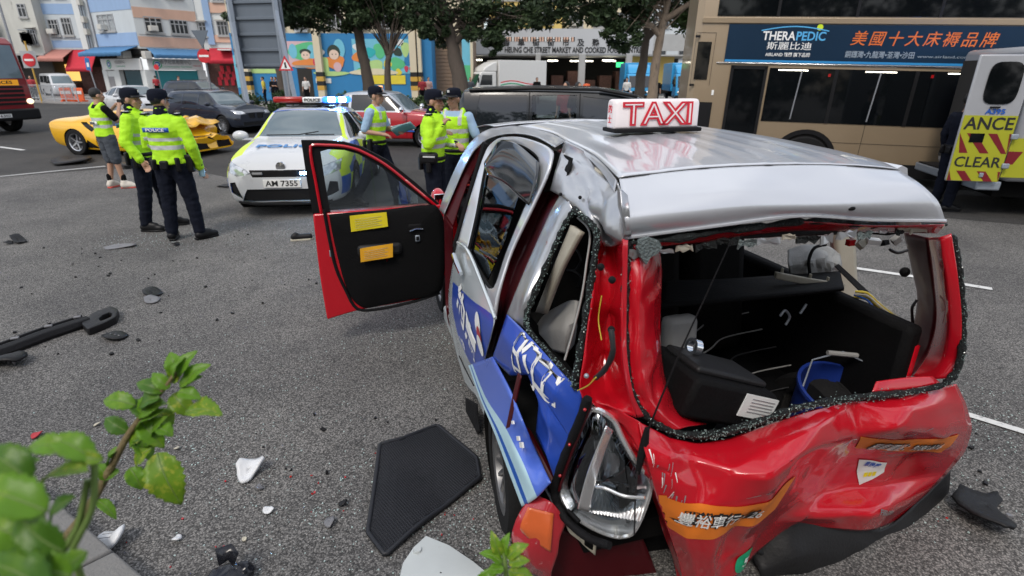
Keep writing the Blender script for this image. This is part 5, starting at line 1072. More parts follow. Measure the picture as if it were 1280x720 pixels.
 if 'vest' in W:
  b=MB();torso(b,.03,.93,1.42)
  for s in(1,-1):b.capsule(T((.06,s*.1,1.40)),T((0,s*.11,1.475)),.045,.04);b.capsule(T((-.08,s*.1,1.40)),T((0,s*.11,1.475)),.045,.04)
  garment('vest',W['vest'],b,.006,lambda p:1.08<p.z<1.135 or 1.2<p.z<1.255 or(abs(abs(p.y)-.1)<.022 and p.z>1.3 and p.x>.03),vx=.012)
 if 'trousers' in W:
  b=MB();torso(b,.018,.8,1.0);b.ball((0,0,.9),(.125,.17,.12));[leg(b,s,.032,W.get('leg_to',1.95))for s in 'LR'];garment('trousers',W['trousers'],b,.009)
 bt=W.get('boots','leather')
 for s in 'LR':
  a,t=J['an'+s],J['to'+s];b=MB();b.capsule(a+Vector((-.03,0,-.03)),t+Vector((0,0,.012)),.054,.045);b.capsule(a,a.lerp(t,.6)+Vector((0,0,.015)),.055,.05);b.capsule(a+Vector((0,0,.02)),a.lerp(J['kn'+s],W.get('boot_h',.45)),.056,.062);f_=remesh(b,.014,2)
  for v in f_.vertices:v.co.z=max(v.co.z,min(a.z,t.z)-.045)
  link('boot' if bt=='leather' else 'shoe',f_,bt,root,60)
  b=MB();d=(t-a);d.z=0;d.normalize();sd_=Vector((-d.y,d.x,0));zz=min(a.z-.085,t.z-.03);c0=Vector((a.x,a.y,zz))-d*.07;c1=Vector((t.x,t.y,zz))+d*.035;b.loft([[c0+sd_*.038,c0-sd_*.038,c0-sd_*.038+Vector((0,0,.028)),c0+sd_*.038+Vector((0,0,.028))],[c0.lerp(c1,.7)+sd_*.05,c0.lerp(c1,.7)-sd_*.05,c0.lerp(c1,.7)-sd_*.05+Vector((0,0,.026)),c0.lerp(c1,.7)+sd_*.05+Vector((0,0,.026))],[c1+sd_*.03,c1-sd_*.03,c1-sd_*.03+Vector((0,0,.026)),c1+sd_*.03+Vector((0,0,.026))]]);b.build('sole',W.get('sole','leather'),root,bevel=.008)
 if W.get('belt'):
  b=MB();b.loft([[T((.135*math.cos(t),.185*math.sin(t),z))for t in np.linspace(0,6.2832,24,endpoint=False)]for z in(.955,1.0)],False);b.build('belt','leather',root,solid=.012)
  for(a,d,m_)in((math.pi*.8,(.06,.05,.12),'leather'),(math.pi*1.25,(.07,.05,.16),'leather'),(math.pi*.5,(.1,.05,.12),'leather'),(-math.pi*.5,(.12,.06,.2),'leather'),(math.pi*1.02,(.05,.09,.1),'leather')):
   b=MB();p=T((.16*math.cos(a),.205*math.sin(a),.93));b.box(p,d,(0,0,a));b.build('pouch',m_,root,bevel=.015)
 if W.get('cap'):
  b=MB();rows=[]
  for z,k in((.03,1.0),(.06,1.03),(.095,1.0),(.12,.86),(.135,.55),(.14,.1)):rows.append([Hd((-.012+.108*k*math.cos(t),.088*k*math.sin(t),z+.018*math.cos(t)*(k>.9)))for t in np.linspace(0,6.2832,22,endpoint=False)])
  b.loft(rows,True);c_=b.build('cap','navy_cloth',root,smooth=50)
  b=MB();rows=[[Hd((-.012+rr*math.cos(t),rr*.8*math.sin(t),.05-dz))for t in np.linspace(-1.15,1.15,12)]for rr,dz in((.1,0),(.14,.008),(.175,.025))];b.grid(rows);b.build('peak','leather',c_,solid=.006)
  b=MB();b.box(Hd((.1,0,.095)),(.008,.03,.03));b.build('badge','silver_tape',c_)
  if W['cap']=='chk':
   for j in range(20):
    if j%2:continue
 return root,J,Hd,T
COP=dict(jacket='hivis',trousers='navy_cloth',belt=True,cap=True)
ca,Ja,_,Ta=human('police_officer','officer in yellow jacket and peaked cap turned to the right beside a colleague',(-4.80,7.3,0),R(12),dict(anL=(.1,.13,.09),toL=(.28,.17,.03),knL=(.09,.12,.5),anR=(-.1,-.12,.09),toR=(.08,-.16,.03),knR=(-.03,-.11,.5),elL=(.06,.26,1.14),wrL=(.26,.16,1.02),elR=(-.05,-.27,1.14),wrR=(.08,-.28,.92)),head_yaw=-.1,wear=dict(COP,shirt='shirt_blue'),group='police officers',H=1.80)
cb,Jb,_,Tb=human('police_officer','officer seen from behind with reflective police jacket and hand hanging down',(-4.13,6.78,0),R(88),dict(anL=(-.03,.16,.09),toL=(.12,.22,.03),anR=(.02,-.16,.09),toR=(.16,-.26,.03),elR=(-.02,-.29,1.12),wrR=(.10,-.27,.87),elL=(.05,.27,1.13),wrL=(.24,.2,1.02),knL=(.0,.13,.5),knR=(.03,-.13,.5)),head_yaw=-.35,wear=COP,group='police officers',H=1.80)
def strip_on(root,T,x,z,w,h,m_,txt=None,tm='ink_white',yaw=0):
 p=T((x,0,z));b=MB();rows=[[T((x+.02*(y/w)**2*2,y,zz))for y in np.linspace(-w/2,w/2,9)]for zz in(z-h/2,z+h/2)];b.grid(rows);o=b.build('back_strip',m_,root,solid=.006)
 if txt:put_text(txt,'lettering',T((x-.008,0,z)),(0,-1,0),(0,0,1),tm,o,size=h*.9,width=w*.7,bold=.001)
strip_on(cb,Tb,-.168,1.32,.3,.05,'hi_blue','POLICE');strip_on(ca,Ta,-.168,1.32,.28,.05,'hi_blue','POLICE')
# bottle in the hanging hand, folder under the other officer's arm
def held(name,label,cat,root,p,fn):
 """a thing of its own at the place of the hand that holds it"""
 bpy.context.view_layer.update();w_=root.matrix_world@Vector(p);o=thing(name,label,cat,w_,root.rotation_euler.z,None,root.scale[0]);fn(o);return o
held('water_bottle','small water bottle held by the officer seen from behind','bottle',cb,(.12,-.27,.76),lambda o:(MB().lathe([(.001,0),(.032,0),(.034,.02),(.034,.13),(.028,.16),(.013,.18)],(0,0,0),'Z',14).build('bottle_body',mat('bottle',(.35,.55,.62),.15,var=.2),o),MB().lathe([(.001,.2),(.015,.2),(.015,.175)],(0,0,0),'Z',12).build('cap','ink_white',o)))
held('folder','teal document folder held low between the two left officers','folder',cb,(.2,.2,.82),lambda o:(MB().box((0,0,0),(.02,.22,.32),(.2,.1,0)).build('cover','paper_teal',o,bevel=.004),MB().box((.008,0,.01),(.012,.2,.3),(.2,.1,0)).build('pages','ink_white',o)))
cm,Jm,_,Tm=human('person','man from behind in yellow reporter vest, grey shorts and white red trainers',(-7.25,10.15,0),R(62),dict(elR=(.12,-.26,1.2),wrR=(.3,-.08,1.42),elL=(.14,.25,1.2),wrL=(.3,.08,1.42),anL=(-.05,.13,.09),toL=(.1,.2,.03),anR=(.05,-.13,.09),toR=(.17,-.24,.03),curl=1.2),head_yaw=-.15,wear=dict(shirt='black_cloth',sleeve=.8,vest='hivis',trousers='shorts_grey',leg_to=.95,boots='shoe_white',boot_h=.05,sole='shoe_red',hair=.02),H=1.74)
for s in 'LR':b=MB();b.capsule(Jm['an'+s]+Vector((0,0,.03)),Jm['an'+s]+Vector((0,0,.13)),.047,.05);link('sock',remesh(b,.014,2),'black_cloth',cm,60)
strip_on(cm,Tm,-.158,1.165,.22,.055,'ink_white','記者 PRESS','ink_black')
held('camera','black compact camera raised by the man in the reporter vest','camera',cm,(.38,.0,1.5),lambda o:(MB().box((0,0,0),(.05,.14,.09)).build('camera_body','leather',o,bevel=.01),MB().lathe([(.03,.02),(.035,.09),(.028,.1),(.001,.1)],(0,0,0),'X',16).build('lens','leather',o)))
cw,Jw,_,Tw=human('police_officer','officer in blue shirt and vest striding right with blue papers in hand',(-2.1,8.75,0),R(-12),dict(knR=(-.12,-.1,.52),anR=(-.36,-.1,.14),toR=(-.2,-.12,.04),knL=(.16,.1,.52),anL=(.24,.1,.09),toL=(.43,.12,.04),elR=(-.06,-.24,1.14),wrR=(.18,-.18,1.10),elL=(.08,.24,1.15),wrL=(.30,.08,1.14),lean=.06),head_yaw=.05,wear=dict(shirt='shirt_blue',sleeve=.9,vest='hivis',trousers='navy_cloth',belt=True,cap=True),group='police officers',H=1.8)
def papers(o):
 for k in range(3):b=MB();b.grid([[(x,y,.012*math.sin(x*12+k)+k*.012+.35*x-y*.5)for y in(-.1,-.03,.04,.11)]for x in np.linspace(-.05,.26,6)]);b.build('sheet','paper_teal' if k!=1 else 'ink_white',o,solid=.003)
held('papers','pale blue sheets carried by the striding officer','papers',cw,(.36,-.04,1.13),papers)
cd,Jd,_,Td=human('police_officer','officer in yellow jacket with hand raised to his chin beside the taxi',(-.98,7.0,0),R(-8),dict(elR=(.02,-.27,1.16),wrR=(.14,-.09,1.36),elL=(.06,.24,1.14),wrL=(.28,.02,1.13),curl=.9,lean=.03),head_yaw=-.05,wear=COP,group='police officers',H=1.80)
b=MB();b.box((.0,-.22,1.0),(.22,.1,.13),(0,0,0));o=b.build('waist_bag','leather',cd,bevel=.03);b=MB();b.box((.02,-.275,1.02),(.14,.01,.018));b.build('zip','silver_tape',o)
ce,Je,_,Te=human('police_officer','officer in blue shirt and vest looking at a phone behind his colleague',(-.78,7.75,0),R(-100),dict(elR=(.1,-.25,1.16),wrR=(.3,-.05,1.22),elL=(.02,.3,1.14),wrL=(.05,.3,.9)),head_yaw=-.4,wear=dict(shirt='shirt_blue',sleeve=.85,vest='hivis',trousers='navy_cloth',belt=True,cap=True),group='police officers',H=1.80)
held('phone','black phone in the hand of the officer by the black van','phone',ce,(.38,-.04,1.26),lambda o:(MB().box((0,0,0),(.015,.07,.14),(0,.5,0)).build('case','leather',o,bevel=.004),MB().box((-.009,0,0),(.004,.06,.12),(0,.5,0)).build('screen','ink_grey',o)))
human('person','person in dark uniform half hidden behind the open ambulance door',(6.72,8.55,0),R(10),{},wear=dict(shirt='navy_cloth',sleeve=1.9,trousers='navy_cloth',belt=True),vox=.014)
# passers-by further back
def walker(label,p,rz,top,bottom,arms={},H=1.68):return human('person',label,(p[0],p[1],.13),rz,arms,vox=.026,wear=dict(shirt=top,sleeve=.9,trousers=bottom),group='onlookers',H=H)
walker('onlooker in yellow shirt by the legs of the big sign',([(-15.677,37,1.134)][0][0],37),R(200),'cloth_yellow','navy_cloth')
walker('onlooker in dark jacket standing next to the yellow shirt',([(-15.173,37,1.136)][0][0],37.2),R(250),'black_cloth','black_cloth')
walker('onlooker in navy with folded arms near the mural wall',([(-14.844,36.9,1.044)][0][0],36.9),R(240),'navy_cloth','black_cloth',dict(elL=(.1,.24,1.15),wrL=(.2,-.05,1.2),elR=(.1,-.24,1.15),wrR=(.2,.05,1.18)))
walker('onlooker in white shirt in front of the dark mural doorway',([(-13.354,38,1.119)][0][0],38),R(-100),'cloth_white','black_cloth')
walker('onlooker in red beside the grey guard railing',([(-35.179,43,0.951)][0][0],43),R(-60),'cloth_red','navy_cloth')
walker('woman in pink crossing before the teal shutter',([(-27.782,49,0.843)][0][0],49),R(20),'cloth_pink','navy_cloth')
walker('man in red shirt at the corner shop pier',([(-29.683,49,0.712)][0][0],49),R(140),'cloth_red','black_cloth')
walker('onlooker in grey by the brown annex',([(-2.732,38,1.149)][0][0],38),R(-90),'shorts_grey','black_cloth')
walker('onlooker in maroon near the stout mottled tree',([(-5.687,37,1.162)][0][0],37),R(-90),'cloth_red','black_cloth')
walker('onlooker in pink by the painted pier',([(-5.426,38,1.142)][0][0],38),R(-60),'cloth_pink','black_cloth')
walker('worker in pale hooded top beside the blue truck',([(7.19,37,0.961)][0][0],37),R(-120),'cloth_white','black_cloth')
walker('worker in dark clothes between the blue trucks',([(8.815,36,0.993)][0][0],36),R(-90),'black_cloth','black_cloth')
walker('worker in black by the striped white truck',([(1.61,39,1.04)][0][0],39),R(-90),'black_cloth','navy_cloth')
walker('person in red top seen through the black van window',([(1.392,15,0.668)][0][0],15.2),R(-120),'cloth_red','black_cloth')
walker('dark haired person seen through the black van window',([(1.592,14,0.755)][0][0],14.3),R(-60),'black_cloth','black_cloth')
# ------------------------------------------------------------------ the wrecked taxi
from mathutils.bvhtree import BVHTree
mat('taxi_red',(.50,.006,.016),.24,var=.10,scale=2.5,coat=.8,rvar=.06,spots=((.62,.30,.30),30,.68),spec=.35)
mat('taxi_red_scuffed',(.46,.010,.022),.3,var=.12,scale=3,coat=.6,rvar=.08,spots=((.62,.38,.38),22,.64),streak=5)
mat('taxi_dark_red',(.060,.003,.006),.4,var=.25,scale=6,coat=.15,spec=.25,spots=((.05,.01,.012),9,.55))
mat('taxi_silver',(.60,.62,.66),.3,metal=.3,var=.05,scale=2,coat=.7,rvar=.04)
mat('taxi_silver_bare',(.46,.47,.49),.32,metal=.65,var=.12,scale=7,coat=.3,rvar=.1,spots=((.34,.18,.17),14,.62))
mat('taxi_white',(.62,.68,.70),.25,metal=.2,var=.05,coat=.7,rvar=.03)
mat('taxi_blue',(.022,.075,.44),.32,var=.12,scale=4,coat=.5,spots=((.32,.36,.56),46,.69),rvar=.06)
mat('taxi_blue_pale',(.08,.16,.62),.3,var=.08,scale=3,coat=.5)
mat('stripe_pale',(.46,.66,.74),.35,var=.06,spots=((.2,.25,.3),40,.72))
mat('rubber',(.008,.008,.009),.7,spec=.2,var=.3,scale=30,bump=.3,bscale=120)
mat('rubber_glass',(.010,.012,.012),.5,spec=.3,var=.3,scale=25,spots=((.22,.30,.29),120,.60),bump=.8,bscale=150)
mat('crumb_glass',(.16,.20,.20),.25,var=.4,scale=60,spots=((.5,.55,.55),90,.6),bump=1.,bscale=120)
mat('interior_black',(.0055,.0055,.006),.75,spec=.15,var=.3,scale=9,bump=.2,bscale=90)
mat('interior_grey',(.30,.30,.29),.6,var=.12,scale=8,bump=.15,bscale=120)
mat('interior_beige',(.40,.37,.30),.65,var=.12,scale=8,bump=.15,bscale=120)
mat('seat_cloth',(.012,.0115,.011),.95,spec=.1,var=.3,scale=20,bump=.3,bscale=150)
mat('bumper_plastic',(.014,.014,.015),.5,spec=.35,var=.3,scale=7,bump=.1,bscale=70,spots=((.12,.12,.12),18,.68))
mat('lens_orange',(.62,.12,.03),.25,var=.15,scale=12,coat=.6,spots=((.7,.4,.3),26,.68))
mat('lens_red',(.42,.02,.03),.2,var=.15,scale=8,coat=.8,spots=((.65,.45,.45),28,.62))
mat('reflector',(.86,.87,.88),.16,metal=.75,var=.08,scale=6,rvar=.03)
mat('reflector_rib',(.78,.79,.8),.25,metal=.6,var=.3,scale=20)
mat('bracket_beige',(.48,.45,.36),.6,var=.15,scale=12)
mat('sticker_orange',(.78,.20,.02),.45,var=.06)
mat('sticker_yellow',(.80,.66,.02),.5,var=.06);mat('sticker_amber',(.85,.42,.02),.5,var=.06)
mat('sticker_green',(.01,.36,.17),.4,var=.05);mat('sticker_white',(.74,.76,.74),.45,var=.05)
mat('bucket_blue',(.012,.035,.22),.35,var=.15,scale=5)
mat('taxi_sign_white',(.80,.74,.74),.35,var=.04);mat('cable_yellow',(.65,.5,.05),.5);mat('cable_black',(.02,.02,.022),.5)
clear_glass('door_glass',(.80,.86,.88),.25);clear_glass('lens_clear',(.93,.95,.95),.3,.03);clear_glass('visor_tint',(.10,.11,.12),.9,.03);clear_glass('side_glass',(.45,.52,.54),.15)
taxi=thing('crashed_taxi','red and silver taxi with smashed rear, shattered windows and one door open','taxi',(.984,1.732,0),R(106))
TP=taxi
def dense(rows,n=6,m=None):
 m=m or n;a=[crom(r_,n)for r_ in rows];cols=[crom([r_[k]for r_ in a],m)for k in range(len(a[0]))];return[[c[i]for c in cols]for i in range(len(cols[0]))]
def crumpled(p,nrm,amp,fr,seed):
 q=Vector((p.x*fr+seed,p.y*fr,p.z*fr));r1=1-abs(mnoise.noise(q))*2.2;r2=1-abs(mnoise.noise(q*2.3))*2;return p+nrm*(amp*(r1*.7+r2*.3))
def folds(count,seed,lo,hi,amp,wid):
 rnd=random.Random(seed);out=[]
 for _ in range(count):
  a=rnd.uniform(0,math.pi);c=Vector([rnd.uniform(lo[i],hi[i])for i in range(3)]);nrm=Vector((rnd.uniform(-.3,.3),math.cos(a),math.sin(a))).normalized();d2=nrm.cross(Vector((1,0,0))).normalized();out.append((c,nrm,d2,rnd.uniform(.4,1)*amp*rnd.choice((-1,1)),rnd.uniform(.5,1.3)*wid,rnd.uniform(.5,1.2)*wid*4))
 return out
def fold_at(F_,p):
 s_=0.
 for c,nrm,d2,a,w,L_ in F_:
  q=p-c;u=abs(q.dot(nrm))/w;v=abs(q.dot(d2))/L_
  if u<1 and v<1:s_+=a*(1-u)*(1-v)
 return s_
def creased(rows,k,jit,seed):
 """tighten the bend at every net line so that flat facets meet in sharp folds"""
 rnd=random.Random(int(seed*10)+3);G_=[[Vector(p)for p in r_]for r_ in rows];I,K=len(G_),len(G_[0])
 for i in range(1,I-1):
  for j in range(1,K-1):G_[i][j]=G_[i][j]+Vector((rnd.uniform(-jit,jit),rnd.uniform(-jit,jit)*.6,rnd.uniform(-jit,jit)*.5))
 def ins(L_):
  o=[L_[0]]
  for i in range(1,len(L_)-1):
   kk=k*rnd.uniform(.5,1.6);o+=[L_[i].lerp(L_[i-1],kk),L_[i].lerp(L_[i+1],kk)]
  return o+[L_[-1]]
 st_=rnd.getstate();A=[]
 for r_ in G_:rnd.setstate(st_);A.append(ins(r_))
 st_=rnd.getstate();B=[]
 for j in range(len(A[0])):rnd.setstate(st_);B.append(ins([r_[j]for r_ in A]))
 return[[B[j][i]for j in range(len(B))]for i in range(len(B[0]))]
def net(name,m,rows,parent=None,n=6,amp=0.,fr=6.,seed=0.,solid=.004,smooth=38,mi=None,keep_edge=True,fold=None,crease=0.,jit=0.):
 """panel skin passing through a net of points, with pressed-in creases"""
 if crease:rows=creased(rows,crease,jit,seed)
 g_=dense(rows,n);I,K=len(g_),len(g_[0])
 if amp or fold:
  o2=[[None]*K for _ in range(I)]
  for i in range(I):
   for k in range(K):
    du=g_[i][min(k+1,K-1)]-g_[i][max(k-1,0)];dv=g_[min(i+1,I-1)][k]-g_[max(i-1,0)][k];nn=du.cross(dv)
    nn=nn.normalized()if nn.length>1e-9 else Vector((0,0,1));e=min(i,I-1-i,k,K-1-k);ke=min(1,e/3)if keep_edge else 1;o2[i][k]=crumpled(g_[i][k],nn,amp*ke,fr,seed)
    if fold:o2[i][k]=o2[i][k]+nn*fold_at(fold,g_[i][k])*ke
  g_=o2
 b=MB();b.grid(g_)
 if mi:b.mi=[mi[min(len(mi)-1,(j%(K-1))//n)]for j in range(len(b.f))]
 return b.build(name,m,parent or TP,smooth=smooth,solid=solid,fix=False)
def bvh(*objs):
 vs,fs=[],[]
 for o in objs:
  n0=len(vs);vs+=[v.co.copy()for v in o.data.vertices];fs+=[[i+n0 for i in p.vertices]for p in o.data.polygons]
 return BVHTree.FromPolygons(vs,fs)
def drape(tree,me,direction,lift=.004,far=2.5):
 """lay a flat print onto a bent panel: each point slides along the direction until it meets the skin"""
 d=Vector(direction).normalized();miss=0
 for v in me.vertices:
  h=tree.ray_cast(v.co-d*far,d)
  if h[0]is None:
   h2=tree.find_nearest(v.co);
   if h2[0]is not None:v.co=h2[0]-d*lift
  else:v.co=h[0]-d*lift
def fine_quad(p00,p10,p11,p01,nu,nv):
 b=MB();P=[Vector(p)for p in(p00,p10,p11,p01)]
 b.grid([[P[0].lerp(P[1],i/nu).lerp(P[3].lerp(P[2],i/nu),j/nv)for i in range(nu+1)]for j in range(nv+1)]);return b.mesh('q',False)
def seal(name,pts,r,m='rubber_glass',parent=None,n=5,jit=.35,closed=False,seed=1,seg=8):
 rnd=random.Random(seed);P=[Vector(p)for p in pts];pth=crom(P+([P[0]]if closed else[]),n);
 b=MB();b.tube(pth,[r*(1+rnd.uniform(-jit,jit))for _ in pth],seg);return b.build(name,m,parent or TP,smooth=50)
def crumbs(name,pts,spread,count,seed,size=(.0012,.0038),parent=None,m='crumb_clear'):
 """cubes of toughened glass too many to count, clinging along a line"""
 rnd=random.Random(seed);P=crom([Vector(p)for p in pts],6);b=MB()
 for _ in range(count):
  j=rnd.randrange(len(P)-1);p=P[j].lerp(P[j+1],rnd.random())+Vector([rnd.gauss(0,spread)for _ in range(3)]);s_=rnd.uniform(*size);b.box(p,(s_,s_*rnd.uniform(.6,1.3),s_*rnd.uniform(.6,1.2)),(rnd.uniform(0,3),rnd.uniform(0,3),rnd.uniform(0,3)))
 o=b.build(name,m,parent or TP,smooth=0,fix=False);o['kind']='stuff';return o
mat('crumb_clear',(.20,.28,.26),.15,var=.7,scale=120,spec=.8)
# --- roof skin with pressed ribs
Lp=crom([(2.222,0.509,1.655),(2.282,0.373,1.655),(1.83,0.288,1.655),(1.356,0.349,1.655),(0.857,0.42,1.655),(0.263,0.585,1.655)],8);Rp=crom([(2.127,-0.768,1.65),(1.949,-0.829,1.65),(1.268,-0.823,1.65),(0.713,-0.72,1.65),(0.354,-0.604,1.65),(0.177,-0.494,1.65)],8)
rows=[]
for i,(a,c)in enumerate(zip(Lp,Rp)):
 a,c=Vector(a),Vector(c);row=[]
 for k in range(49):
  t=k/48;p=a.lerp(c,t);p.z+=.03*(1-(2*t-1)**2)**.8
  f=(t*9)%1.0;rib=math.exp(-((f-.5)/.12)**2)*(1 if.1<t<.92 else 0);p.z+=.0045*rib*min(1,(len(Lp)-i)/6)
  dent=.02*math.exp(-((t-.13)**2/.006+(i-30)**2/50));p.z-=dent;row.append(p)
 rows.append(row)
b=MB();b.grid(rows);roof=b.build('roof','taxi_silver',TP,smooth=40,solid=.004,fix=False)
# roof front down to the windscreen top
fr_=[[p+Vector((.25,0,-.01))for p in rows[0][::6]],[p+Vector((.55,0,-.05))for p in rows[0][::6]]];net('roof_front','taxi_silver',[rows[0][::6]]+fr_,n=3)
b=MB();b.tube([p+Vector((-.004,0,-.006))for p in rows[-1]],.005,6);b.build('roof_seam','seam',TP)
# --- tailgate top panel
rear_rows=[[rows[-1][k]+Vector((-.006,0,-.004))for k in(0,10,20,35,48)],
[[(0.17,0.61,1.596)][0],[(0.14,0.428,1.615)][0],[(0.11,0.213,1.623)][0],[(0.1,-0.13,1.612)][0],[(0.06,-0.474,1.614)][0]],
[[(0.115,0.628,1.551)][0],[(0.09,0.438,1.568)][0],[(0.07,0.205,1.579)][0],[(0.05,-0.158,1.569)][0],[(0.02,-0.515,1.564)][0]],
[[(0.14,0.602,1.489)][0],[(0.1,0.305,1.517)][0],[(0.08,0.007,1.535)][0],[(0.07,-0.305,1.503)][0],[(0.02,-0.574,1.494)][0]]]
gate_top=net('tailgate_top','taxi_silver',rear_rows,n=8,amp=.0015,fr=5)
b=MB();b.tube([Vector(p)+Vector((-.004,0,-.002))for p in crom(rear_rows[3],5)],.006,6);b.build('tailgate_lip','taxi_silver',TP)
b=MB();b.ball([(0.055,-0.181,1.553)][0],(.012,.016,.009));b.build('washer_nozzle','rubber',TP)
net('rust_scrape','taxi_silver_bare',[[[(0.155,0.632,1.641)][0],[(0.15,0.608,1.62)][0]],[[(0.12,0.639,1.583)][0],[(0.115,0.615,1.583)][0]],[[(0.13,0.619,1.493)][0],[(0.125,0.596,1.495)][0]]],amp=.004,fr=30)
net('corner_flange','taxi_silver_bare',[[[(0.2,0.619,1.652)][0],[(0.17,0.608,1.601)][0]],[[(0.2,0.609,1.564)][0],[(0.13,0.619,1.56)][0]],[[(0.17,0.609,1.484)][0],[(0.14,0.599,1.486)][0]],[[(0.15,0.607,1.443)][0],[(0.14,0.601,1.446)][0]]],amp=.002)
# --- rear window frame, seal with glass crumbs clinging to it
RW0=[(787,303)]
seal_l=[(0.14,0.589,1.472),(0.119,0.607,1.391),(0.075,0.621,1.229),(0.037,0.623,1.088),(0.012,0.61,0.994),(-0.009,0.573,0.92),(-0.028,0.483,0.849),(-0.038,0.373,0.812),(-0.05,0.27,0.814),(-0.054,0.13,0.836),(-0.048,-0.04,0.858),(-0.04,-0.265,0.851),(-0.034,-0.548,0.824),(-0.034,-0.743,0.828),(-0.021,-0.817,0.874),(0.006,-0.843,0.975),(0.048,-0.838,1.131),(0.09,-0.812,1.286),(0.12,-0.776,1.397)]
seal('window_seal',seal_l,.0125,seed=3,n=7)
seal('window_seal',[(0.11,0.605,1.476),(0.11,0.429,1.478),(0.11,0.293,1.49),(0.11,0.127,1.497),(0.11,-0.027,1.503),(0.11,-0.206,1.491),(0.11,-0.358,1.469),(0.11,-0.543,1.459),(0.11,-0.716,1.445)],.011,seed=4,n=6,jit=.5)
crumbs('glass_crumbs',[Vector(p)+Vector((-.006,0,0))for p in seal_l],.006,1300,2)
crumbs('glass_crumbs',[Vector(p)+Vector((-.012,0,.006))for p in seal_l[7:13]],.010,500,3)
frL=[[([(0.138,0.584,1.461)][0]),([(0.157,0.545,1.458)][0]),([(0.189,0.481,1.441)][0]),([(0.238,0.421,1.402)][0])],
[([(0.115,0.597,1.378)][0]),([(0.098,0.569,1.381)][0]),([(0.148,0.493,1.362)][0]),([(0.228,0.41,1.327)][0])],
[([(0.078,0.609,1.24)][0]),([(0.056,0.581,1.246)][0]),([(0.109,0.5,1.219)][0]),([(0.188,0.422,1.179)][0])],
[([(0.043,0.61,1.112)][0]),([(0.022,0.584,1.119)][0]),([(0.073,0.503,1.087)][0]),([(0.152,0.425,1.045)][0])],
[([(0.011,0.596,0.992)][0]),([(-0.002,0.569,1.011)][0]),([(0.045,0.498,0.981)][0]),([(0.121,0.408,0.929)][0])],
[([(-0.011,0.552,0.912)][0]),([(-0.02,0.523,0.925)][0]),([(0.023,0.459,0.899)][0]),([(0.094,0.356,0.828)][0])],
[([(-0.03,0.459,0.843)][0]),([(-0.032,0.436,0.846)][0]),([(0.002,0.374,0.821)][0]),([(0.074,0.241,0.757)][0])]]
net('window_frame','taxi_red',frL,n=9,amp=.002,fr=9,seed=2,smooth=22,fold=folds(24,31,(-.1,.4,.8),(.2,.8,1.6),.010,.04))
net('window_frame','taxi_red',[[[(0.12,0.588,1.472)][0],[(0.14,0.559,1.45)][0]],[[(0.12,0.393,1.478)][0],[(0.16,0.357,1.442)][0]],[[(0.11,0.189,1.493)][0],[(0.16,0.138,1.454)][0]],[[(0.1,-0.024,1.506)][0],[(0.16,-0.09,1.455)][0]],[[(0.09,-0.332,1.473)][0],[(0.16,-0.422,1.425)][0]],[[(0.03,-0.591,1.473)][0],[(0.1,-0.669,1.419)][0]]],n=5,amp=.004,fr=14)
net('window_frame','taxi_red',[[[(0.08,-0.711,1.419)][0],[(0.1,-0.691,1.402)][0],[(0.22,-0.793,1.358)][0]],[[(0.04,-0.752,1.26)][0],[(0.06,-0.734,1.238)][0],[(0.2,-0.864,1.175)][0]],[[(0.02,-0.818,1.077)][0],[(0.05,-0.801,1.059)][0],[(0.2,-0.948,0.982)][0]],[[(0,-0.842,0.924)][0],[(0.05,-0.842,0.895)][0],[(0.18,-0.929,0.839)][0]],[[(-0.01,-0.821,0.834)][0],[(0.04,-0.803,0.802)][0],[(0.15,-0.833,0.75)][0]]],n=6,amp=.004,fr=9,seed=5)
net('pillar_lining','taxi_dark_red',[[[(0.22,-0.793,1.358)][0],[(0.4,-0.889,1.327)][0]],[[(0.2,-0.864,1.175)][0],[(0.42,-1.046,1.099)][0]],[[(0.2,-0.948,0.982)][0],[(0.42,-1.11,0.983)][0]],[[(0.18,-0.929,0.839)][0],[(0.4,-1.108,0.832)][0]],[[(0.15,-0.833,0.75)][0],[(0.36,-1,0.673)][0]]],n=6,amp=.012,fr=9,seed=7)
net('window_frame','taxi_red',[[[(0,-0.434,0.873)][0],[(-0.02,-0.401,0.844)][0]],[[(0,-0.573,0.868)][0],[(-0.02,-0.564,0.827)][0]],[[(0,-0.722,0.852)][0],[(-0.02,-0.748,0.826)][0]]],n=5,amp=.006,fr=16)
# torn headliner scraps and crumbs under the top lip
rnd=random.Random(21)
for i in range(16):
 u=i/15;P=Vector([(0.12,0.564,1.449)][0]).lerp(Vector([(0.08,-0.625,1.449)][0]),u)+Vector((0,0,rnd.uniform(-.012,.006)));b=MB();w=rnd.uniform(.015,.05);h=rnd.uniform(.008,.022)
 pts=[P+Vector((rnd.uniform(-.006,.006),-w+2*w*k/5,h*rnd.uniform(.3,1)))for k in range(6)]+[P+Vector((rnd.uniform(-.006,.006),w-2*w*k/5,-h*rnd.uniform(.3,1.2)))for k in range(6)]
 b.add(pts,[tuple(range(12))]);b.build('torn_trim',rnd.choice(['crumb_glass','rubber_glass','taxi_silver_bare','interior_beige','rubber_glass']),TP,solid=.006,smooth=0)
b=MB();pts=[(0.1,0.581,1.488),(0.1,0.551,1.496),(0.1,0.516,1.482),(0.1,0.502,1.46),(0.1,0.517,1.44),(0.1,0.539,1.431),(0.1,0.553,1.406),(0.1,0.572,1.429),(0.1,0.587,1.462)];b.add(pts,[tuple(range(len(pts)))]);b.build('glass_clump','crumb_glass',TP,solid=.02,smooth=0)
net('burnt_lip','interior_beige',[[[(0.085,-0.432,1.482)][0],[(0.09,-0.457,1.447)][0]],[[(0.08,-0.481,1.483)][0],[(0.09,-0.508,1.437)][0]],[[(0.07,-0.525,1.483)][0],[(0.08,-0.557,1.448)][0]]],amp=.01,fr=25)
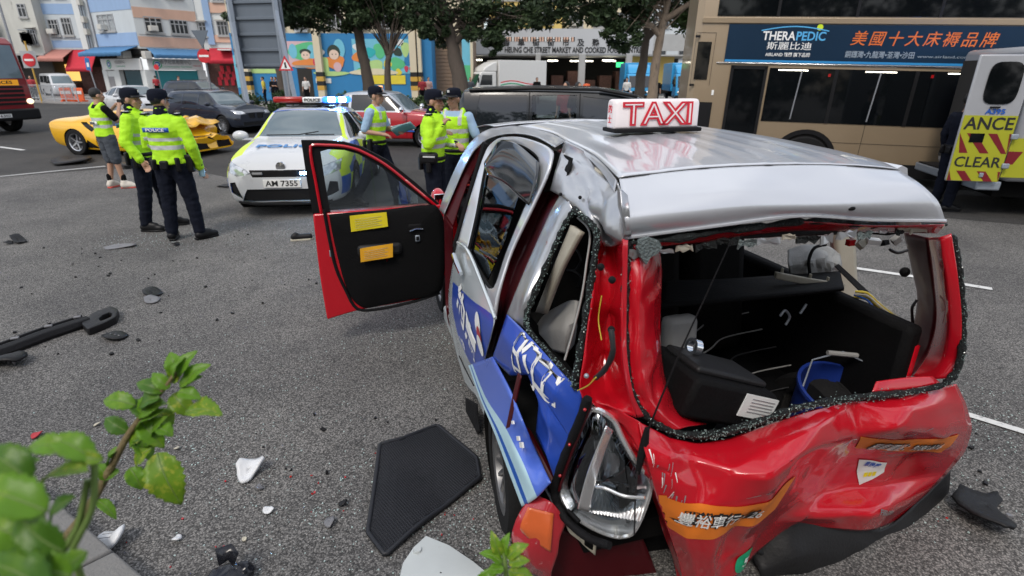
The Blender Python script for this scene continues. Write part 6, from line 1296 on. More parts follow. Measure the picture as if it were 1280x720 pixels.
# --- wiper lying across the top of the opening, aerial rod
b=MB();b.tube([(0.2,0.193,1.438),(0.2,0.009,1.436),(0.2,-0.276,1.428),(0.2,-0.486,1.419)],[.008,.012,.015,.015],10);b.build('wiper_arm','bumper_plastic',TP);b=MB();b.tube([(0.2,-0.467,1.42),(0.2,-0.547,1.411),(0.2,-0.619,1.409)],[.018,.02,.012],10);b.build('wiper_motor','rubber',TP)
b=MB();b.tube([(-0.06,0.586,0.857),(-0.06,0.551,0.974),(-0.06,0.494,1.162),(-0.06,0.433,1.331),(-0.06,0.369,1.509)],[.004,.0032,.0028,.0024,.002],6);aer=b.build('aerial','rubber',TP);b=MB();b.tube([(-0.07,0.587,0.905),(-0.07,0.591,0.852),(-0.07,0.599,0.791),(-0.07,0.605,0.727)],[.008,.014,.013,.008],8);b.build('aerial_base','rubber',aer);b=MB();b.tube([(-0.08,0.612,0.743),(-0.08,0.611,0.643),(-0.08,0.599,0.471)],.003,6);b.build('aerial_cable','cable_black',aer)
# --- lower tailgate: crushed, folded red skin
TG=[[[(-0.03,0.598,0.904)][0],[(-0.04,0.475,0.821)][0],[(-0.04,0.363,0.775)][0],[(-0.04,0.239,0.77)][0],[(-0.04,0.077,0.8)][0],[(-0.04,-0.09,0.827)][0],[(-0.03,-0.283,0.824)][0],[(-0.02,-0.575,0.793)][0],[(0,-0.873,0.791)][0]],
[[(-0.07,0.6,0.854)][0],[(-0.1,0.509,0.807)][0],[(-0.13,0.422,0.772)][0],[(-0.16,0.323,0.787)][0],[(-0.17,0.171,0.814)][0],[(-0.16,-0.005,0.836)][0],[(-0.06,-0.299,0.788)][0],[(-0.12,-0.489,0.813)][0],[(0,-0.971,0.678)][0]],
[[(-0.11,0.595,0.795)][0],[(-0.14,0.517,0.769)][0],[(-0.13,0.398,0.695)][0],[(-0.22,0.35,0.758)][0],[(-0.25,0.224,0.791)][0],[(-0.22,0.044,0.805)][0],[(-0.05,-0.318,0.677)][0],[(-0.17,-0.453,0.745)][0],[(0.02,-1.099,0.519)][0]],
[[(-0.1,0.545,0.651)][0],[(-0.14,0.483,0.643)][0],[(-0.17,0.411,0.638)][0],[(-0.2,0.332,0.665)][0],[(-0.2,0.199,0.673)][0],[(-0.16,0.014,0.658)][0],[(0.04,-0.386,0.485)][0],[(0,-0.704,0.476)][0],[(0.06,-1.18,0.344)][0]],
[[(-0.09,0.485,0.497)][0],[(-0.14,0.443,0.501)][0],[(-0.17,0.379,0.505)][0],[(-0.18,0.298,0.515)][0],[(-0.16,0.184,0.509)][0],[(-0.1,0.008,0.476)][0],[(0.06,-0.361,0.338)][0],[(0.05,-0.739,0.271)][0],[(0.1,-1.185,0.197)][0]],
[[(-0.05,0.389,0.279)][0],[(-0.12,0.372,0.328)][0],[(-0.14,0.321,0.341)][0],[(-0.14,0.247,0.342)][0],[(-0.12,0.157,0.343)][0],[(-0.05,0.006,0.313)][0],[(-0.02,-0.225,0.306)][0],[(-0.08,-0.548,0.278)][0],[(0.1,-1.095,0.098)][0]],
[[(-0.02,0.299,0.053)][0],[(-0.09,0.288,0.116)][0],[(-0.1,0.239,0.124)][0],[(-0.1,0.177,0.134)][0],[(-0.08,0.1,0.155)][0],[(0,-0.032,0.127)][0],[(0.04,-0.235,0.18)][0],[(-0.04,-0.572,0.13)][0],[(0.12,-1.046,-0.055)][0]]]
gate=net('tailgate','taxi_red',TG,n=7,amp=.0025,fr=6,seed=3.3,solid=.004,smooth=35,crease=.12,jit=.03,fold=folds(30,11,(-.3,-1.0,.2),(.1,.75,.95),.014,.06)+folds(40,5,(-.3,-1.0,.2),(.1,.75,.95),.007,.03))
gt=bvh(gate)
net('tailgate_edge','taxi_red_scuffed',[[[(-0.03,0.603,0.902)][0],[(-0.05,0.584,0.837)][0]],[[(-0.02,0.581,0.789)][0],[(-0.1,0.586,0.785)][0]],[[(0.02,0.494,0.565)][0],[(-0.08,0.497,0.545)][0]],[[(0.04,0.415,0.376)][0],[(-0.06,0.418,0.357)][0]],[[(0.05,0.324,0.136)][0],[(-0.03,0.307,0.067)][0]]],n=6,amp=.008,fr=12)
net('torn_strip','taxi_red_scuffed',[[[(0,0.556,0.769)][0],[(-0.02,0.533,0.728)][0]],[[(0.05,0.453,0.53)][0],[(0,0.43,0.512)][0]],[[(0.06,0.399,0.334)][0],[(0.02,0.349,0.306)][0]],[[(0.06,0.317,0.123)][0],[(0.03,0.295,0.127)][0]],[[(0.08,0.257,-0.074)][0],[(0.05,0.225,-0.05)][0]]],n=5,amp=.01,fr=12,seed=4)
# prints on the tailgate
S=(1,0,0)
def sl(ua,ub):return ua
q0=[(-0.15,0.555,0.643),(-0.15,0.502,0.499),(-0.15,0.195,0.52),(-0.15,0,0.668),(-0.15,0.041,0.593)]
def band(corners,m_,nu=90,nv=12,lift=.005,name='sticker_band'):
 me=fine_quad(*corners,nu,nv);drape(gt,me,S,lift);return link(name,me,m_,TP,60)
A0=[(-0.15,0.547,0.655),(-0.15,0.5,0.484),(-0.15,0.066,0.498),(-0.15,-0.003,0.626)]
bd=band([A0[1],A0[2],A0[3],A0[0]],'sticker_orange')
def print_on(tree,s,name,o,xd,yd,m_,parent,size,width,bold,lift,direction,**k):
 me=text_mesh(s,size,bold,width,**k);bm_t=bmesh.new();bm_t.from_mesh(me);bmesh.ops.triangulate(bm_t,faces=bm_t.faces);bmesh.ops.subdivide_edges(bm_t,edges=[e for e in bm_t.edges if e.calc_length()>.012],cuts=2);bm_t.to_mesh(me);bm_t.free()
 me.transform(frame(o,xd,yd));drape(tree,me,direction,lift);return link(name,me,m_,parent,0)
def along(a,b_):a,b_=Vector(a),Vector(b_);return(b_-a)
tc=[(-0.17,0.339,0.576)][0];xd=along([(-0.17,0.433,0.579)][0],[(-0.17,0.204,0.573)][0])
for m_,bo,li in(('ink_black',.0075,.009),('ink_white',.0008,.013)):print_on(gt,'豐裕車行：26','lettering',tc,xd,(0,0,1),m_,bd,.066,.295,bo,li,S)
B0=[(-0.02,-0.338,0.689),(-0.02,-0.379,0.598),(-0.02,-0.972,0.409),(-0.02,-0.99,0.526)]
bd2=band([B0[1],B0[2],B0[3],B0[0]],'sticker_orange')
xd=along(B0[0],B0[3])
for m_,bo,li in(('ink_black',.006,.009),('ink_white',.0008,.013)):print_on(gt,'租車電話：9186 2816','lettering',(Vector(B0[0])+Vector(B0[2]))/2,xd,(0,0,1),m_,bd2,.055,.46,bo*.7,li,S)
C0=[(-0.05,-0.486,0.481),(-0.05,-0.653,0.427),(-0.05,-0.669,0.365),(-0.05,-0.562,0.311)]
me=fine_quad(C0[3],C0[2],C0[1],C0[0],8,8);drape(gt,me,S,.006);st=link('safety_sticker',me,'sticker_white',TP,60)
print_on(gt,'車後座','lettering',Vector([(-0.05,-0.576,0.428)][0]),along(C0[0],C0[1]),(0,0,1),'hi_blue',st,.03,.085,.001,.009,S)
for dx in(-.02,.0,.02):me=fine_quad(*[Vector([(-0.05,-0.59,0.371)][0])+Vector((0,dx+a,b_))for a,b_ in((-.008,-.012),(.008,-.012),(.008,.012),(-.008,.012))],2,2);drape(gt,me,S,.009);link('print',me,'sticker_yellow',st,0)
print_on(gt,'FIELDER','badge',Vector([(-0.05,-0.63,0.23)][0]),along([(-0.05,-0.515,0.285)][0],[(-0.05,-0.746,0.174)][0]),(0,0,1),'chrome',TP,.03,.13,.0012,.008,S)
gc=[(-0.1,0.112,0.222)][0];b=MB();b.add([Vector(gc)]+[Vector(gc)+Vector((0,.052*math.cos(t),.062*math.sin(t)))for t in np.linspace(0,6.2832,24,endpoint=False)],[(0,k+1,(k+1)%24+1)for k in range(24)]);me=b.mesh('g',False);drape(gt,me,S,.005);gs=link('green_sticker',me,'sticker_green',TP,0);print_on(gt,'5','print',gc,(0,-1,0),(0,0,1),'ink_white',gs,.07,.03,.001,.008,S)
rnd=random.Random(4)
for i in range(10):
 p=Vector([(-0.2,0.289,0.82)][0])+Vector((0,rnd.uniform(-.16,.14),rnd.uniform(-.03,.03)));b=MB();b.add([p+Vector((0,rnd.uniform(-.014,.014),rnd.uniform(-.006,.006)))for _ in range(5)],[(0,1,2),(0,2,3),(0,3,4)]);me=b.mesh('c',False);drape(gt,me,S,.004);link('soot_fleck',me,'rubber',TP,0)
# paint scored down to the metal along the left edge, and scuffs on the ridge
rnd=random.Random(33)
for i in range(46):
 a=Vector([(-0.1,0.59,0.849)][0]).lerp(Vector([(-0.1,0.468,0.52)][0]),rnd.random())+Vector((0,-rnd.uniform(0,.06),0))if i<30 else Vector([(-0.15,0.336,0.684)][0]).lerp(Vector([(-0.15,-0.704,0.663)][0]),rnd.random());L_=rnd.uniform(.012,.05);w_=rnd.uniform(.0008,.0028);d=Vector((0,rnd.uniform(-.25,.25),-1)).normalized()if i<30 else Vector((0,1,rnd.uniform(-.3,.3))).normalized();q=Vector((0,d.z,-d.y))*w_
 me=fine_quad(a-q,a+q,a+d*L_+q*.3,a+d*L_-q*.3,1,8);drape(gt,me,S,.0035);link('scratch',me,rnd.choice(['ink_white','taxi_silver_bare','galv']),TP,0)
# black bumper cover hanging under it
net('bumper','bumper_plastic',[[[(0.06,-0.05,0.069)][0],[(0.02,-0.189,0.215)][0],[(0.04,-0.487,0.185)][0],[(0.02,-0.732,0.038)][0],[(0.08,-1.025,0.084)][0],[(0.14,-1.267,0.156)][0]],[[(-0.02,-0.054,0.03)][0],[(-0.06,-0.206,0.094)][0],[(-0.04,-0.49,0.035)][0],[(-0.02,-0.756,-0.062)][0],[(0.04,-1.041,-0.03)][0],[(0.14,-1.305,0.029)][0]],[[(0,-0.11,-0.172)][0],[(-0.04,-0.299,-0.14)][0],[(-0.02,-0.584,-0.23)][0],[(0.04,-0.897,-0.345)][0],[(0.12,-1.162,-0.322)][0],[(0.2,-1.424,-0.226)][0]],[[(0.1,-0.301,-0.623)][0],[(0.1,-0.575,-0.667)][0],[(0.12,-0.876,-0.772)][0],[(0.15,-1.085,-0.731)][0],[(0.2,-1.27,-0.61)][0],[(0.28,-1.549,-0.466)][0]]],n=6,amp=.012,fr=5,seed=1)
net('bumper_beam','interior_black',[[[(0.2,0.408,0.269)][0],[(0.2,-0.026,-0.028)][0],[(0.2,-0.302,-0.106)][0]],[[(0.25,0.339,-0.166)][0],[(0.25,-0.045,-0.498)][0],[(0.25,-0.425,-0.513)][0]]],n=4,amp=.01)
seal('hose',[(0.02,-0.049,0.123),(0.02,-0.121,0.058),(0.02,-0.248,0.044),(0.02,-0.295,0.112)],.012,'cable_black',jit=.05)
net('torn_skirt','taxi_dark_red',[[[(0.1,-0.912,-0.178)][0],[(0.12,-1.058,-0.292)][0],[(0.14,-1.207,-0.383)][0]],[[(0.12,-1.019,-0.335)][0],[(0.12,-1.104,-0.371)][0],[(0.15,-1.313,-0.464)][0]]],amp=.02,fr=16)
# --- rear left corner: red inner pillar between quarter window and tailgate
DP=[]
for(l,a,c,r_)in(([(0.256,0.646,1.446)][0],[(0.366,0.566,1.412)][0],[(0.28,0.575,1.44)][0],[(0.13,0.618,1.485)][0]),([(0.193,0.682,1.331)][0],[(0.307,0.601,1.288)][0],[(0.3,0.564,1.293)][0],[(0.1,0.626,1.372)][0]),([(0.139,0.719,1.212)][0],[(0.237,0.64,1.166)][0],[(0.3,0.562,1.136)][0],[(0.06,0.639,1.251)][0]),([(0.092,0.75,1.107)][0],[(0.18,0.674,1.057)][0],[(0.28,0.568,1.001)][0],[(0.03,0.642,1.138)][0]),([(0.063,0.774,1.009)][0],[(0.121,0.707,0.971)][0],[(0.2,0.606,0.915)][0],[(0,0.635,1.041)][0]),([(0.051,0.76,0.965)][0],[(0.08,0.701,0.921)][0],[(0.02,0.662,0.93)][0],[(-0.03,0.605,0.921)][0])):DP.append([l,a,c,r_])
net('rear_pillar','taxi_red',DP,n=5,amp=.002,fr=8,seed=9,smooth=35,crease=.14,jit=.01,fold=folds(26,8,(-.1,.5,.7),(.4,.9,1.5),.014,.05))
net('pillar_flange','taxi_red_scuffed',[[[(0.11,0.631,1.489)][0],[(0.1,0.62,1.49)][0]],[[(0.07,0.637,1.247)][0],[(0.06,0.625,1.25)][0]],[[(0.03,0.645,1.138)][0],[(0.02,0.632,1.127)][0]],[[(-0.01,0.643,1.043)][0],[(-0.02,0.618,1)][0]],[[(-0.03,0.602,0.921)][0],[(-0.03,0.579,0.923)][0]]],n=6,amp=.003,fr=20)
for c_ in([(0.072,0.72,1.42)][0],[(0.03,0.7,1.391)][0],[(0.011,0.7,1.233)][0]):b=MB();b.ball(c_,.012);b.build('grommet','rubber',TP)
b=MB();b.ball([(-0.044,0.8,1.116)][0],.008);b.build('bolt','galv',TP);seal('wiring',[(-0.066,0.74,1.274),(-0.087,0.74,1.211),(-0.044,0.74,1.129),(0.013,0.74,1.068)],.009,'cable_black',jit=.1);seal('wiring',[(-0.11,0.8,1.148),(-0.059,0.8,1.091),(0.016,0.8,1.029)],.002,'cable_yellow',jit=.1);seal('wiring',[(0.012,0.74,1.35),(0.023,0.74,1.266),(-0.008,0.74,1.212)],.0016,'cable_yellow',jit=.1)
net('corner_lower','taxi_red',[[[(0.059,0.762,0.97)][0],[(0,0.682,0.959)][0],[(-0.03,0.592,0.903)][0]],[[(0.011,0.744,0.972)][0],[(-0.02,0.659,0.9)][0],[(-0.05,0.587,0.837)][0]],[[(0.02,0.696,0.918)][0],[(-0.03,0.628,0.818)][0],[(-0.08,0.584,0.785)][0]],[[(0.02,0.643,0.838)][0],[(-0.02,0.573,0.703)][0],[(-0.08,0.557,0.697)][0]]],n=6,amp=.002,fr=9,seed=3,smooth=35,crease=.1,jit=.012,fold=folds(26,14,(-.1,.5,.6),(.1,.95,1.0),.03,.06))
# --- side: crushed silver pillar top
CP=[[[(0.803,0.568,1.712)][0],[(1.014,0.369,1.63)][0],[(0.685,0.432,1.61)][0],[(0.22,0.601,1.617)][0],[(0.17,0.606,1.549)][0],[(0.15,0.607,1.47)][0]],
[[(0.846,0.571,1.645)][0],[(0.702,0.548,1.628)][0],[(0.545,0.545,1.588)][0],[(0.28,0.608,1.565)][0],[(0.25,0.595,1.502)][0],[(0.2,0.603,1.445)][0]],
[[(0.804,0.606,1.589)][0],[(0.658,0.599,1.583)][0],[(0.458,0.613,1.557)][0],[(0.378,0.602,1.515)][0],[(0.35,0.574,1.456)][0],[(0.25,0.598,1.424)][0]],
[[(0.814,0.621,1.51)][0],[(0.59,0.653,1.529)][0],[(0.466,0.649,1.513)][0],[(0.346,0.645,1.49)][0],[(0.277,0.638,1.459)][0],[(0.318,0.591,1.404)][0]]]
net('crushed_pillar','taxi_silver_bare',CP,n=5,amp=.003,fr=8,seed=6,smooth=35,crease=.1,jit=.018,fold=folds(46,3,(0,.4,1.3),(.6,.9,1.65),.03,.05))
for c_ in[(0.593,0.659,1.539),(0.442,0.642,1.556)]:b=MB();b.ball(c_,.007);b.build('hole','rubber',TP)
net('roof_edge_scrape','taxi_silver_bare',[[[(1.55,0.307,1.655)][0],[(1.391,0.379,1.64)][0]],[[(0.973,0.388,1.65)][0],[(0.884,0.437,1.635)][0]],[[(0.57,0.488,1.645)][0],[(0.56,0.504,1.62)][0]],[[(0.287,0.576,1.64)][0],[(0.25,0.603,1.611)][0]]],n=6,amp=.006,fr=30)
# roof rail and windscreen pillar
net('roof_rail','taxi_silver_bare',[[[(2.544,0.846,1.054)][0],[(2.569,0.771,1.22)][0],[(2.537,0.701,1.376)][0],[(2.443,0.642,1.512)][0],[(2.189,0.602,1.62)][0],[(2.276,0.484,1.645)][0],[(2.253,0.381,1.655)][0],[(1.784,0.304,1.655)][0],[(1.364,0.346,1.65)][0]],
[[(2.307,0.849,1.073)][0],[(2.289,0.78,1.228)][0],[(2.264,0.715,1.374)][0],[(2.183,0.659,1.502)][0],[(1.995,0.623,1.591)][0],[(1.761,0.598,1.646)][0],[(1.461,0.581,1.683)][0],[(1.16,0.575,1.696)][0],[(0.878,0.582,1.681)][0]]],n=7,amp=.003,fr=14)
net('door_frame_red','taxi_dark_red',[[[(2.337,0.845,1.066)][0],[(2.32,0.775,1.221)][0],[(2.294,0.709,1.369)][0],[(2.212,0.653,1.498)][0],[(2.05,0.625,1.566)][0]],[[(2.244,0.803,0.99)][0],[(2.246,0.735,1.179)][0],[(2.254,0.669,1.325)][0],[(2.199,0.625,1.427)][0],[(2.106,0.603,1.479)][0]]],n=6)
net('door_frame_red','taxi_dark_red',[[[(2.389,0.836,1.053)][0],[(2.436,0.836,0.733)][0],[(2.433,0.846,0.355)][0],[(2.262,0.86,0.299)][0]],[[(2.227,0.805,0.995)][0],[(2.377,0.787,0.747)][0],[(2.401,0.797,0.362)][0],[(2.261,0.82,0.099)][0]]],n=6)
# --- sliding door
GS=1
ring_o=[(1.694,0.866,1.049),(1.803,0.766,1.272),(1.881,0.671,1.483),(1.87,0.633,1.568),(1.735,0.604,1.631),(1.439,0.588,1.669),(1.159,0.583,1.678),(0.971,0.585,1.674),(0.873,0.594,1.655),(0.83,0.625,1.585),(0.831,0.69,1.441),(0.848,0.781,1.239),(0.798,0.85,1.086),(0.789,0.875,0.954)]
ring_i=[(1.502,0.844,1.06),(1.62,0.769,1.228),(1.809,0.674,1.438),(1.835,0.632,1.53),(1.711,0.602,1.598),(1.454,0.587,1.631),(1.219,0.587,1.63),(1.043,0.597,1.609),(0.973,0.619,1.559),(0.951,0.644,1.503),(0.955,0.694,1.393),(0.94,0.781,1.199),(0.909,0.847,1.052),(1.05,0.856,1.034)]
door_s=net('sliding_door','taxi_silver',[ring_o,ring_i],n=5,solid=.012)
b=MB();b.tube(crom(ring_i+[ring_i[0]],4),.008,6);b.build('window_rubber','rubber',door_s)
gl=[(1.531,0.838,1.051),(1.651,0.762,1.22),(1.841,0.666,1.432),(1.868,0.624,1.526),(1.742,0.593,1.595),(1.483,0.579,1.627),(1.245,0.579,1.627),(1.067,0.589,1.605),(0.997,0.611,1.555),(0.974,0.637,1.499),(0.979,0.687,1.387),(0.964,0.775,1.192),(0.932,0.842,1.043),(1.085,0.848,1.02)]
# only the front part of the pane is left in its track; the tinted visor above it
b=MB();pts=[(1.532,0.833,1.05),(1.666,0.759,1.217),(1.844,0.666,1.422),(1.669,0.632,1.498),(1.143,0.657,1.442),(1.062,0.752,1.232),(1.065,0.84,1.035)];b.add(pts,[tuple(range(len(pts)))]);b.build('door_pane','side_glass',door_s,smooth=0,solid=.004)
vis=[[(1.799,0.68,1.491),(1.685,0.622,1.619),(1.404,0.611,1.645),(0.952,0.627,1.608)],[(1.688,0.702,1.476),(1.519,0.657,1.576),(1.191,0.652,1.587),(0.853,0.67,1.546)],[(1.656,0.701,1.445),(1.329,0.695,1.457),(1.052,0.7,1.447),(0.858,0.703,1.44)]]
net('rain_visor',mat('visor',(.02,.022,.026),.06,var=.3,scale=5,spec=.9,rvar=.02),vis,door_s,n=6,solid=.004)
low=[[[(1.672,0.875,1.056)][0],[(1.349,0.875,1.091)][0],[(1.019,0.875,1.022)][0],[(0.789,0.875,0.954)][0]],
[[(1.849,0.885,0.824)][0],[(1.406,0.895,0.896)][0],[(1.046,0.895,0.901)][0],[(0.78,0.885,0.92)][0]],
[[(2.021,0.885,0.584)][0],[(1.478,0.9,0.708)][0],[(1.109,0.9,0.774)][0],[(0.844,0.885,0.822)][0]],
[[(2.072,0.874,0.354)][0],[(1.616,0.885,0.478)][0],[(1.28,0.885,0.563)][0],[(0.974,0.875,0.679)][0]],
[[(1.934,0.865,0.205)][0],[(1.643,0.865,0.295)][0],[(1.348,0.865,0.398)][0],[(1.119,0.865,0.474)][0]],
[[(1.776,0.835,0.04)][0],[(1.616,0.835,0.086)][0],[(1.467,0.835,0.14)][0],[(1.331,0.835,0.19)][0]]]
dl=net('sliding_door_skin','taxi_white',low,door_s,n=7,amp=.002,fr=5)
dt=bvh(dl);SD=(0,-1,0)
gq=[(1.775,0.895,0.777),(1.197,0.895,0.888),(0.739,0.895,0.956),(0.904,0.895,0.722),(1.36,0.895,0.407),(1.702,0.895,0.439),(1.845,0.895,0.571)]
b=MB();c0=sum((Vector(p)for p in gq),Vector())/len(gq)
for ring in range(6):pass
rows_=[[c0.lerp(Vector(p),t)for p in gq+[gq[0]]]for t in np.linspace(.02,1,8)];b.grid([[*crom(r_,4)]for r_ in rows_]);me=b.mesh('bl',False);drape(dt,me,SD,.004);bl=link('door_graphic',me,'taxi_blue',door_s,60)
tx=[(1.602,0.895,0.707),(1.25,0.895,0.594),(1.015,0.895,0.841),(1.148,0.895,0.607)]
print_on(dt,'約惠','lettering',[(1.37,0.895,0.67)][0],along([(1.501,0.895,0.723)][0],[(1.27,0.895,0.604)][0]),(0,0,1),'ink_white',bl,.26,.46,.008,.008,SD)
print_on(dt,'一一個車','lettering',[(1.568,0.895,0.459)][0],along([(1.73,0.895,0.437)][0],[(1.402,0.895,0.437)][0]),(0,0,1),'ink_white',bl,.06,.16,.001,.008,SD)
for(u_,r1,m_)in((0,.05,'ink_white'),(1,.035,'cloth_red'),(2,.045,'ink_white')):
 cc=Vector([[(1.035,0.895,0.82)][0],[(1.021,0.895,0.769)][0],[(1.026,0.895,0.705)][0]][u_]);b=MB();b.add([cc+Vector((r1*math.cos(t),0,r1*1.3*math.sin(t)))for t in np.linspace(0,6.2832,16,endpoint=False)],[tuple(range(16))]);me=b.mesh('x',False);drape(dt,me,SD,.008+.002*u_);link('print',me,m_,bl,0)
b=MB();hp=[(1.591,0.915,1.011),(1.497,0.915,0.984),(1.383,0.915,0.966)];b.tube(hp,[.012,.016,.012],8);b.build('door_handle','chrome',door_s)
b=MB();b.tube(crom([(1.561,0.895,1.089),(1.268,0.895,1.126),(0.948,0.895,1.059),(0.709,0.895,0.991)],5),.008,6);b.build('waist_trim','taxi_white',door_s);seal('door_groove',[(1.727,0.88,0.283),(1.518,0.88,0.297),(1.287,0.88,0.32)],.004,'seam',door_s,jit=0)
# dark gap behind the sliding door, with the bare hinge pillar
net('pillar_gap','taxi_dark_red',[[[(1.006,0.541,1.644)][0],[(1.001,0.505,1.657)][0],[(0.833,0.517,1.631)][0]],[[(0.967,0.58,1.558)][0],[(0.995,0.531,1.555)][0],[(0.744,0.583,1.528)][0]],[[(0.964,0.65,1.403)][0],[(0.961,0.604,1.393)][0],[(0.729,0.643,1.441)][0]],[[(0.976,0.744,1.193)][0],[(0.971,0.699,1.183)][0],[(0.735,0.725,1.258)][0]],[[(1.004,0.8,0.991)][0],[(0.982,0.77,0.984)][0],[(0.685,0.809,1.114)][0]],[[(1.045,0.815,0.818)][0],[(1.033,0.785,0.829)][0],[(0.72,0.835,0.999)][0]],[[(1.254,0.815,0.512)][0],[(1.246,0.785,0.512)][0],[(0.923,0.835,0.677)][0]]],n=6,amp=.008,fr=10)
net('torn_lining','interior_black',[[[(0.982,0.547,1.654)][0],[(0.692,0.575,1.659)][0]],[[(0.938,0.571,1.577)][0],[(0.669,0.595,1.613)][0]],[[(0.94,0.606,1.478)][0],[(0.708,0.632,1.531)][0]]],amp=.02,fr=14)
# silver post between gap and quarter window
net('quarter_post','taxi_silver_bare',[[[(0.649,0.627,1.542)][0],[(0.521,0.65,1.525)][0],[(0.496,0.643,1.499)][0]],[[(0.674,0.666,1.455)][0],[(0.532,0.691,1.451)][0],[(0.505,0.678,1.423)][0]],[[(0.673,0.749,1.272)][0],[(0.528,0.763,1.292)][0],[(0.497,0.741,1.281)][0]],[[(0.643,0.822,1.131)][0],[(0.476,0.836,1.163)][0],[(0.461,0.811,1.143)][0]],[[(0.715,0.84,1.002)][0],[(0.516,0.856,1.054)][0],[(0.47,0.833,1.04)][0]]],n=7,amp=.003,fr=8)
seal('quarter_seal',[(0.458,0.655,1.509),(0.343,0.647,1.491),(0.276,0.645,1.466),(0.223,0.674,1.371),(0.176,0.709,1.265),(0.131,0.742,1.16),(0.091,0.774,1.06),(0.103,0.771,0.992)],.012,seed=6,n=6);seal('quarter_seal',[(0.458,0.655,1.509),(0.48,0.691,1.433),(0.474,0.75,1.302),(0.467,0.804,1.18),(0.451,0.84,1.097),(0.41,0.839,1.065),(0.294,0.818,1.045),(0.198,0.791,1.017),(0.117,0.756,0.969)],.012,seed=7,n=6)
qs=[(0.442,0.662,1.513),(0.33,0.653,1.495),(0.264,0.65,1.469),(0.212,0.679,1.375),(0.166,0.713,1.27),(0.122,0.746,1.165),(0.082,0.778,1.066),(0.091,0.777,1)];crumbs('glass_crumbs',qs,.006,260,4);qs=[(0.442,0.662,1.513),(0.463,0.697,1.438),(0.457,0.755,1.308),(0.45,0.809,1.187),(0.436,0.845,1.104),(0.396,0.844,1.072),(0.282,0.822,1.052),(0.184,0.797,1.026),(0.104,0.761,0.977)];crumbs('glass_crumbs',qs,.006,320,5)
seal('inner_beading',[(0.493,0.626,1.468),(0.38,0.625,1.442),(0.318,0.658,1.344),(0.268,0.692,1.245),(0.23,0.735,1.128),(0.206,0.771,1.035)],.004,'interior_grey',jit=.05)
# --- blue quarter panel, ripped open
q1=net('quarter_panel','taxi_blue',[[[(0.588,0.875,1.06)][0],[(0.387,0.859,1.071)][0],[(0.252,0.833,1.052)][0],[(0.159,0.797,1.014)][0],[(0.096,0.746,0.96)][0]],
[[(0.579,0.905,0.978)][0],[(0.356,0.899,1.006)][0],[(0.237,0.869,0.982)][0],[(0.14,0.831,0.948)][0],[(0.096,0.756,0.866)][0]],
[[(0.801,0.885,0.752)][0],[(0.513,0.882,0.817)][0],[(0.323,0.868,0.928)][0],[(0.177,0.842,0.886)][0],[(0.117,0.773,0.769)][0]]],n=6,amp=.001,fr=5,seed=8,smooth=35,crease=.1,jit=.01,fold=folds(18,21,(-.2,.8,.4),(1.2,1.1,1.1),.018,.06))
q2=net('quarter_panel_rear','taxi_blue',[[[(0.323,0.868,0.928)][0],[(0.177,0.842,0.886)][0],[(0.117,0.773,0.769)][0]],[[(0.241,0.85,0.854)][0],[(0.146,0.833,0.804)][0],[(0.128,0.787,0.688)][0]],[[(0.275,0.848,0.694)][0],[(0.188,0.836,0.66)][0],[(0.16,0.807,0.551)][0]]],n=6,amp=.001,fr=7,seed=2,smooth=35,crease=.1,jit=.01,fold=folds(14,22,(-.2,.8,.3),(.5,1.1,1.0),.018,.06))
qt=bvh(q1,q2)
print_on(qt,'的','lettering',[(0.334,0.89,0.979)][0],along([(0.417,0.903,0.979)][0],[(0.263,0.875,0.969)][0]),(0.35,0,1),'ink_white',q1,.26,.17,.001,.006,SD)
print_on(qt,'士','lettering',[(0.193,0.857,0.979)][0],along([(0.258,0.874,0.991)][0],[(0.139,0.841,0.963)][0]),(0.35,0,1),'ink_white',q1,.24,.15,.004,.006,SD)
net('torn_cavity','interior_black',[[[(1.049,0.765,0.522)][0],[(0.621,0.765,0.797)][0],[(0.375,0.747,0.689)][0]],[[(1.235,0.725,0.176)][0],[(0.884,0.705,0.395)][0],[(0.403,0.731,0.509)][0]],[[(0.962,0.745,0.05)][0],[(0.645,0.725,0.238)][0],[(0.303,0.734,0.343)][0]]],n=5,amp=.015,fr=9)
b=MB();b.tube(crom([(0.539,0.864,0.594),(0.412,0.853,0.626),(0.295,0.833,0.586),(0.194,0.807,0.524),(0.143,0.792,0.476)],4),[.018]*17,6);b.build('bent_bracket','taxi_dark_red',TP)
net('bent_edge','taxi_dark_red',[[[(0.359,0.895,0.919)][0],[(0.313,0.896,0.931)][0]],[[(0.347,0.923,0.811)][0],[(0.315,0.916,0.823)][0]],[[(0.383,0.939,0.644)][0],[(0.353,0.934,0.663)][0]]],n=5)
# loose flap of the panel bent outwards
FL=[[[(1.387,0.885,0.396)][0],[(1.338,0.885,0.427)][0],[(1.315,0.885,0.44)][0],[(1.269,0.885,0.469)][0],[(0.76,0.895,0.779)][0]],
[[(0.896,0.925,0.478)][0],[(0.859,0.925,0.501)][0],[(0.832,0.925,0.519)][0],[(0.772,0.925,0.563)][0],[(0.377,0.918,0.828)][0]],
[[(0.502,0.952,0.556)][0],[(0.47,0.949,0.581)][0],[(0.442,0.946,0.604)][0],[(0.368,0.936,0.665)][0],[(0.236,0.909,0.775)][0]],
[[(0.31,0.946,0.515)][0],[(0.284,0.94,0.538)][0],[(0.259,0.934,0.564)][0],[(0.198,0.919,0.627)][0],[(0.243,0.85,0.622)][0]],
[[(0.189,0.926,0.438)][0],[(0.168,0.92,0.463)][0],[(0.149,0.914,0.486)][0],[(0.099,0.897,0.555)][0],[(0.05,0.869,0.653)][0]]]
net('loose_flap',['stripe_pale','hi_blue','taxi_blue_pale'],FL,n=6,amp=.0,mi=[0,1,0,2],solid=.006)
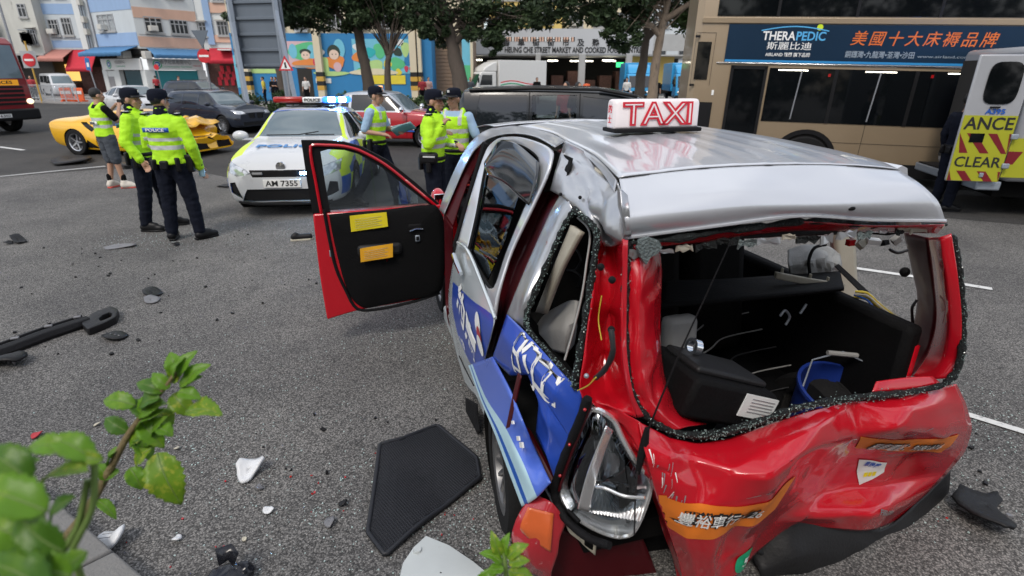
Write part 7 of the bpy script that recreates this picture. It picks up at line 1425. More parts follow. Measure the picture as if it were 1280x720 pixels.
for(a_,c_)in(([(0.229,0.932,0.721)][0],.016),([(0.207,0.926,0.707)][0],.02),([(0.289,0.936,0.751)][0],.012)):b=MB();b.box(a_,(c_*2.2,.006,c_),(0,.6,0));b.build('print','ink_white',TP)
# --- tail lamp
TLo=[[(0.022,0.748,0.947)][0],[(0.071,0.767,0.817)][0],[(0.125,0.786,0.626)][0],[(0.136,0.79,0.515)][0],[(0.08,0.772,0.47)][0],[(0.06,0.686,0.391)][0],[(0.03,0.607,0.359)][0],[(0,0.562,0.388)][0],[(-0.02,0.535,0.5)][0],[(-0.04,0.533,0.652)][0],[(-0.04,0.608,0.766)][0],[(-0.02,0.649,0.847)][0],[(0,0.672,0.901)][0],[(0,0.721,0.948)][0]]
lamp=MB();c_=sum((Vector(p)for p in TLo),Vector())/len(TLo);ins=Vector((.07,-.06,0));outer=crom(TLo+[TLo[0]],4)
lamp.loft([[Vector(p)for p in outer[:-1]],[Vector(p).lerp(c_,.12)+ins*.5 for p in outer[:-1]],[Vector(p).lerp(c_,.45)+ins for p in outer[:-1]],[c_+ins*1.05+(Vector(p)-c_)*.02 for p in outer[:-1]]],False)
lb=lamp.build('tail_lamp','reflector',TP,smooth=50,fix=False)
b=MB();b.tube(outer,.010,6);b.build('lamp_rim','reflector',lb)
lens=MB();bul=Vector((-.03,.03,0));lens.loft([[Vector(p)for p in outer[:-1]],[Vector(p).lerp(c_,.4)+bul*.7 for p in outer[:-1]],[c_+bul+(Vector(p)-c_)*.03 for p in outer[:-1]]],False);lens.build('lamp_lens','lens_clear',lb,smooth=60,fix=False,solid=.003)
def ribbed(name,c4,n,amp_,m_):
 P=[Vector(p)for p in c4];b=MB();rows_=[]
 for j in range(10):
  rows_.append([P[0].lerp(P[1],i/(n*4)).lerp(P[3].lerp(P[2],i/(n*4)),j/9)+Vector((-.7,.7,0))*amp_*math.sin(i*math.pi/2)+Vector((.03,-.03,0))*(1-(2*j/9-1)**2)for i in range(n*4+1)])
 b.grid(rows_);return b.build(name,m_,lb,smooth=50,fix=False)
K_=.03
ribbed('reflector_ribs',[[(0.029,0.729,0.506)][0],[(-0.06,0.569,0.502)][0],[(-0.047,0.553,0.607)][0],[(0.019,0.719,0.633)][0]],16,.004,'reflector_rib')
ribbed('reflector_ribs',[[(0.011,0.725,0.662)][0],[(-0.049,0.551,0.629)][0],[(-0.008,0.592,0.715)][0],[(-0.004,0.711,0.803)][0]],5,.006,mat('reflector_frost',(.62,.58,.6),.3,metal=.5,var=.3,scale=14))
b=MB();b.tube(crom([(0.012,0.741,0.637),(-0.026,0.702,0.653),(-0.077,0.652,0.65),(-0.125,0.603,0.673)],4),.006,6);b.build('reflector_bar','reflector',lb)
net('reflector_blade','reflector',[[[(-0.058,0.728,0.933)][0],[(-0.046,0.697,0.9)][0]],[[(-0.041,0.773,0.748)][0],[(-0.019,0.723,0.713)][0]],[[(-0.021,0.793,0.581)][0],[(-0.002,0.741,0.537)][0]]],lb,n=5)
seal('lamp_gasket',[(0.001,0.769,1.004),(0.034,0.783,0.887),(0.089,0.803,0.721),(0.135,0.819,0.545),(0.114,0.812,0.48),(0.058,0.792,0.451),(-0.035,0.754,0.456),(-0.12,0.714,0.493)],.016,'rubber',n=5,jit=.12);seal('lamp_gasket_lip',[(-0.002,0.758,0.983),(0.031,0.772,0.871),(0.084,0.792,0.694),(0.123,0.805,0.542)],.006,'taxi_dark_red',jit=.1)
for p in[(-0.006,0.781,0.968),(0.05,0.804,0.797),(0.089,0.818,0.638)]:b=MB();b.ball(p,.006);b.build('stud','lamp_red',TP)
# trim rails under the lamp, white bracket, red and orange bumper lens
for off in(0,8):b=MB();b.tube([(0.267,0.826,0.476),(0.19,0.806,0.439),(0.122,0.785,0.413),(0.074,0.768,0.407)],.006,6)if off else b.tube([(0.209,0.821,0.53),(0.139,0.801,0.493),(0.077,0.779,0.475),(0.029,0.761,0.47)],.008,6);b.build('trim_rail','galv' if off else 'rubber',TP)
net('white_bracket','bracket_beige',[[[(0.1,0.787,0.41)][0],[(0.1,0.754,0.39)][0],[(0.1,0.712,0.344)][0]],[[(0.1,0.765,0.35)][0],[(0.1,0.724,0.323)][0],[(0.1,0.655,0.28)][0]],[[(0.1,0.724,0.307)][0],[(0.1,0.694,0.259)][0],[(0.1,0.651,0.205)][0]]],n=5,amp=.006,fr=14)
net('bumper_lens','lens_red',[[[(0.16,0.889,0.511)][0],[(0.1,0.841,0.514)][0],[(0.08,0.789,0.43)][0]],[[(0.16,0.944,0.442)][0],[(0.08,0.883,0.462)][0],[(0.06,0.82,0.381)][0]],[[(0.15,0.978,0.352)][0],[(0.07,0.915,0.375)][0],[(0.06,0.827,0.305)][0]],[[(0.16,0.959,0.249)][0],[(0.08,0.91,0.258)][0],[(0.07,0.842,0.22)][0]],[[(0.18,0.902,0.107)][0],[(0.12,0.862,0.13)][0],[(0.1,0.835,0.118)][0]]],n=6,amp=.003,fr=16,smooth=30)
net('indicator_lens','lens_orange',[[[(0.11,0.929,0.506)][0],[(0.075,0.843,0.486)][0]],[[(0.1,0.962,0.427)][0],[(0.05,0.856,0.416)][0]],[[(0.09,0.934,0.383)][0],[(0.045,0.861,0.339)][0]]],n=5)
net('inner_bumper','taxi_dark_red',[[[(0.2,0.764,0.278)][0],[(0.15,0.571,0.19)][0],[(0.12,0.449,0.249)][0]],[[(0.2,0.793,0.117)][0],[(0.15,0.599,0.068)][0],[(0.12,0.377,0.078)][0]],[[(0.2,0.784,-0.157)][0],[(0.15,0.541,-0.228)][0],[(0.12,0.237,-0.297)][0]]],n=5,amp=.01,fr=8)
# --- wheels and underside
arch=MB();arch.lathe([(.36,.90),(.36,.55),(.05,.55)],(.58,0,.33),'Y',26);arch.build('arch_liner','under_black',TP)
mat('rim_worn',(.20,.20,.205),.4,metal=.7,var=.25,scale=18);rw=wheel(TP,.585,.825,.295,1,.19,15,'rim_worn',R(-5),.70)
wheel(TP,.45,-.72,.295,-1,.20,15,'rim_silver');wheel(TP,3.15,-.74,.295,-1,.2,15,'rim_silver');wheel(TP,3.15,.70,.295,1,.2,15,'rim_silver')
net('mud_flap','rubber',[[[(1.521,0.885,0.099)][0],[(1.26,0.865,0.212)][0]],[[(1.514,0.885,-0.031)][0],[(1.248,0.865,0.112)][0]],[[(1.453,0.875,-0.14)][0],[(1.211,0.865,0.055)][0]]],n=4)
b=MB();b.box((1.9,-.05,.28),(3.6,1.5,.1));b.build('floor_pan','under_black',TP);b=MB();b.box((1.75,.79,.24),(1.6,.12,.12));b.build('sill','taxi_white',TP,bevel=.02)
# --- front clip: bonnet, screen, wings
FS=[(2.15,.25,.74,.6,.80,.98,.78,1.55,.60,1.64),(2.4,.25,.74,.6,.80,.98,.78,1.46,.60,1.56),(3.1,.25,.74,.6,.80,.98,.78,1.08,.66,1.12),(3.5,.25,.74,.58,.79,.92,.76,.97,.62,1.0),(3.95,.26,.70,.55,.76,.82,.7,.86,.55,.88),(4.12,.3,.55,.5,.6,.66,.55,.7,.45,.72)]
bm=shell(FS,40,5);OFFT=-.06
CL=lambda n,c:True
me=take(bm,cut(bm,'Y',[(2.0,.98),(2.98,1.02),(2.45,1.46),(2.0,1.5)],lambda n,c:abs(n.y)>.3));me=take(bm,cut(bm,'Y',[(2.0,.2),(2.68,.2),(2.68,1.0),(2.0,1.0)],lambda n,c:True))
me=take(bm,[f for f in bm.faces if f.calc_center_median().x<2.17 and abs(f.normal.x)>.9])
part(bm,'windscreen','side_glass',TP,'X',[(-.62,1.12),(.62,1.12),(.52,1.55),(-.52,1.55)],lambda n,c:n.x>.1 and c.x<3.2 and c.z>1.05)
for s in(1,-1):part(bm,'headlight','lamp_clear',TP,'X',[(s*.38,.68),(s*.72,.72),(s*.76,.86),(s*.5,.8)],lambda n,c:n.x>.05 and c.x>3.4,.004)
part(bm,'grille','trim_black',TP,'X',[(-.3,.55),(.3,.55),(.34,.66),(-.34,.66)],lambda n,c:n.x>.1 and c.x>3.7,.015)
for s in(1,-1):me=take(bm,cut(bm,'Y',circ(3.15,.3,.35),lambda n,c,s=s:c.y*s>.35))
paint(bm,1,'Y',[(2.0,1.02),(3.05,1.1),(2.4,1.8),(2.0,1.8)],CL);fc=finish(bm,TP,['taxi_red','taxi_silver'],'front_body');fc.location=(0,OFFT,0)
# right side wall, posts, roof lining
b=MB();b.grid([[(s_,-.84 if s_>.4 else-.80,z)for s_ in(.15,.6,1.2,2.0,2.7)]for z in(.25,.6,.90)]);b.build('right_side','taxi_red',TP,solid=.05)
net('right_post','interior_beige',[[[(1,-1.124,1.174)][0],[(1,-1.273,1.14)][0]],[[(1,-1.185,1.005)][0],[(1,-1.32,0.993)][0]],[[(1,-1.25,0.827)][0],[(1,-1.378,0.829)][0]],[[(1,-1.338,0.584)][0],[(1,-1.488,0.592)][0]]],n=4,solid=.05)
b=MB();b.grid([[(s_,t_,1.625-.02*abs(t_+.08))for t_ in(-.62,-.3,0,.3,.5)]for s_ in(.25,.8,1.4,2.2)]);b.build('headlining','interior_beige',TP,solid=.01)
b=MB();b.tube([(2.2,-.64,1.6),(1.2,-.66,1.62),(.3,-.66,1.6)],.04,8);b.build('right_roof_rail','taxi_silver',TP);b=MB();b.tube([(2.05,-.84,.9),(2.0,-.66,1.6)],.04,8);b.build('right_pillar','taxi_silver',TP);b=MB();b.tube([(2.1,.83,.35),(2.05,.80,.95),(1.95,.62,1.58)],.035,8);b.build('centre_pillar','rubber',TP)
# --- cabin
def tbox(name,m,c,d,rot=(0,0,0),bevel=.03,par=None,taper=1.):b=MB();b.box(c,d,rot,taper);return b.build(name,m,par or TP,bevel=bevel)
tbox('load_floor','interior_black',(.65,-.08,.42),(1.1,1.45,.06));tbox('side_trim','interior_black',(.6,.70,.62),(1.0,.12,.5));tbox('side_trim','interior_black',(1.0,-.79,.68),(1.7,.09,.62))
shelf=net('parcel_shelf','interior_black',[[[(0.55,0.193,1.029)][0],[(0.5,-0.067,1.043)][0],[(0.45,-0.355,1.061)][0],[(0.45,-0.685,1.057)][0]],[[(0.8,0.041,1.043)][0],[(0.8,-0.283,1.019)][0],[(0.8,-0.668,1.003)][0],[(0.8,-1.029,0.99)][0]]],n=6,amp=.006,solid=.012)
for y in(.32,-.02,-.42):
 st_=tbox('rear_seat','seat_cloth',(1.05,y,.88),(.16,.36,.72),(0,.18,0),.06);tbox('headrest','seat_cloth',(1.1,y,1.34),(.1,.24,.2),(0,.1,0),.05,st_)
for y in(.36,-.42):st_=tbox('front_seat','seat_cloth',(2.0,y,.95),(.16,.46,.75),(0,.15,0),.06);tbox('headrest','seat_cloth',(2.06,y,1.42),(.1,.26,.2),(0,.1,0),.05,st_);tbox('seat_cushion','seat_cloth',(2.25,y,.55),(.5,.48,.16),(0,0,0),.05,st_)
tbox('rear_bench','seat_cloth',(1.3,-.05,.55),(.5,1.25,.18),(0,0,0),.06);tbox('dashboard','interior_black',(2.85,-.06,.92),(.4,1.4,.3),(0,0,0),.06)
b=MB();b.lathe([(.17,0),(.185,.012),(.19,0),(.185,-.012),(.17,0)],(0,0,0),'X',28);b.tube([(0,-.17,0),(0,.17,0)],.014);b.tube([(0,0,0),(0,0,-.17)],.014);o=b.build('steering_wheel','rubber',TP,smooth=50);o.location=(2.55,-.42,1.02);o.rotation_euler=(0,.45,0)
net('grey_quarter_trim','interior_grey',[[[(0.971,0.62,0.783)][0],[(0.835,0.62,0.916)][0],[(0.599,0.6,1.078)][0],[(0.515,0.6,1.118)][0]],[[(0.828,0.66,0.821)][0],[(0.604,0.68,0.959)][0],[(0.476,0.66,1.029)][0],[(0.475,0.62,1.053)][0]],[[(0.894,0.62,0.749)][0],[(0.631,0.66,0.852)][0],[(0.481,0.66,0.911)][0],[(0.552,0.6,0.905)][0]]],n=6,solid=.02)
net('grey_quarter_lining','interior_beige',[[[(0.455,0.66,1.45)][0],[(0.364,0.66,1.449)][0]],[[(0.502,0.7,1.288)][0],[(0.434,0.7,1.295)][0]],[[(0.66,0.72,1.022)][0],[(0.559,0.72,1.057)][0]]],n=5,solid=.02)
seal('seat_belt_coil',[(1.083,0.45,1.127),(0.992,0.45,1.188),(0.892,0.45,1.202),(0.849,0.45,1.168),(0.919,0.45,1.098),(1.044,0.45,1.072)],.005,'cable_black',jit=.05,closed=True);seal('seat_belt_coil',[(1.108,0.45,1.025),(0.959,0.45,1.084),(0.84,0.45,1.093),(0.872,0.45,1.033)],.005,'cable_black',jit=.05)
# headrest in its torn plastic cover, broken trim strip, strap, cables
net('covered_headrest','interior_grey',[[[(0.85,-0.709,1.127)][0],[(0.85,-0.805,1.145)][0],[(0.85,-0.965,1.124)][0],[(0.85,-1.058,1.071)][0]],[[(0.8,-0.679,1.067)][0],[(0.78,-0.771,1.083)][0],[(0.78,-0.911,1.07)][0],[(0.82,-1.053,1.018)][0]],[[(0.83,-0.739,0.981)][0],[(0.8,-0.822,0.988)][0],[(0.82,-0.982,0.965)][0],[(0.85,-1.093,0.939)][0]]],n=6,amp=.02,fr=14,smooth=22)
seal('grab_loop',[(0.78,-0.817,0.995),(0.78,-0.786,1.086),(0.78,-0.805,1.148),(0.78,-0.873,1.16)],.008,'rubber',jit=.05);net('broken_trim','interior_beige',[[[(0.62,-0.446,1.107)][0],[(0.6,-0.63,1.064)][0],[(0.6,-0.842,1.018)][0]],[[(0.62,-0.448,1.075)][0],[(0.6,-0.638,1.03)][0],[(0.6,-0.846,0.984)][0]]],n=5,solid=.02)
for p in[(0.61,-0.472,1.116),(0.61,-0.642,1.071),(0.61,-0.753,1.044)]:b=MB();b.box(p,(.012,.006,.022));b.build('trim_clip','interior_beige',TP)
net('belt_strap','rubber',[[[(0.75,-0.928,1.048)][0],[(0.75,-0.951,1.059)][0]],[[(0.68,-0.959,0.995)][0],[(0.68,-0.985,1.009)][0]],[[(0.6,-0.982,0.944)][0],[(0.6,-1.019,0.953)][0]]],n=5)
rnd=random.Random(9)
for i in range(9):
 a=Vector([(0.5,-0.812,1)][0])+Vector((0,0,rnd.uniform(-.02,.02)));c_=Vector([(0.3,-0.92,0.91)][0])+Vector((0,0,rnd.uniform(-.04,.02)));m_=a.lerp(c_,.5)+Vector((rnd.uniform(-.03,.03),rnd.uniform(-.03,.03),rnd.uniform(0,.05)));seal('cable',[a,a.lerp(m_,.5)+Vector((0,0,.02)),m_,c_],.005,rnd.choice(['cable_yellow','cable_black','cable_black','bracket_beige','hi_blue']),jit=.2,seed=i)
b=MB();b.ball([(0.28,-0.887,0.923)][0],.012);b.build('bulb','ink_white',TP);seal('loose_wire',[(0.25,-0.644,1.311),(0.25,-0.691,1.293),(0.25,-0.739,1.3)],.006,'cable_black',jit=.1);seal('loose_wire',[(0.3,-0.96,0.917),(0.3,-0.927,1),(0.3,-0.942,1.037)],.006,'cable_black',jit=.1);b=MB();b.ball([(0.3,-0.825,1.18)][0],(.02,.02,.022));b.build('latch','rubber',TP)
for i in range(5):p=Vector([(0.3,-0.489,1.339)][0]).lerp(Vector([(0.25,-0.664,1.35)][0]),i/4);b=MB();b.box(p+Vector((0,0,-.01*(i%2))),(.02,.03,.025+.012*(i%3)),(i,i*.7,0));b.build('lamp_fragment',['lamp_red','interior_beige','ink_white','rubber','interior_grey'][i],TP)
seal('hook',[(0.5,-0.403,0.937),(0.5,-0.424,0.963),(0.5,-0.458,0.927),(0.5,-0.445,0.887)],.006,'galv',jit=.1);seal('hook',[(0.5,-0.514,0.936),(0.5,-0.531,0.963),(0.5,-0.54,0.982)],.006,'galv',jit=.1)
tbox('folded_seat','interior_grey',[(0.55,0.087,0.876)][0],(.08,.16,.2),(0,.1,0),.03)
rnd=random.Random(17)
for i in range(12):
 p=Vector((rnd.uniform(.25,.9),rnd.uniform(-.6,.5),.47));L_=rnd.uniform(.08,.22);a=rnd.uniform(0,6.28);net('boot_debris',rnd.choice(['interior_grey','bumper_plastic','interior_beige','seat_cloth','bumper_plastic']),[[p+Vector((L_*t*math.cos(a)-w*.02*math.sin(a),L_*t*math.sin(a)+w*.02*math.cos(a),.03*math.sin(t*5+i)+.02*t*(i%4)))for w in(-1,0,1)]for t in(0,.33,.66,1)],n=3,amp=.01,fr=12,seed=i)
for i in range(5):p=Vector((.55+.1*i,-.7+.02*i,.5+.06*i));seal('boot_cable',[p,p+Vector((.05,.2,-.05)),p+Vector((-.1,.42,-.03)),p+Vector((.02,.6,-.06-.04*i))],.004,rnd.choice(['cable_black','interior_grey','cable_black']),jit=.1,seed=i)
# black roller box with its label (things lying in the boot)
lug=thing('equipment_case','black plastic case with white printed label in the open boot','case',(0,0,0))
lug.parent=None
def world(p):return taxi_m@Vector(p)
taxi_m=Matrix.Translation((.984,1.732,0))@Matrix.Rotation(R(106),4,'Z')
lug.matrix_world=Matrix.Translation(world([(0.18,0.185,0.865)][0]))@Matrix.Rotation(R(106+4),4,'Z')@Matrix.Rotation(.38,4,'X')
b=MB();b.box((0,0,-.02),(.3,.42,.16));b.build('case_body','interior_black',lug,bevel=.02);b=MB();b.box((0,.0,.07),(.2,.36,.03));b.build('lid','bumper_plastic',lug,bevel=.012);b=MB();b.box((-.152,-.12,.0),(.006,.17,.09));o=b.build('label','sticker_white',lug,smooth=0)
for k in range(5):b=MB();b.box((-.156,-.13,.03-k*.013),(.002,.12,.003));b.build('print_line','ink_grey',o,smooth=0)
b=MB();b.box((-.156,-.18,-.035),(.002,.04,.012));b.build('print_block','ink_red',o,smooth=0);b=MB();b.lathe([(.02,0),(.034,0),(.034,.03),(.02,.03),(.02,0)],(.05,.08,.11),'Y',18);b.build('cap_ring','chrome',lug)
bk=thing('bucket','dark blue plastic bucket with wire handle lying in the boot','bucket',world([(0.32,-0.617,0.465)][0]));b=MB();b.lathe([(.001,-.12),(.15,-.12),(.19,.16),(.2,.16),(.2,.175),(.185,.175),(.14,-.1),(.001,-.1)],(0,0,0),'Z',36);b.build('pail','bucket_blue',bk,smooth=40);bk.rotation_euler=(.25,.1,0)
b=MB();b.tube([(-.19,0,.16),(-.14,.1,.26),(0,.13,.3),(.14,.1,.26),(.19,0,.16)],.004,6);hb=b.build('handle','galv',bk);b=MB();b.tube([(-.07,.125,.29),(.07,.125,.29)],.012,8);b.build('grip','interior_grey',hb)
# --- roof sign
sg0=Vector([(1.357,0.127,1.71)][0]);sg1=Vector([(1.237,-0.35,1.71)][0]);cx=(sg0+sg1)/2;w_=(sg1-sg0).length
sgn=MB();prof=[(-.055,0),(.055,0),(.05,.125),(.035,.145),(-.035,.145),(-.05,.125)];sgn.loft([[(cx.x+a*.75,cx.y+w_*.5,cx.z+h)for a,h in prof],[(cx.x+a,cx.y+w_*.46,cx.z+h)for a,h in prof],[(cx.x+a,cx.y-w_*.46,cx.z+h)for a,h in prof],[(cx.x+a*.75,cx.y-w_*.5,cx.z+h)for a,h in prof]]);sign=sgn.build('roof_sign','taxi_sign_white',TP,bevel=.012,smooth=40)
tbox('sign_base','rubber',cx+Vector((0,0,-.005)),(.15,w_*1.02,.02),par=sign,bevel=.006)
base_w=(lambda m:max(v.co.x for v in m.vertices)-min(v.co.x for v in m.vertices))(text_mesh('TAXI',.15,0));kx=w_*.78/base_w
for m_,bo,li in(('ink_red',.0065,.0),('taxi_sign_white',-.0035,.003)):put_text('TAXI','lettering',cx+Vector((-.0575-li,0,.07)),(0,-1,0),(.05,0,1),m_,sign,size=.15,bold=bo,extrude=.002,sx=kx)
[put_text(ch_,'lettering',cx+Vector((0,w_*.502,.095-.05*i_)),(-1,0,0),(0,0,1),'ink_red',sign,size=.045)for i_,ch_ in enumerate('的士')]
# --- open front door (stands square to the body)
DS=2.66
o_l=[(2.66,1.738,1.551),(2.66,1.739,1.262),(2.66,1.738,0.92),(2.66,1.729,0.586),(2.66,1.718,0.23)];o_r=[(2.66,1.622,1.543),(2.66,1.616,1.228),(2.66,1.612,0.881),(2.66,1.595,0.573),(2.66,1.491,0.276)]
drd=MB()
outl=crom([(2.66,1.738,1.551),(2.66,1.738,0.92),(2.66,1.718,0.23)],4)[:-1]+crom([(2.66,1.718,0.23),(2.66,1.472,0.281),(2.66,1.168,0.306),(2.66,0.873,0.335)],3)[:-1]+crom([(2.66,0.873,0.335),(2.66,0.801,0.529),(2.66,0.784,0.787),(2.66,0.81,1.05)],3)[:-1]+crom([(2.66,0.81,1.05),(2.66,0.989,1.237),(2.66,1.176,1.404),(2.66,1.348,1.498),(2.66,1.461,1.533),(2.66,1.59,1.547),(2.66,1.738,1.551)],3)[:-1]
belt=[(2.66,1.605,1.039),(2.66,0.893,1.061)]
fd=thing('x','x','x');bpy.data.objects.remove(fd)
low_=crom([(2.66,1.723,1.047),(2.66,1.729,0.586),(2.66,1.718,0.23)],4)[:-1]+crom([(2.66,1.718,0.23),(2.66,1.472,0.281),(2.66,1.168,0.306),(2.66,0.873,0.335)],3)[:-1]+crom([(2.66,0.873,0.335),(2.66,0.801,0.529),(2.66,0.784,0.787),(2.66,0.809,1.062)],3)
drd.prism([(p.y,p.z)for p in low_],DS,DS+.10,'X');fdoor=drd.build('front_door','taxi_red',TP,bevel=.012)
fr_o=[(2.66,1.724,1.035),(2.66,1.734,1.261),(2.66,1.738,1.551),(2.66,1.59,1.547),(2.66,1.461,1.533),(2.66,1.348,1.498),(2.66,1.176,1.398),(2.66,0.989,1.231),(2.66,0.81,1.05)];fr_i=[(2.66,1.605,1.039),(2.66,1.619,1.256),(2.66,1.625,1.474),(2.66,1.571,1.488),(2.66,1.467,1.48),(2.66,1.374,1.45),(2.66,1.229,1.356),(2.66,1.06,1.206),(2.66,0.893,1.061)]
fb_=MB();n_=len(fr_o)
for s0,m_ in((DS+.02,0),(DS+.07,0)):pass
rings=[[Vector((DS+.02,p[1],p[2]))for p in fr_o],[Vector((DS+.07,p[1],p[2]))for p in fr_o],[Vector((DS+.07,p[1],p[2]))for p in fr_i],[Vector((DS+.02,p[1],p[2]))for p in fr_i],[Vector((DS+.02,p[1],p[2]))for p in fr_o]]
fb_.grid([[r_[k]for r_ in rings]for k in range(n_)]);fb_.build('window_frame','rubber',fdoor,smooth=0)
b=MB();b.tube(crom([(DS+.012,p[1],p[2])for p in[tuple(Vector(a).lerp(Vector(c),.5))for a,c in zip(fr_o,fr_i)]],4),.011,6);b.build('frame_trim','taxi_red',fdoor)
b=MB();pts=[(DS+.045,p[1],p[2])for p in fr_i];b.add(pts,[tuple(range(len(pts)))]);b.build('window_pane','door_glass',fdoor,smooth=0,solid=.004)
tr=[(2.66,1.616,1.04),(2.66,1.512,1.045),(2.66,1.231,1.051),(2.66,0.863,1.065),(2.66,0.802,0.964),(2.66,0.793,0.724),(2.66,0.815,0.497),(2.66,0.859,0.36),(2.66,1.105,0.326),(2.66,1.321,0.303),(2.66,1.435,0.296),(2.66,1.512,0.364),(2.66,1.561,0.512),(2.66,1.587,0.697),(2.66,1.604,0.85)];c_=sum((Vector(p)for p in tr),Vector())/len(tr)
b=MB();lo=crom(tr+[tr[0]],3)[:-1];b.loft([[Vector((DS-.002,p.y,p.z))for p in lo],[Vector((DS-.022,p.y,p.z)).lerp(Vector((DS-.022,c_.y,c_.z)),.03)for p in lo],[Vector((DS-.034,p.y,p.z)).lerp(Vector((DS-.034,c_.y,c_.z)),.12)for p in lo],[Vector((DS-.03,c_.y,c_.z))+(p-c_)*.02*Vector((0,1,1))if False else Vector((DS-.03,c_.y+(p.y-c_.y)*.02,c_.z+(p.z-c_.z)*.02))for p in lo]],False);trim=b.build('trim_panel','interior_black',fdoor,smooth=40)
b=MB();b.tube(crom([(DS-.004,p[1],p[2])for p in[(2.66,1.644,1.076),(2.66,1.631,0.852),(2.66,1.61,0.637),(2.66,1.56,0.461),(2.66,1.489,0.296),(2.66,1.323,0.277),(2.66,1.044,0.313),(2.66,0.853,0.36)]],4),.012,8);b.build('door_seal','rubber',fdoor)
tbox('armrest','bumper_plastic',Vector([(2.62,1.286,0.764)][0])+Vector((0,0,.0)),(.05,.32,.09),(0,0,0),.03,fdoor)
for nm,pts,m_ in(('yellow_notice',[(2.615,1.475,1.03),(2.615,1.218,1.043),(2.615,1.215,0.936),(2.615,1.476,0.913)],'sticker_yellow'),('orange_notice',[(2.585,1.427,0.792),(2.585,1.192,0.815),(2.585,1.199,0.711),(2.585,1.431,0.688)],'sticker_amber')):
 b=MB();P=[Vector(p)for p in pts];b.grid([[P[0].lerp(P[1],t)+Vector((.004*math.sin(t*5),0,0))for t in np.linspace(0,1,9)],[P[3].lerp(P[2],t)+Vector((.004*math.sin(t*4+1),0,0))for t in np.linspace(0,1,9)]]);o=b.build(nm,m_,fdoor,solid=.002,smooth=0)
 for k in range(5):a=P[0].lerp(P[3],.25+k*.14).lerp(P[1].lerp(P[2],.25+k*.14),.12);c2=P[0].lerp(P[3],.25+k*.14).lerp(P[1].lerp(P[2],.25+k*.14),.85-.1*(k%2));bb_=MB();bb_.tube([a+Vector((-.006,0,0)),c2+Vector((-.006,0,0))],.0012,4);bb_.build('print_line','ink_grey',o)
b=MB();b.tube([(2.615,1.062,0.889),(2.615,1.014,0.904),(2.615,0.961,0.9)],.006,6);b.build('inner_handle','chrome',fdoor);tbox('handle_recess','rubber',[(2.63,1.017,0.918)][0],(.02,.1,.04),bevel=.01,par=fdoor);tbox('window_switch','galv',[(2.622,1.006,0.827)][0],(.015,.035,.05),bevel=.006,par=fdoor);tbox('switch_key','rubber',[(2.612,1.007,0.83)][0],(.012,.02,.03),bevel=.004,par=fdoor)
tbox('door_latch','galv',[(2.68,1.638,0.75)][0],(.05,.012,.05),bevel=.004,par=fdoor)
mr=MB();mr.ball((DS+.22,.80,1.06),(.11,.06,.085),14,10);mr.build('wing_mirror','taxi_red',fdoor,smooth=60);tbox('mirror_glass','chrome',(DS+.12,.80,1.06),(.01,.09,.12),par=fdoor,bevel=.01);b=MB();b.tube([(DS+.1,.78,1.0),(DS+.18,.80,1.02)],.025,8);b.build('mirror_stalk','rubber',fdoor)
tbox('hinge','galv',(DS+.06,.76,.75),(.12,.06,.06),par=fdoor,bevel=.01);tbox('check_strap','rubber',(DS+.03,.78,.42),(.1,.04,.08),par=fdoor,bevel=.01)
# ------------------------------------------------------------------ wreckage on the road
mat('debris_black',(.010,.010,.011),.5,var=.35,scale=14,bump=.2,bscale=60,spec=.35)
mat('debris_white',(.66,.67,.68),.35,var=.12,scale=9);mat('plastic_milk',(.52,.55,.54),.4,var=.1,scale=5,spots=((.34,.32,.28),6,.66))
mat('bag_black',(.012,.013,.018),.22,var=.3,scale=10);mat('debris_grey',(.16,.16,.17),.45,var=.3,scale=12)
# long bumper reinforcement
bp=thing('bumper_strip','long black plastic bumper strip lying on the speckled asphalt','bumper',[(-3.671,3.923,0)][0])
def lay(p):return Vector(p)-Vector(bp.location)
path=[lay(p)+Vector((0,0,.04))for p in crom([(-3.963,3.428,0),(-3.831,3.668,0),(-3.725,3.951,0),(-3.603,4.176,0),(-3.584,4.224,0)],5)];b=MB();rings=[]
for i,p in enumerate(path):
 t=(path[min(i+1,len(path)-1)]-path[max(i-1,0)]).normalized();n=Vector((-t.y,t.x,0));k=1-.25*(i<3)
 rings.append([p+n*a*k+Vector((0,0,c))for a,c in((.085,-.035),(.09,.0),(.06,.035),(.02,.045),(.015,.02),(-.02,.02),(-.03,.045),(-.07,.03),(-.085,-.01),(-.08,-.035))])
b.loft(rings);b.build('channel','debris_black',bp,bevel=.006,smooth=30)
e_=[lay(p)+Vector((0,0,.03))for p in[(-3.532,4.115,0),(-3.586,4.321,0),(-3.539,4.476,0),(-3.423,4.407,0),(-3.333,4.241,0),(-3.348,4.116,0),(-3.395,3.996,0)]];ec=sum(e_,Vector())/len(e_);ro=[c1.lerp(c2,k_)for c1,c2 in zip(e_,e_[1:]+e_[:1])for k_ in(.1,.9)];b=MB();b.loft([[p for p in ro],[ec.lerp(p,.38)+Vector((.03,.01,0))for p in ro]],False);b.build('end_bracket','debris_black',bp,solid=.06,bevel=.006)
b=MB();b.loft([[lay(p)+Vector((0,0,.012))for p in[(-3.484,4.084,0),(-3.526,4.256,0),(-3.518,4.322,0)]],[lay(p)+Vector((0,0,.03))for p in[(-3.405,4.011,0),(-3.411,4.131,0),(-3.384,4.178,0)]]],False,False);b.build('web','debris_black',bp,solid=.01)
for k in range(4):p=path[3+k*4];b=MB();b.box(p+Vector((0,0,.046)),(.05,.03,.012),(0,0,.5));b.build('clip','debris_grey',bp,bevel=.003)
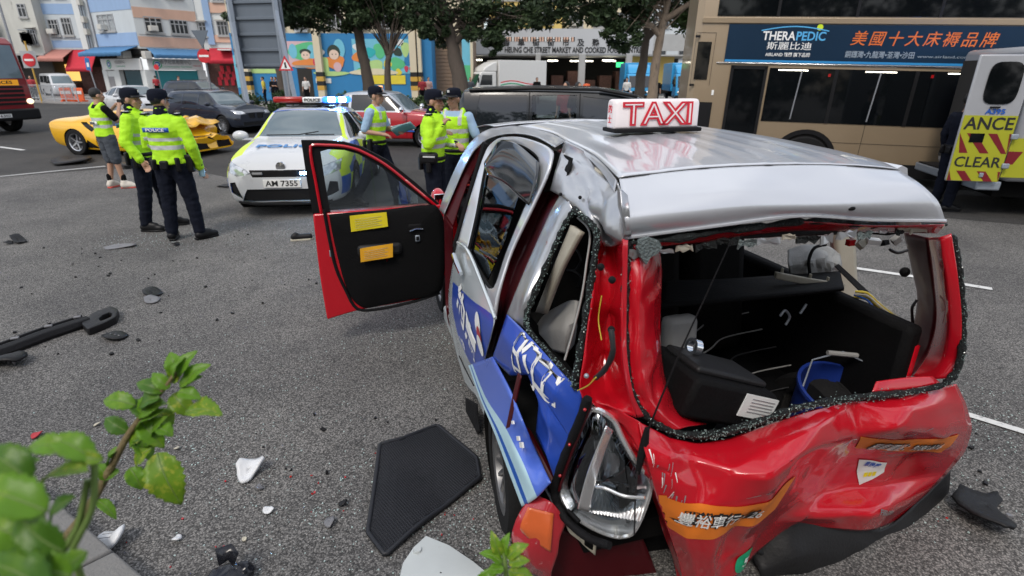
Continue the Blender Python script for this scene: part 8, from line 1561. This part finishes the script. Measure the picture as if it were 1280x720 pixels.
def scrap(label,pts,m_,h=.02,name='plastic_fragment',cat='debris',seed=0,bend=.03,extra=None,group='wreckage on the road'):
 """a torn piece of panel: irregular outline, bent and thick"""
 rnd=random.Random(seed);P=[Vector(p)for p in pts];c=sum(P,Vector())/len(P);o=thing(name,label,cat,(c.x,c.y,0),0,group)
 ring=[p-Vector((c.x,c.y,0))for p in crom(P+[P[0]],3)[:-1]];ring=[q*(1+rnd.uniform(-.06,.06))for q in ring]
 L_=max(q.length for q in ring);f=lambda q:Vector((q.x,q.y,.006+h+bend*math.sin(q.x/L_*2.1+seed)+bend*.6*math.cos(q.y/L_*2.7+seed)))
 b=MB();top=[[Vector((q.x*k,q.y*k,0))for q in ring]for k in(1,.66,.33,.02)]
 zs=[f(q).z for r_ in top for q in r_];z0=min(zs)-.008
 b.loft([[Vector((q.x,q.y,f(q).z-z0))for q in r_]for r_ in top],False);b.build('shell',m_,o,smooth=32,solid=max(.006,h*.5));
 if extra:extra(o,L_)
 return o
def lugs(o,L_):
 for k in range(3):b=MB();b.box((L_*(.4-.35*k),L_*.12*(k-1),.02),(L_*.12,L_*.08,.03),(.1,.2,k));b.build('lug','debris_grey',o,bevel=.003)
scrap('flat ribbed black fragment beside the long bumper strip',[(-3.804,3.569,0),(-3.691,3.644,0),(-3.566,3.607,0),(-3.503,3.488,0),(-3.606,3.442,0),(-3.75,3.475,0)],'debris_black',.03,seed=1,extra=lugs)
scrap('small black clip fragment near the bracket of the bumper strip',[(-3.282,3.982,0),(-3.213,4.041,0),(-3.081,3.998,0),(-3.085,3.898,0),(-3.182,3.884,0)],'debris_black',.015,seed=2,bend=.012,extra=lugs)
scrap('black curved trim piece lying on a grey one',[(-3.558,4.936,0),(-3.489,5,0),(-3.359,4.938,0),(-3.347,4.816,0),(-3.452,4.815,0)],'debris_black',.02,seed=3,bend=.012)
scrap('grey curved trim piece under the black one',[(-3.43,4.756,0),(-3.392,4.815,0),(-3.293,4.776,0),(-3.269,4.661,0),(-3.356,4.66,0)],'debris_grey',.012,seed=4,bend=.01)
scrap('pale strip of trim lying before the two left officers',[(-4.912,6.361,0),(-4.828,6.496,0),(-4.635,6.532,0),(-4.59,6.431,0),(-4.721,6.363,0),(-4.849,6.297,0)],'debris_grey',.012,seed=5,bend=.008)
scrap('large black underbody panel lying by the yellow supercar',[(-10.896,13.245,0),(-11.327,14.189,0),(-10.77,14.201,0),(-9.962,13.264,0),(-9.974,12.891,0),(-10.339,12.646,0)],'debris_black',.05,seed=6,bend=.04,extra=lugs)
scrap('small black panel between the yellow supercar and the officers',[(-8.948,12.791,0),(-9.203,13.408,0),(-8.771,12.914,0),(-8.368,12.231,0),(-8.541,12.228,0)],'debris_black',.04,seed=7)
scrap('thin black strip on the road before the police car',[(-5.511,10.247,0),(-5.48,10.487,0),(-5.261,10.409,0),(-5.267,10.173,0)],'debris_black',.01,seed=8,bend=.01)
scrap('black wheel arch liner piece lying on the road beside the taxi',[(2.134,2.136,0),(2.239,2.214,0),(2.327,2.192,0),(2.446,2.226,0),(2.428,2.17,0),(2.335,2.095,0),(2.296,1.965,0),(2.235,1.909,0),(2.181,1.923,0),(2.134,2.003,0),(2.119,2.073,0)],'debris_black',.025,seed=9,bend=.035,extra=lugs)
scrap('black piece with tabs near the left speckled road edge',[(-6.277,6.654,0),(-6.217,6.726,0),(-6.049,6.621,0),(-6.082,6.517,0)],'debris_black',.02,seed=10)
scrap('white folded plastic shard on the asphalt',[(-1.446,2.364,0),(-1.43,2.402,0),(-1.343,2.429,0),(-1.309,2.39,0),(-1.342,2.328,0),(-1.37,2.279,0),(-1.41,2.303,0)],'debris_white',.03,seed=11,bend=.03,name='white_shard')
scrap('cracked white plastic shard close to the kerb',[(-1.846,1.885,0),(-1.83,1.94,0),(-1.763,1.95,0),(-1.718,1.885,0),(-1.743,1.832,0),(-1.797,1.85,0)],'debris_white',.03,seed=12,bend=.03,name='white_shard',extra=lambda o,L_:[MB().tube([(-L_*.6,y*L_,.05),(L_*.5,y*L_+.01,.055)],.002,4).build('crack','debris_grey',o)for y in(-.2,.15)])
SMALL=[(-1.169,2.091,0.027,'debris_white','small white sliver between shard and rubber mat'),(-0.851,2.011,0.034,'debris_grey','small pale grey chip beside the rubber mat'),(-0.821,2.14,0.024,'debris_black','small black chip beside the rubber mat'),(-1.508,1.913,0.025,'debris_white','small white chip beside the black bag'),(-1.277,2.244,0.02,'debris_grey','tiny grey chip beneath the white folded shard'),(-1.952,2.119,0.027,'debris_grey','small grey chip above the cracked white shard'),(-1.205,1.915,0.014,'bracket_beige','tiny beige chip on the asphalt'),(-2.753,2.675,0.032,'cloth_red','small reddish brown flake behind the leaves'),(-2.482,2.786,0.019,'bracket_beige','tiny beige chip behind the stem'),(-1.875,2.562,0.018,'bracket_beige','tiny beige chip beside the hanging leaf'),(-4.126,6.503,0.049,'debris_black','small black chip behind the two left officers'),(-6.208,6.55,0.049,'debris_black','small dark chip at the far left of the yard')]
for i,(x,y,r_,m_,lab)in enumerate(SMALL):
 rnd=random.Random(70+i);pts=[(x+r_*rnd.uniform(.6,1.1)*math.cos(a),y+r_*rnd.uniform(.6,1.2)*math.sin(a),0)for a in np.linspace(0,6.2832,6,endpoint=False)];scrap(lab,pts,m_,.006,seed=30+i,bend=.25*r_,name='road_chip')
# shoe
sh=thing('shoe','single black shoe lying beyond the open taxi door','shoe',[(-2.677,6.764,0)][0],R(20));b=MB();b.capsule((-.09,0,.045),(.1,0,.04),.04,.042);b.capsule((-.09,0,.05),(-.06,0,.075),.04,.036);o=remesh(b,.012,2);link('upper',o,'debris_black',sh,60);b=MB();b.loft([[(-.13,-.03,z),(-.05,-.04,z),(.1,-.045,z),(.145,0,z),(.1,.045,z),(-.05,.04,z),(-.13,.03,z)]for z in(0,.022)]);b.build('sole','bracket_beige',sh,bevel=.005)
# rubber mat with a moulded grid
mm=mat('mat_rubber',(.013,.014,.018),.5,var=.2,scale=6,spec=.5)
cor=[Vector(p)for p in[(-0.726,2.526,0),(-0.621,2.582,0),(-0.442,2.773,0),(-0.19,2.48,0),(-0.163,2.308,0),(-0.377,2.053,0),(-0.549,1.824,0),(-0.657,1.954,0)]]
mc=sum(cor,Vector())/len(cor);mt_=thing('rubber_mat','black rubber mat with moulded grid lying beside the taxi wheel','mat',(mc.x,mc.y,0))
out_=[p-mc for p in[c1.lerp(c2,k_)for c1,c2 in zip(cor,cor[1:]+cor[:1])for k_ in(.04,.25,.5,.75,.96)]];b=MB()
def mz(p):return.012+.05*math.exp(-((p.x-out_[2].x)**2+(p.y-out_[2].y)**2)/.03)+.012*math.sin(p.x*7+p.y*5)**2
b.loft([[Vector((p.x*k,p.y*k,mz(p*k)))for p in out_]for k in(1,.97,.8,.6,.4,.2,.01)],False);sheet=b.build('sheet','mat_rubber',mt_,smooth=50,solid=.008)
b=MB();b.tube([Vector((p.x,p.y,mz(p)+.003))for p in out_+[out_[0]]],.012,8);b.build('edge_bead','mat_rubber',mt_,smooth=50)
# grid of ribs clipped to the outline
def inside(x,y):
 c=False;n=len(out_)
 for i in range(n):
  a,d=out_[i],out_[(i+1)%n]
  if(a.y>y)!=(d.y>y)and x<(d.x-a.x)*(y-a.y)/(d.y-a.y)+a.x:c=not c
 return c
ang=math.atan2(cor[3].y-cor[2].y,cor[3].x-cor[2].x);ca_,sa_=math.cos(ang),math.sin(ang);rib=MB()
for d1 in(0,1):
 for k in range(-48,49):
  run=[]
  for j in range(-40,41):
   a_,b2=(k*.0125,j*.015)if d1 else(j*.015,k*.0125);x,y=a_*ca_-b2*sa_,a_*sa_+b2*ca_
   if inside(x*1.03,y*1.03):run.append(Vector((x,y,mz(Vector((x,y,0)))+.005)))
   else:
    if len(run)>1:rib.tube(run[::4]+[run[-1]],.0036,4,False)
    run=[]
  if len(run)>1:rib.tube(run[::4]+[run[-1]],.0036,4,False)
o=rib.build('moulded_grid','mat_rubber',mt_,smooth=60,fix=False);o['kind']='stuff'
# white plastic tank shell, black bag
tk=thing('plastic_tank','white rounded plastic tank shell lying by the taxi wheel','plastic part',(0,0,0));tp_=[Vector(p)for p in[(-0.456,1.721,0),(-0.378,1.873,0),(-0.151,1.73,0),(-0.044,1.599,0),(-0.238,1.48,0),(-0.436,1.563,0)]];tc_=sum(tp_,Vector())/len(tp_);tk.location=(tc_.x,tc_.y,0);rg=[p-tc_ for p in tp_];rg=crom(rg+[rg[0]],2)[:-1]
b=MB();b.loft([[p+Vector((0,0,.0))for p in rg],[p*1.01+Vector((0,0,.05))for p in rg],[p*.95+Vector((0,0,.085))for p in rg],[p*.5+Vector((0,0,.095))for p in rg],[p*.02+Vector((0,0,.097))for p in rg]],False);b.build('shell','plastic_milk',tk,smooth=50);b=MB();b.lathe([(.001,.1),(.016,.1),(.02,.085),(.02,.06)],rg[1]*.8,'Z',14);b.build('filler_boss','plastic_milk',tk)
bg=thing('plastic_bag','crumpled black plastic bag at the bottom of the yard','bag',[(-1.166,1.695,0)][0]);b=MB();b.ball((0,0,.03),(.085,.055,.035),22,14);b.ball((.05,.02,.04),(.04,.03,.035),16,10);me=remesh(b,.008,1)
for v in me.vertices:k=mnoise.noise(v.co*19);v.co=v.co+v.normal*(.011*(1-2*abs(k)));v.co.z=max(v.co.z,.002)
link('bag_skin',me,'bag_black',bg,18);b=MB();b.loft([[(-.03,.0,.09),(.0,.02,.1),(.03,0,.09)],[(-.05,.03,.15),(.01,.05,.16),(.05,.02,.14)]],False,False);b.build('bag_neck','bag_black',bg,solid=.003)
# glass crumbs strewn over the road
def strew(name,centers,count,seed,size,m_='crumb_clear'):
 rnd=random.Random(seed);b=MB()
 for _ in range(count):
  c,r_=centers[rnd.randrange(len(centers))];a=rnd.uniform(0,6.28);d=r_*rnd.random()**.7;s_=rnd.uniform(*size);b.box((c[0]+d*math.cos(a),c[1]+d*math.sin(a)*.7,s_*.4),(s_,s_*rnd.uniform(.5,1.4),s_*rnd.uniform(.4,1)),(rnd.uniform(-.4,.4),rnd.uniform(-.4,.4),rnd.uniform(0,3)))
 o=b.build(name,m_,None,smooth=0,fix=False);return tag(o,'crumbs of broken glass scattered over the asphalt','glass',kind='stuff')
mat('crumb_bright',(.42,.52,.50),.15,var=.6,scale=90,spec=.8)
strew('broken_glass',[(p,r_)for p,r_ in zip([(-4.163,7.13,0),(-4.467,6.745,0),(-2.241,6.769,0),(-1.731,3.375,0),(-0.923,2.092,0),(-0.405,2.26,0),(-0.515,4.016,0),(2.261,2.331,0),(2.934,2.914,0),(0.004,1.813,0),(-1.802,2.577,0)],(1.2,.8,1.2,1.4,.7,.5,.7,.7,.6,.4,.7))],3200,8,(.002,.007),'crumb_bright')
strew('red_lens_chips',[(p,r_)for p,r_ in zip([(-0.306,2.094,0),(-0.913,2.317,0),(2.134,2.104,0),(-0.065,1.792,0),(-1.308,2.09,0)],(.35,.6,.4,.25,.6))],30,9,(.004,.011),'lamp_red')
strew('dark_chips',[(p,r_)for p,r_ in zip([(-3.903,5.799,0),(-2.681,5.072,0),(-3.151,3.998,0),(-0.991,2.581,0),(-2.951,6.761,0),(2.546,2.597,0),(-4.872,5.79,0)],(1.5,1.2,.9,.7,1.2,.6,1.2))],110,10,(.004,.022),'debris_black')
# ------------------------------------------------------------------ foreground shrub
def leafy(name,a,b_,sc):
 m=mat(name,a,.38,var=.25,scale=sc,spots=(b_,sc*2.2,.52),spec=.5);p=m.node_tree.nodes['Principled BSDF'];p.inputs['Transmission Weight'].default_value=0
 nt=m.node_tree;tr=nt.nodes.new('ShaderNodeBsdfTranslucent');mxs=nt.nodes.new('ShaderNodeMixShader');mxs.inputs[0].default_value=.45;src=p.inputs['Base Color'].links[0].from_socket;nt.links.new(src,tr.inputs[0]);out=nt.nodes['Material Output'];nt.links.new(p.outputs[0],mxs.inputs[1]);nt.links.new(tr.outputs[0],mxs.inputs[2]);nt.links.new(mxs.outputs[0],out.inputs[0]);return m
leafy('leaf_fresh',(.17,.36,.025),(.27,.44,.04),16);leafy('leaf_variegated',(.20,.36,.025),(.46,.50,.06),34);leafy('leaf_deep',(.09,.22,.022),(.15,.30,.03),14);mat('stem_brown',(.17,.13,.06),.7,var=.25,scale=30,bump=.4,bscale=120);mat('stem_green',(.14,.22,.05),.6,var=.2,scale=30)
def leaf(parent,base,tip,w,m_,droop=.12,up=(0,-.35,1),seed=0):
 rnd=random.Random(seed);B,T_=Vector(base),Vector(tip);d=T_-B;L_=d.length;x=d.normalized();n=Vector(up);n=(n-x*n.dot(x)).normalized();y=n.cross(x);n=Matrix.Rotation(rnd.uniform(-.5,.5),3,x)@n;y=n.cross(x);rows=[]
 for i in range(17):
  t=i/16;hw=w*2.75*t**.6*(1-t)**.9*(1+.08*(1 if i%2 else-1))if 0<t<1 else.0006;c=B+d*t+n*(L_*droop*math.sin(math.pi*t)-L_*droop*.5*t*t);row=[]
  for k in range(-3,4):
   s_=k/3;row.append(c+y*hw*s_+n*(abs(s_)**1.3*hw*.30+hw*.10*math.sin(t*13+s_*2+seed)*abs(s_)))
  rows.append(row)
 b=MB();b.grid(rows);b.cur=1;b.tube([r_[3]+n*.0004 for r_ in rows],[w*.05*(1.1-i/16)for i in range(17)],5,False);o=b.build('leaf',[m_,'stem_green'],parent,smooth=60,fix=False,solid=.0005)
 return o
pl=thing('foreground_shrub','leafy green hibiscus-like branch reaching up beside the kerb','shrub',(-1.75,.9,.05))
def lp(p):return Vector(p)-Vector(pl.location)
stem=[lp(p)for p in[(-0.911,0.773,1.056),(-0.866,0.798,1.123),(-0.808,0.826,1.194),(-0.766,0.852,1.263),(-0.73,0.877,1.327),(-0.693,0.895,1.374),(-0.661,0.91,1.412),(-0.633,0.923,1.445)]]
root_=[lp((-1.72,.92,.0)),lp((-1.5,.9,.5)),lp((-1.2,.93,1.0))]
b=MB();pth=crom(root_+stem,5);b.tube(pth,[.012-.0085*i/len(pth)for i in range(len(pth))],8);b.build('stem','stem_brown',pl,smooth=60)
LV=[[(-0.636,0.918,1.433),(-0.601,0.936,1.479)],[(-0.636,0.907,1.433),(-0.619,0.923,1.472)],[(-0.654,0.923,1.417),(-0.626,0.935,1.45)],[(-0.651,0.909,1.411),(-0.684,0.92,1.439)],[(-0.66,0.907,1.405),(-0.715,0.914,1.422)],[(-0.629,0.899,1.41),(-0.584,0.894,1.399)],[(-0.632,0.912,1.416),(-0.59,0.918,1.434)],[(-0.608,0.877,1.381),(-0.54,0.876,1.378)],[(-0.715,0.898,1.381),(-0.778,0.902,1.392)],[(-0.663,0.895,1.4),(-0.705,0.888,1.382)],[(-0.662,0.849,1.31),(-0.617,0.814,1.218)],[(-0.687,0.877,1.327),(-0.657,0.891,1.362)],[(-0.692,0.88,1.334),(-0.73,0.869,1.305)],[(-0.668,0.874,1.347),(-0.638,0.869,1.333)],[(-0.73,0.88,1.334),(-0.775,0.89,1.359)],[(-0.745,0.869,1.305),(-0.769,0.855,1.27)],[(-0.714,0.882,1.341),(-0.661,0.895,1.374)],[(-0.677,0.861,1.312),(-0.71,0.847,1.277)],[(-0.726,0.855,1.27),(-0.702,0.84,1.232)],[(-0.745,0.852,1.263),(-0.778,0.844,1.241)],[(-0.767,0.847,1.249),(-0.793,0.858,1.277)],[(-0.79,0.833,1.213),(-0.75,0.82,1.18)],[(-0.767,0.869,1.277),(-0.744,0.877,1.299)],[(-0.657,0.899,1.384),(-0.687,0.891,1.362)],[(-0.695,0.861,1.312),(-0.692,0.869,1.333)],[(-0.637,0.928,1.431),(-0.657,0.944,1.471)],[(-0.623,0.913,1.419),(-0.575,0.927,1.455)],[(-0.657,0.923,1.391),(-0.62,0.908,1.351)],[(-0.663,0.902,1.391),(-0.718,0.89,1.359)],[(-0.694,0.899,1.356),(-0.737,0.91,1.385)],[(-0.705,0.886,1.351),(-0.661,0.869,1.306)],[(-0.72,0.874,1.32),(-0.684,0.861,1.284)],[(-0.688,0.912,1.362),(-0.66,0.898,1.325)]]
WD=[0.015,0.011,0.015,0.013,0.015,0.014,0.013,0.025,0.018,0.018,0.032,0.018,0.018,0.016,0.016,0.015,0.021,0.022,0.018,0.016,0.015,0.011,0.013,0.016,0.015]
WD+=[.017,.017,.02,.02,.017,.02,.02,.018]
for i,(a,c_)in enumerate(LV):leaf(pl,lp(a),lp(c_),WD[i],['leaf_fresh','leaf_fresh','leaf_variegated','leaf_fresh','leaf_deep'][i%5]if i!=10 else 'leaf_variegated',.14,seed=i)
# nearer, out of focus leaves on side shoots
NR=[([(-0.485,0.513,1.577),(-0.548,0.513,1.577)],.020,'leaf_fresh'),([(-0.468,0.508,1.565),(-0.521,0.518,1.59)],.024,'leaf_fresh'),([(-0.46,0.487,1.566),(-0.521,0.48,1.548)],.022,'leaf_variegated'),([(-0.478,0.443,1.592),(-0.526,0.455,1.621)],.030,'leaf_deep'),([(-0.42,0.393,1.599),(-0.492,0.4,1.619)],.032,'leaf_fresh'),([(-0.451,0.398,1.556),(-0.504,0.406,1.577)],.030,'leaf_fresh'),([(-0.405,0.38,1.565),(-0.449,0.393,1.599)],.026,'leaf_deep'),([(-0.398,0.372,1.545),(-0.441,0.377,1.559)],.026,'leaf_fresh'),([(-0.403,0.352,1.549),(-0.465,0.362,1.575)],.03,'leaf_deep'),([(-0.489,0.493,1.527),(-0.52,0.48,1.493)],.02,'leaf_deep'),([(-0.512,0.492,1.578),(-0.56,0.471,1.525)],.026,'leaf_deep'),([(-0.422,0.418,1.525),(-0.453,0.405,1.492)],.022,'leaf_fresh'),([(-0.458,0.508,1.565),(-0.494,0.51,1.569)],.014,'leaf_variegated')]
for i,(pr_,w_,m_)in enumerate(NR):leaf(pl,lp(pr_[0]),lp(pr_[1]),w_*.62,m_,.16,seed=60+i)
for(a,c_)in(([(-0.476,0.5,1.544)][0],[(-0.52,0.461,1.443)][0]),([(-0.47,0.432,1.562)][0],[(-0.477,0.397,1.473)][0]),([(-0.468,0.506,1.561)][0],[(-0.493,0.471,1.468)][0])):b=MB();b.tube(crom([lp(a),(lp(a)+lp(c_))/2+Vector((.01,0,0)),lp(c_),lp(c_)+Vector((-.1,.1,-.5))],4),.004,6);b.build('side_shoot','stem_green',pl,smooth=60)
sp=thing('small_sprig','small variegated sprig in front of the taxi wheel','shrub',(-.02,.98,.0));
def ls(p):return Vector(p)-Vector(sp.location)
st0=ls([(-0.011,0.837,1.029)][0]);b=MB();b.tube(crom([(0,0,0),(.0,-.01,.4),st0,ls([(-0.015,0.851,1.066)][0])],5),.005,6);b.build('stem','stem_green',sp)
for i,(pr_,w_)in enumerate((([(-0.021,0.848,1.059),(-0.041,0.867,1.106)],.012),([(-0.015,0.848,1.059),(-0.005,0.865,1.103)],.012),([(-0.008,0.839,1.062),(0.034,0.85,1.09)],.014),([(-0.018,0.835,1.052),(-0.063,0.844,1.074)],.015),([(-0.005,0.828,1.06),(0.037,0.83,1.068)],.012),([(-0.014,0.824,1.05),(-0.049,0.821,1.044)],.014),([(-0.005,0.824,1.05),(0.018,0.814,1.026)],.014),([(-0.027,0.824,1.05),(-0.078,0.81,1.015)],.013),([(0.002,0.821,1.044),(0.046,0.818,1.035)],.012))):leaf(sp,ls(pr_[0]),ls(pr_[1]),w_,['leaf_variegated','leaf_fresh'][i%2],.14,seed=90+i)
# ------------------------------------------------------------------ finish
bpy.context.view_layer.update()
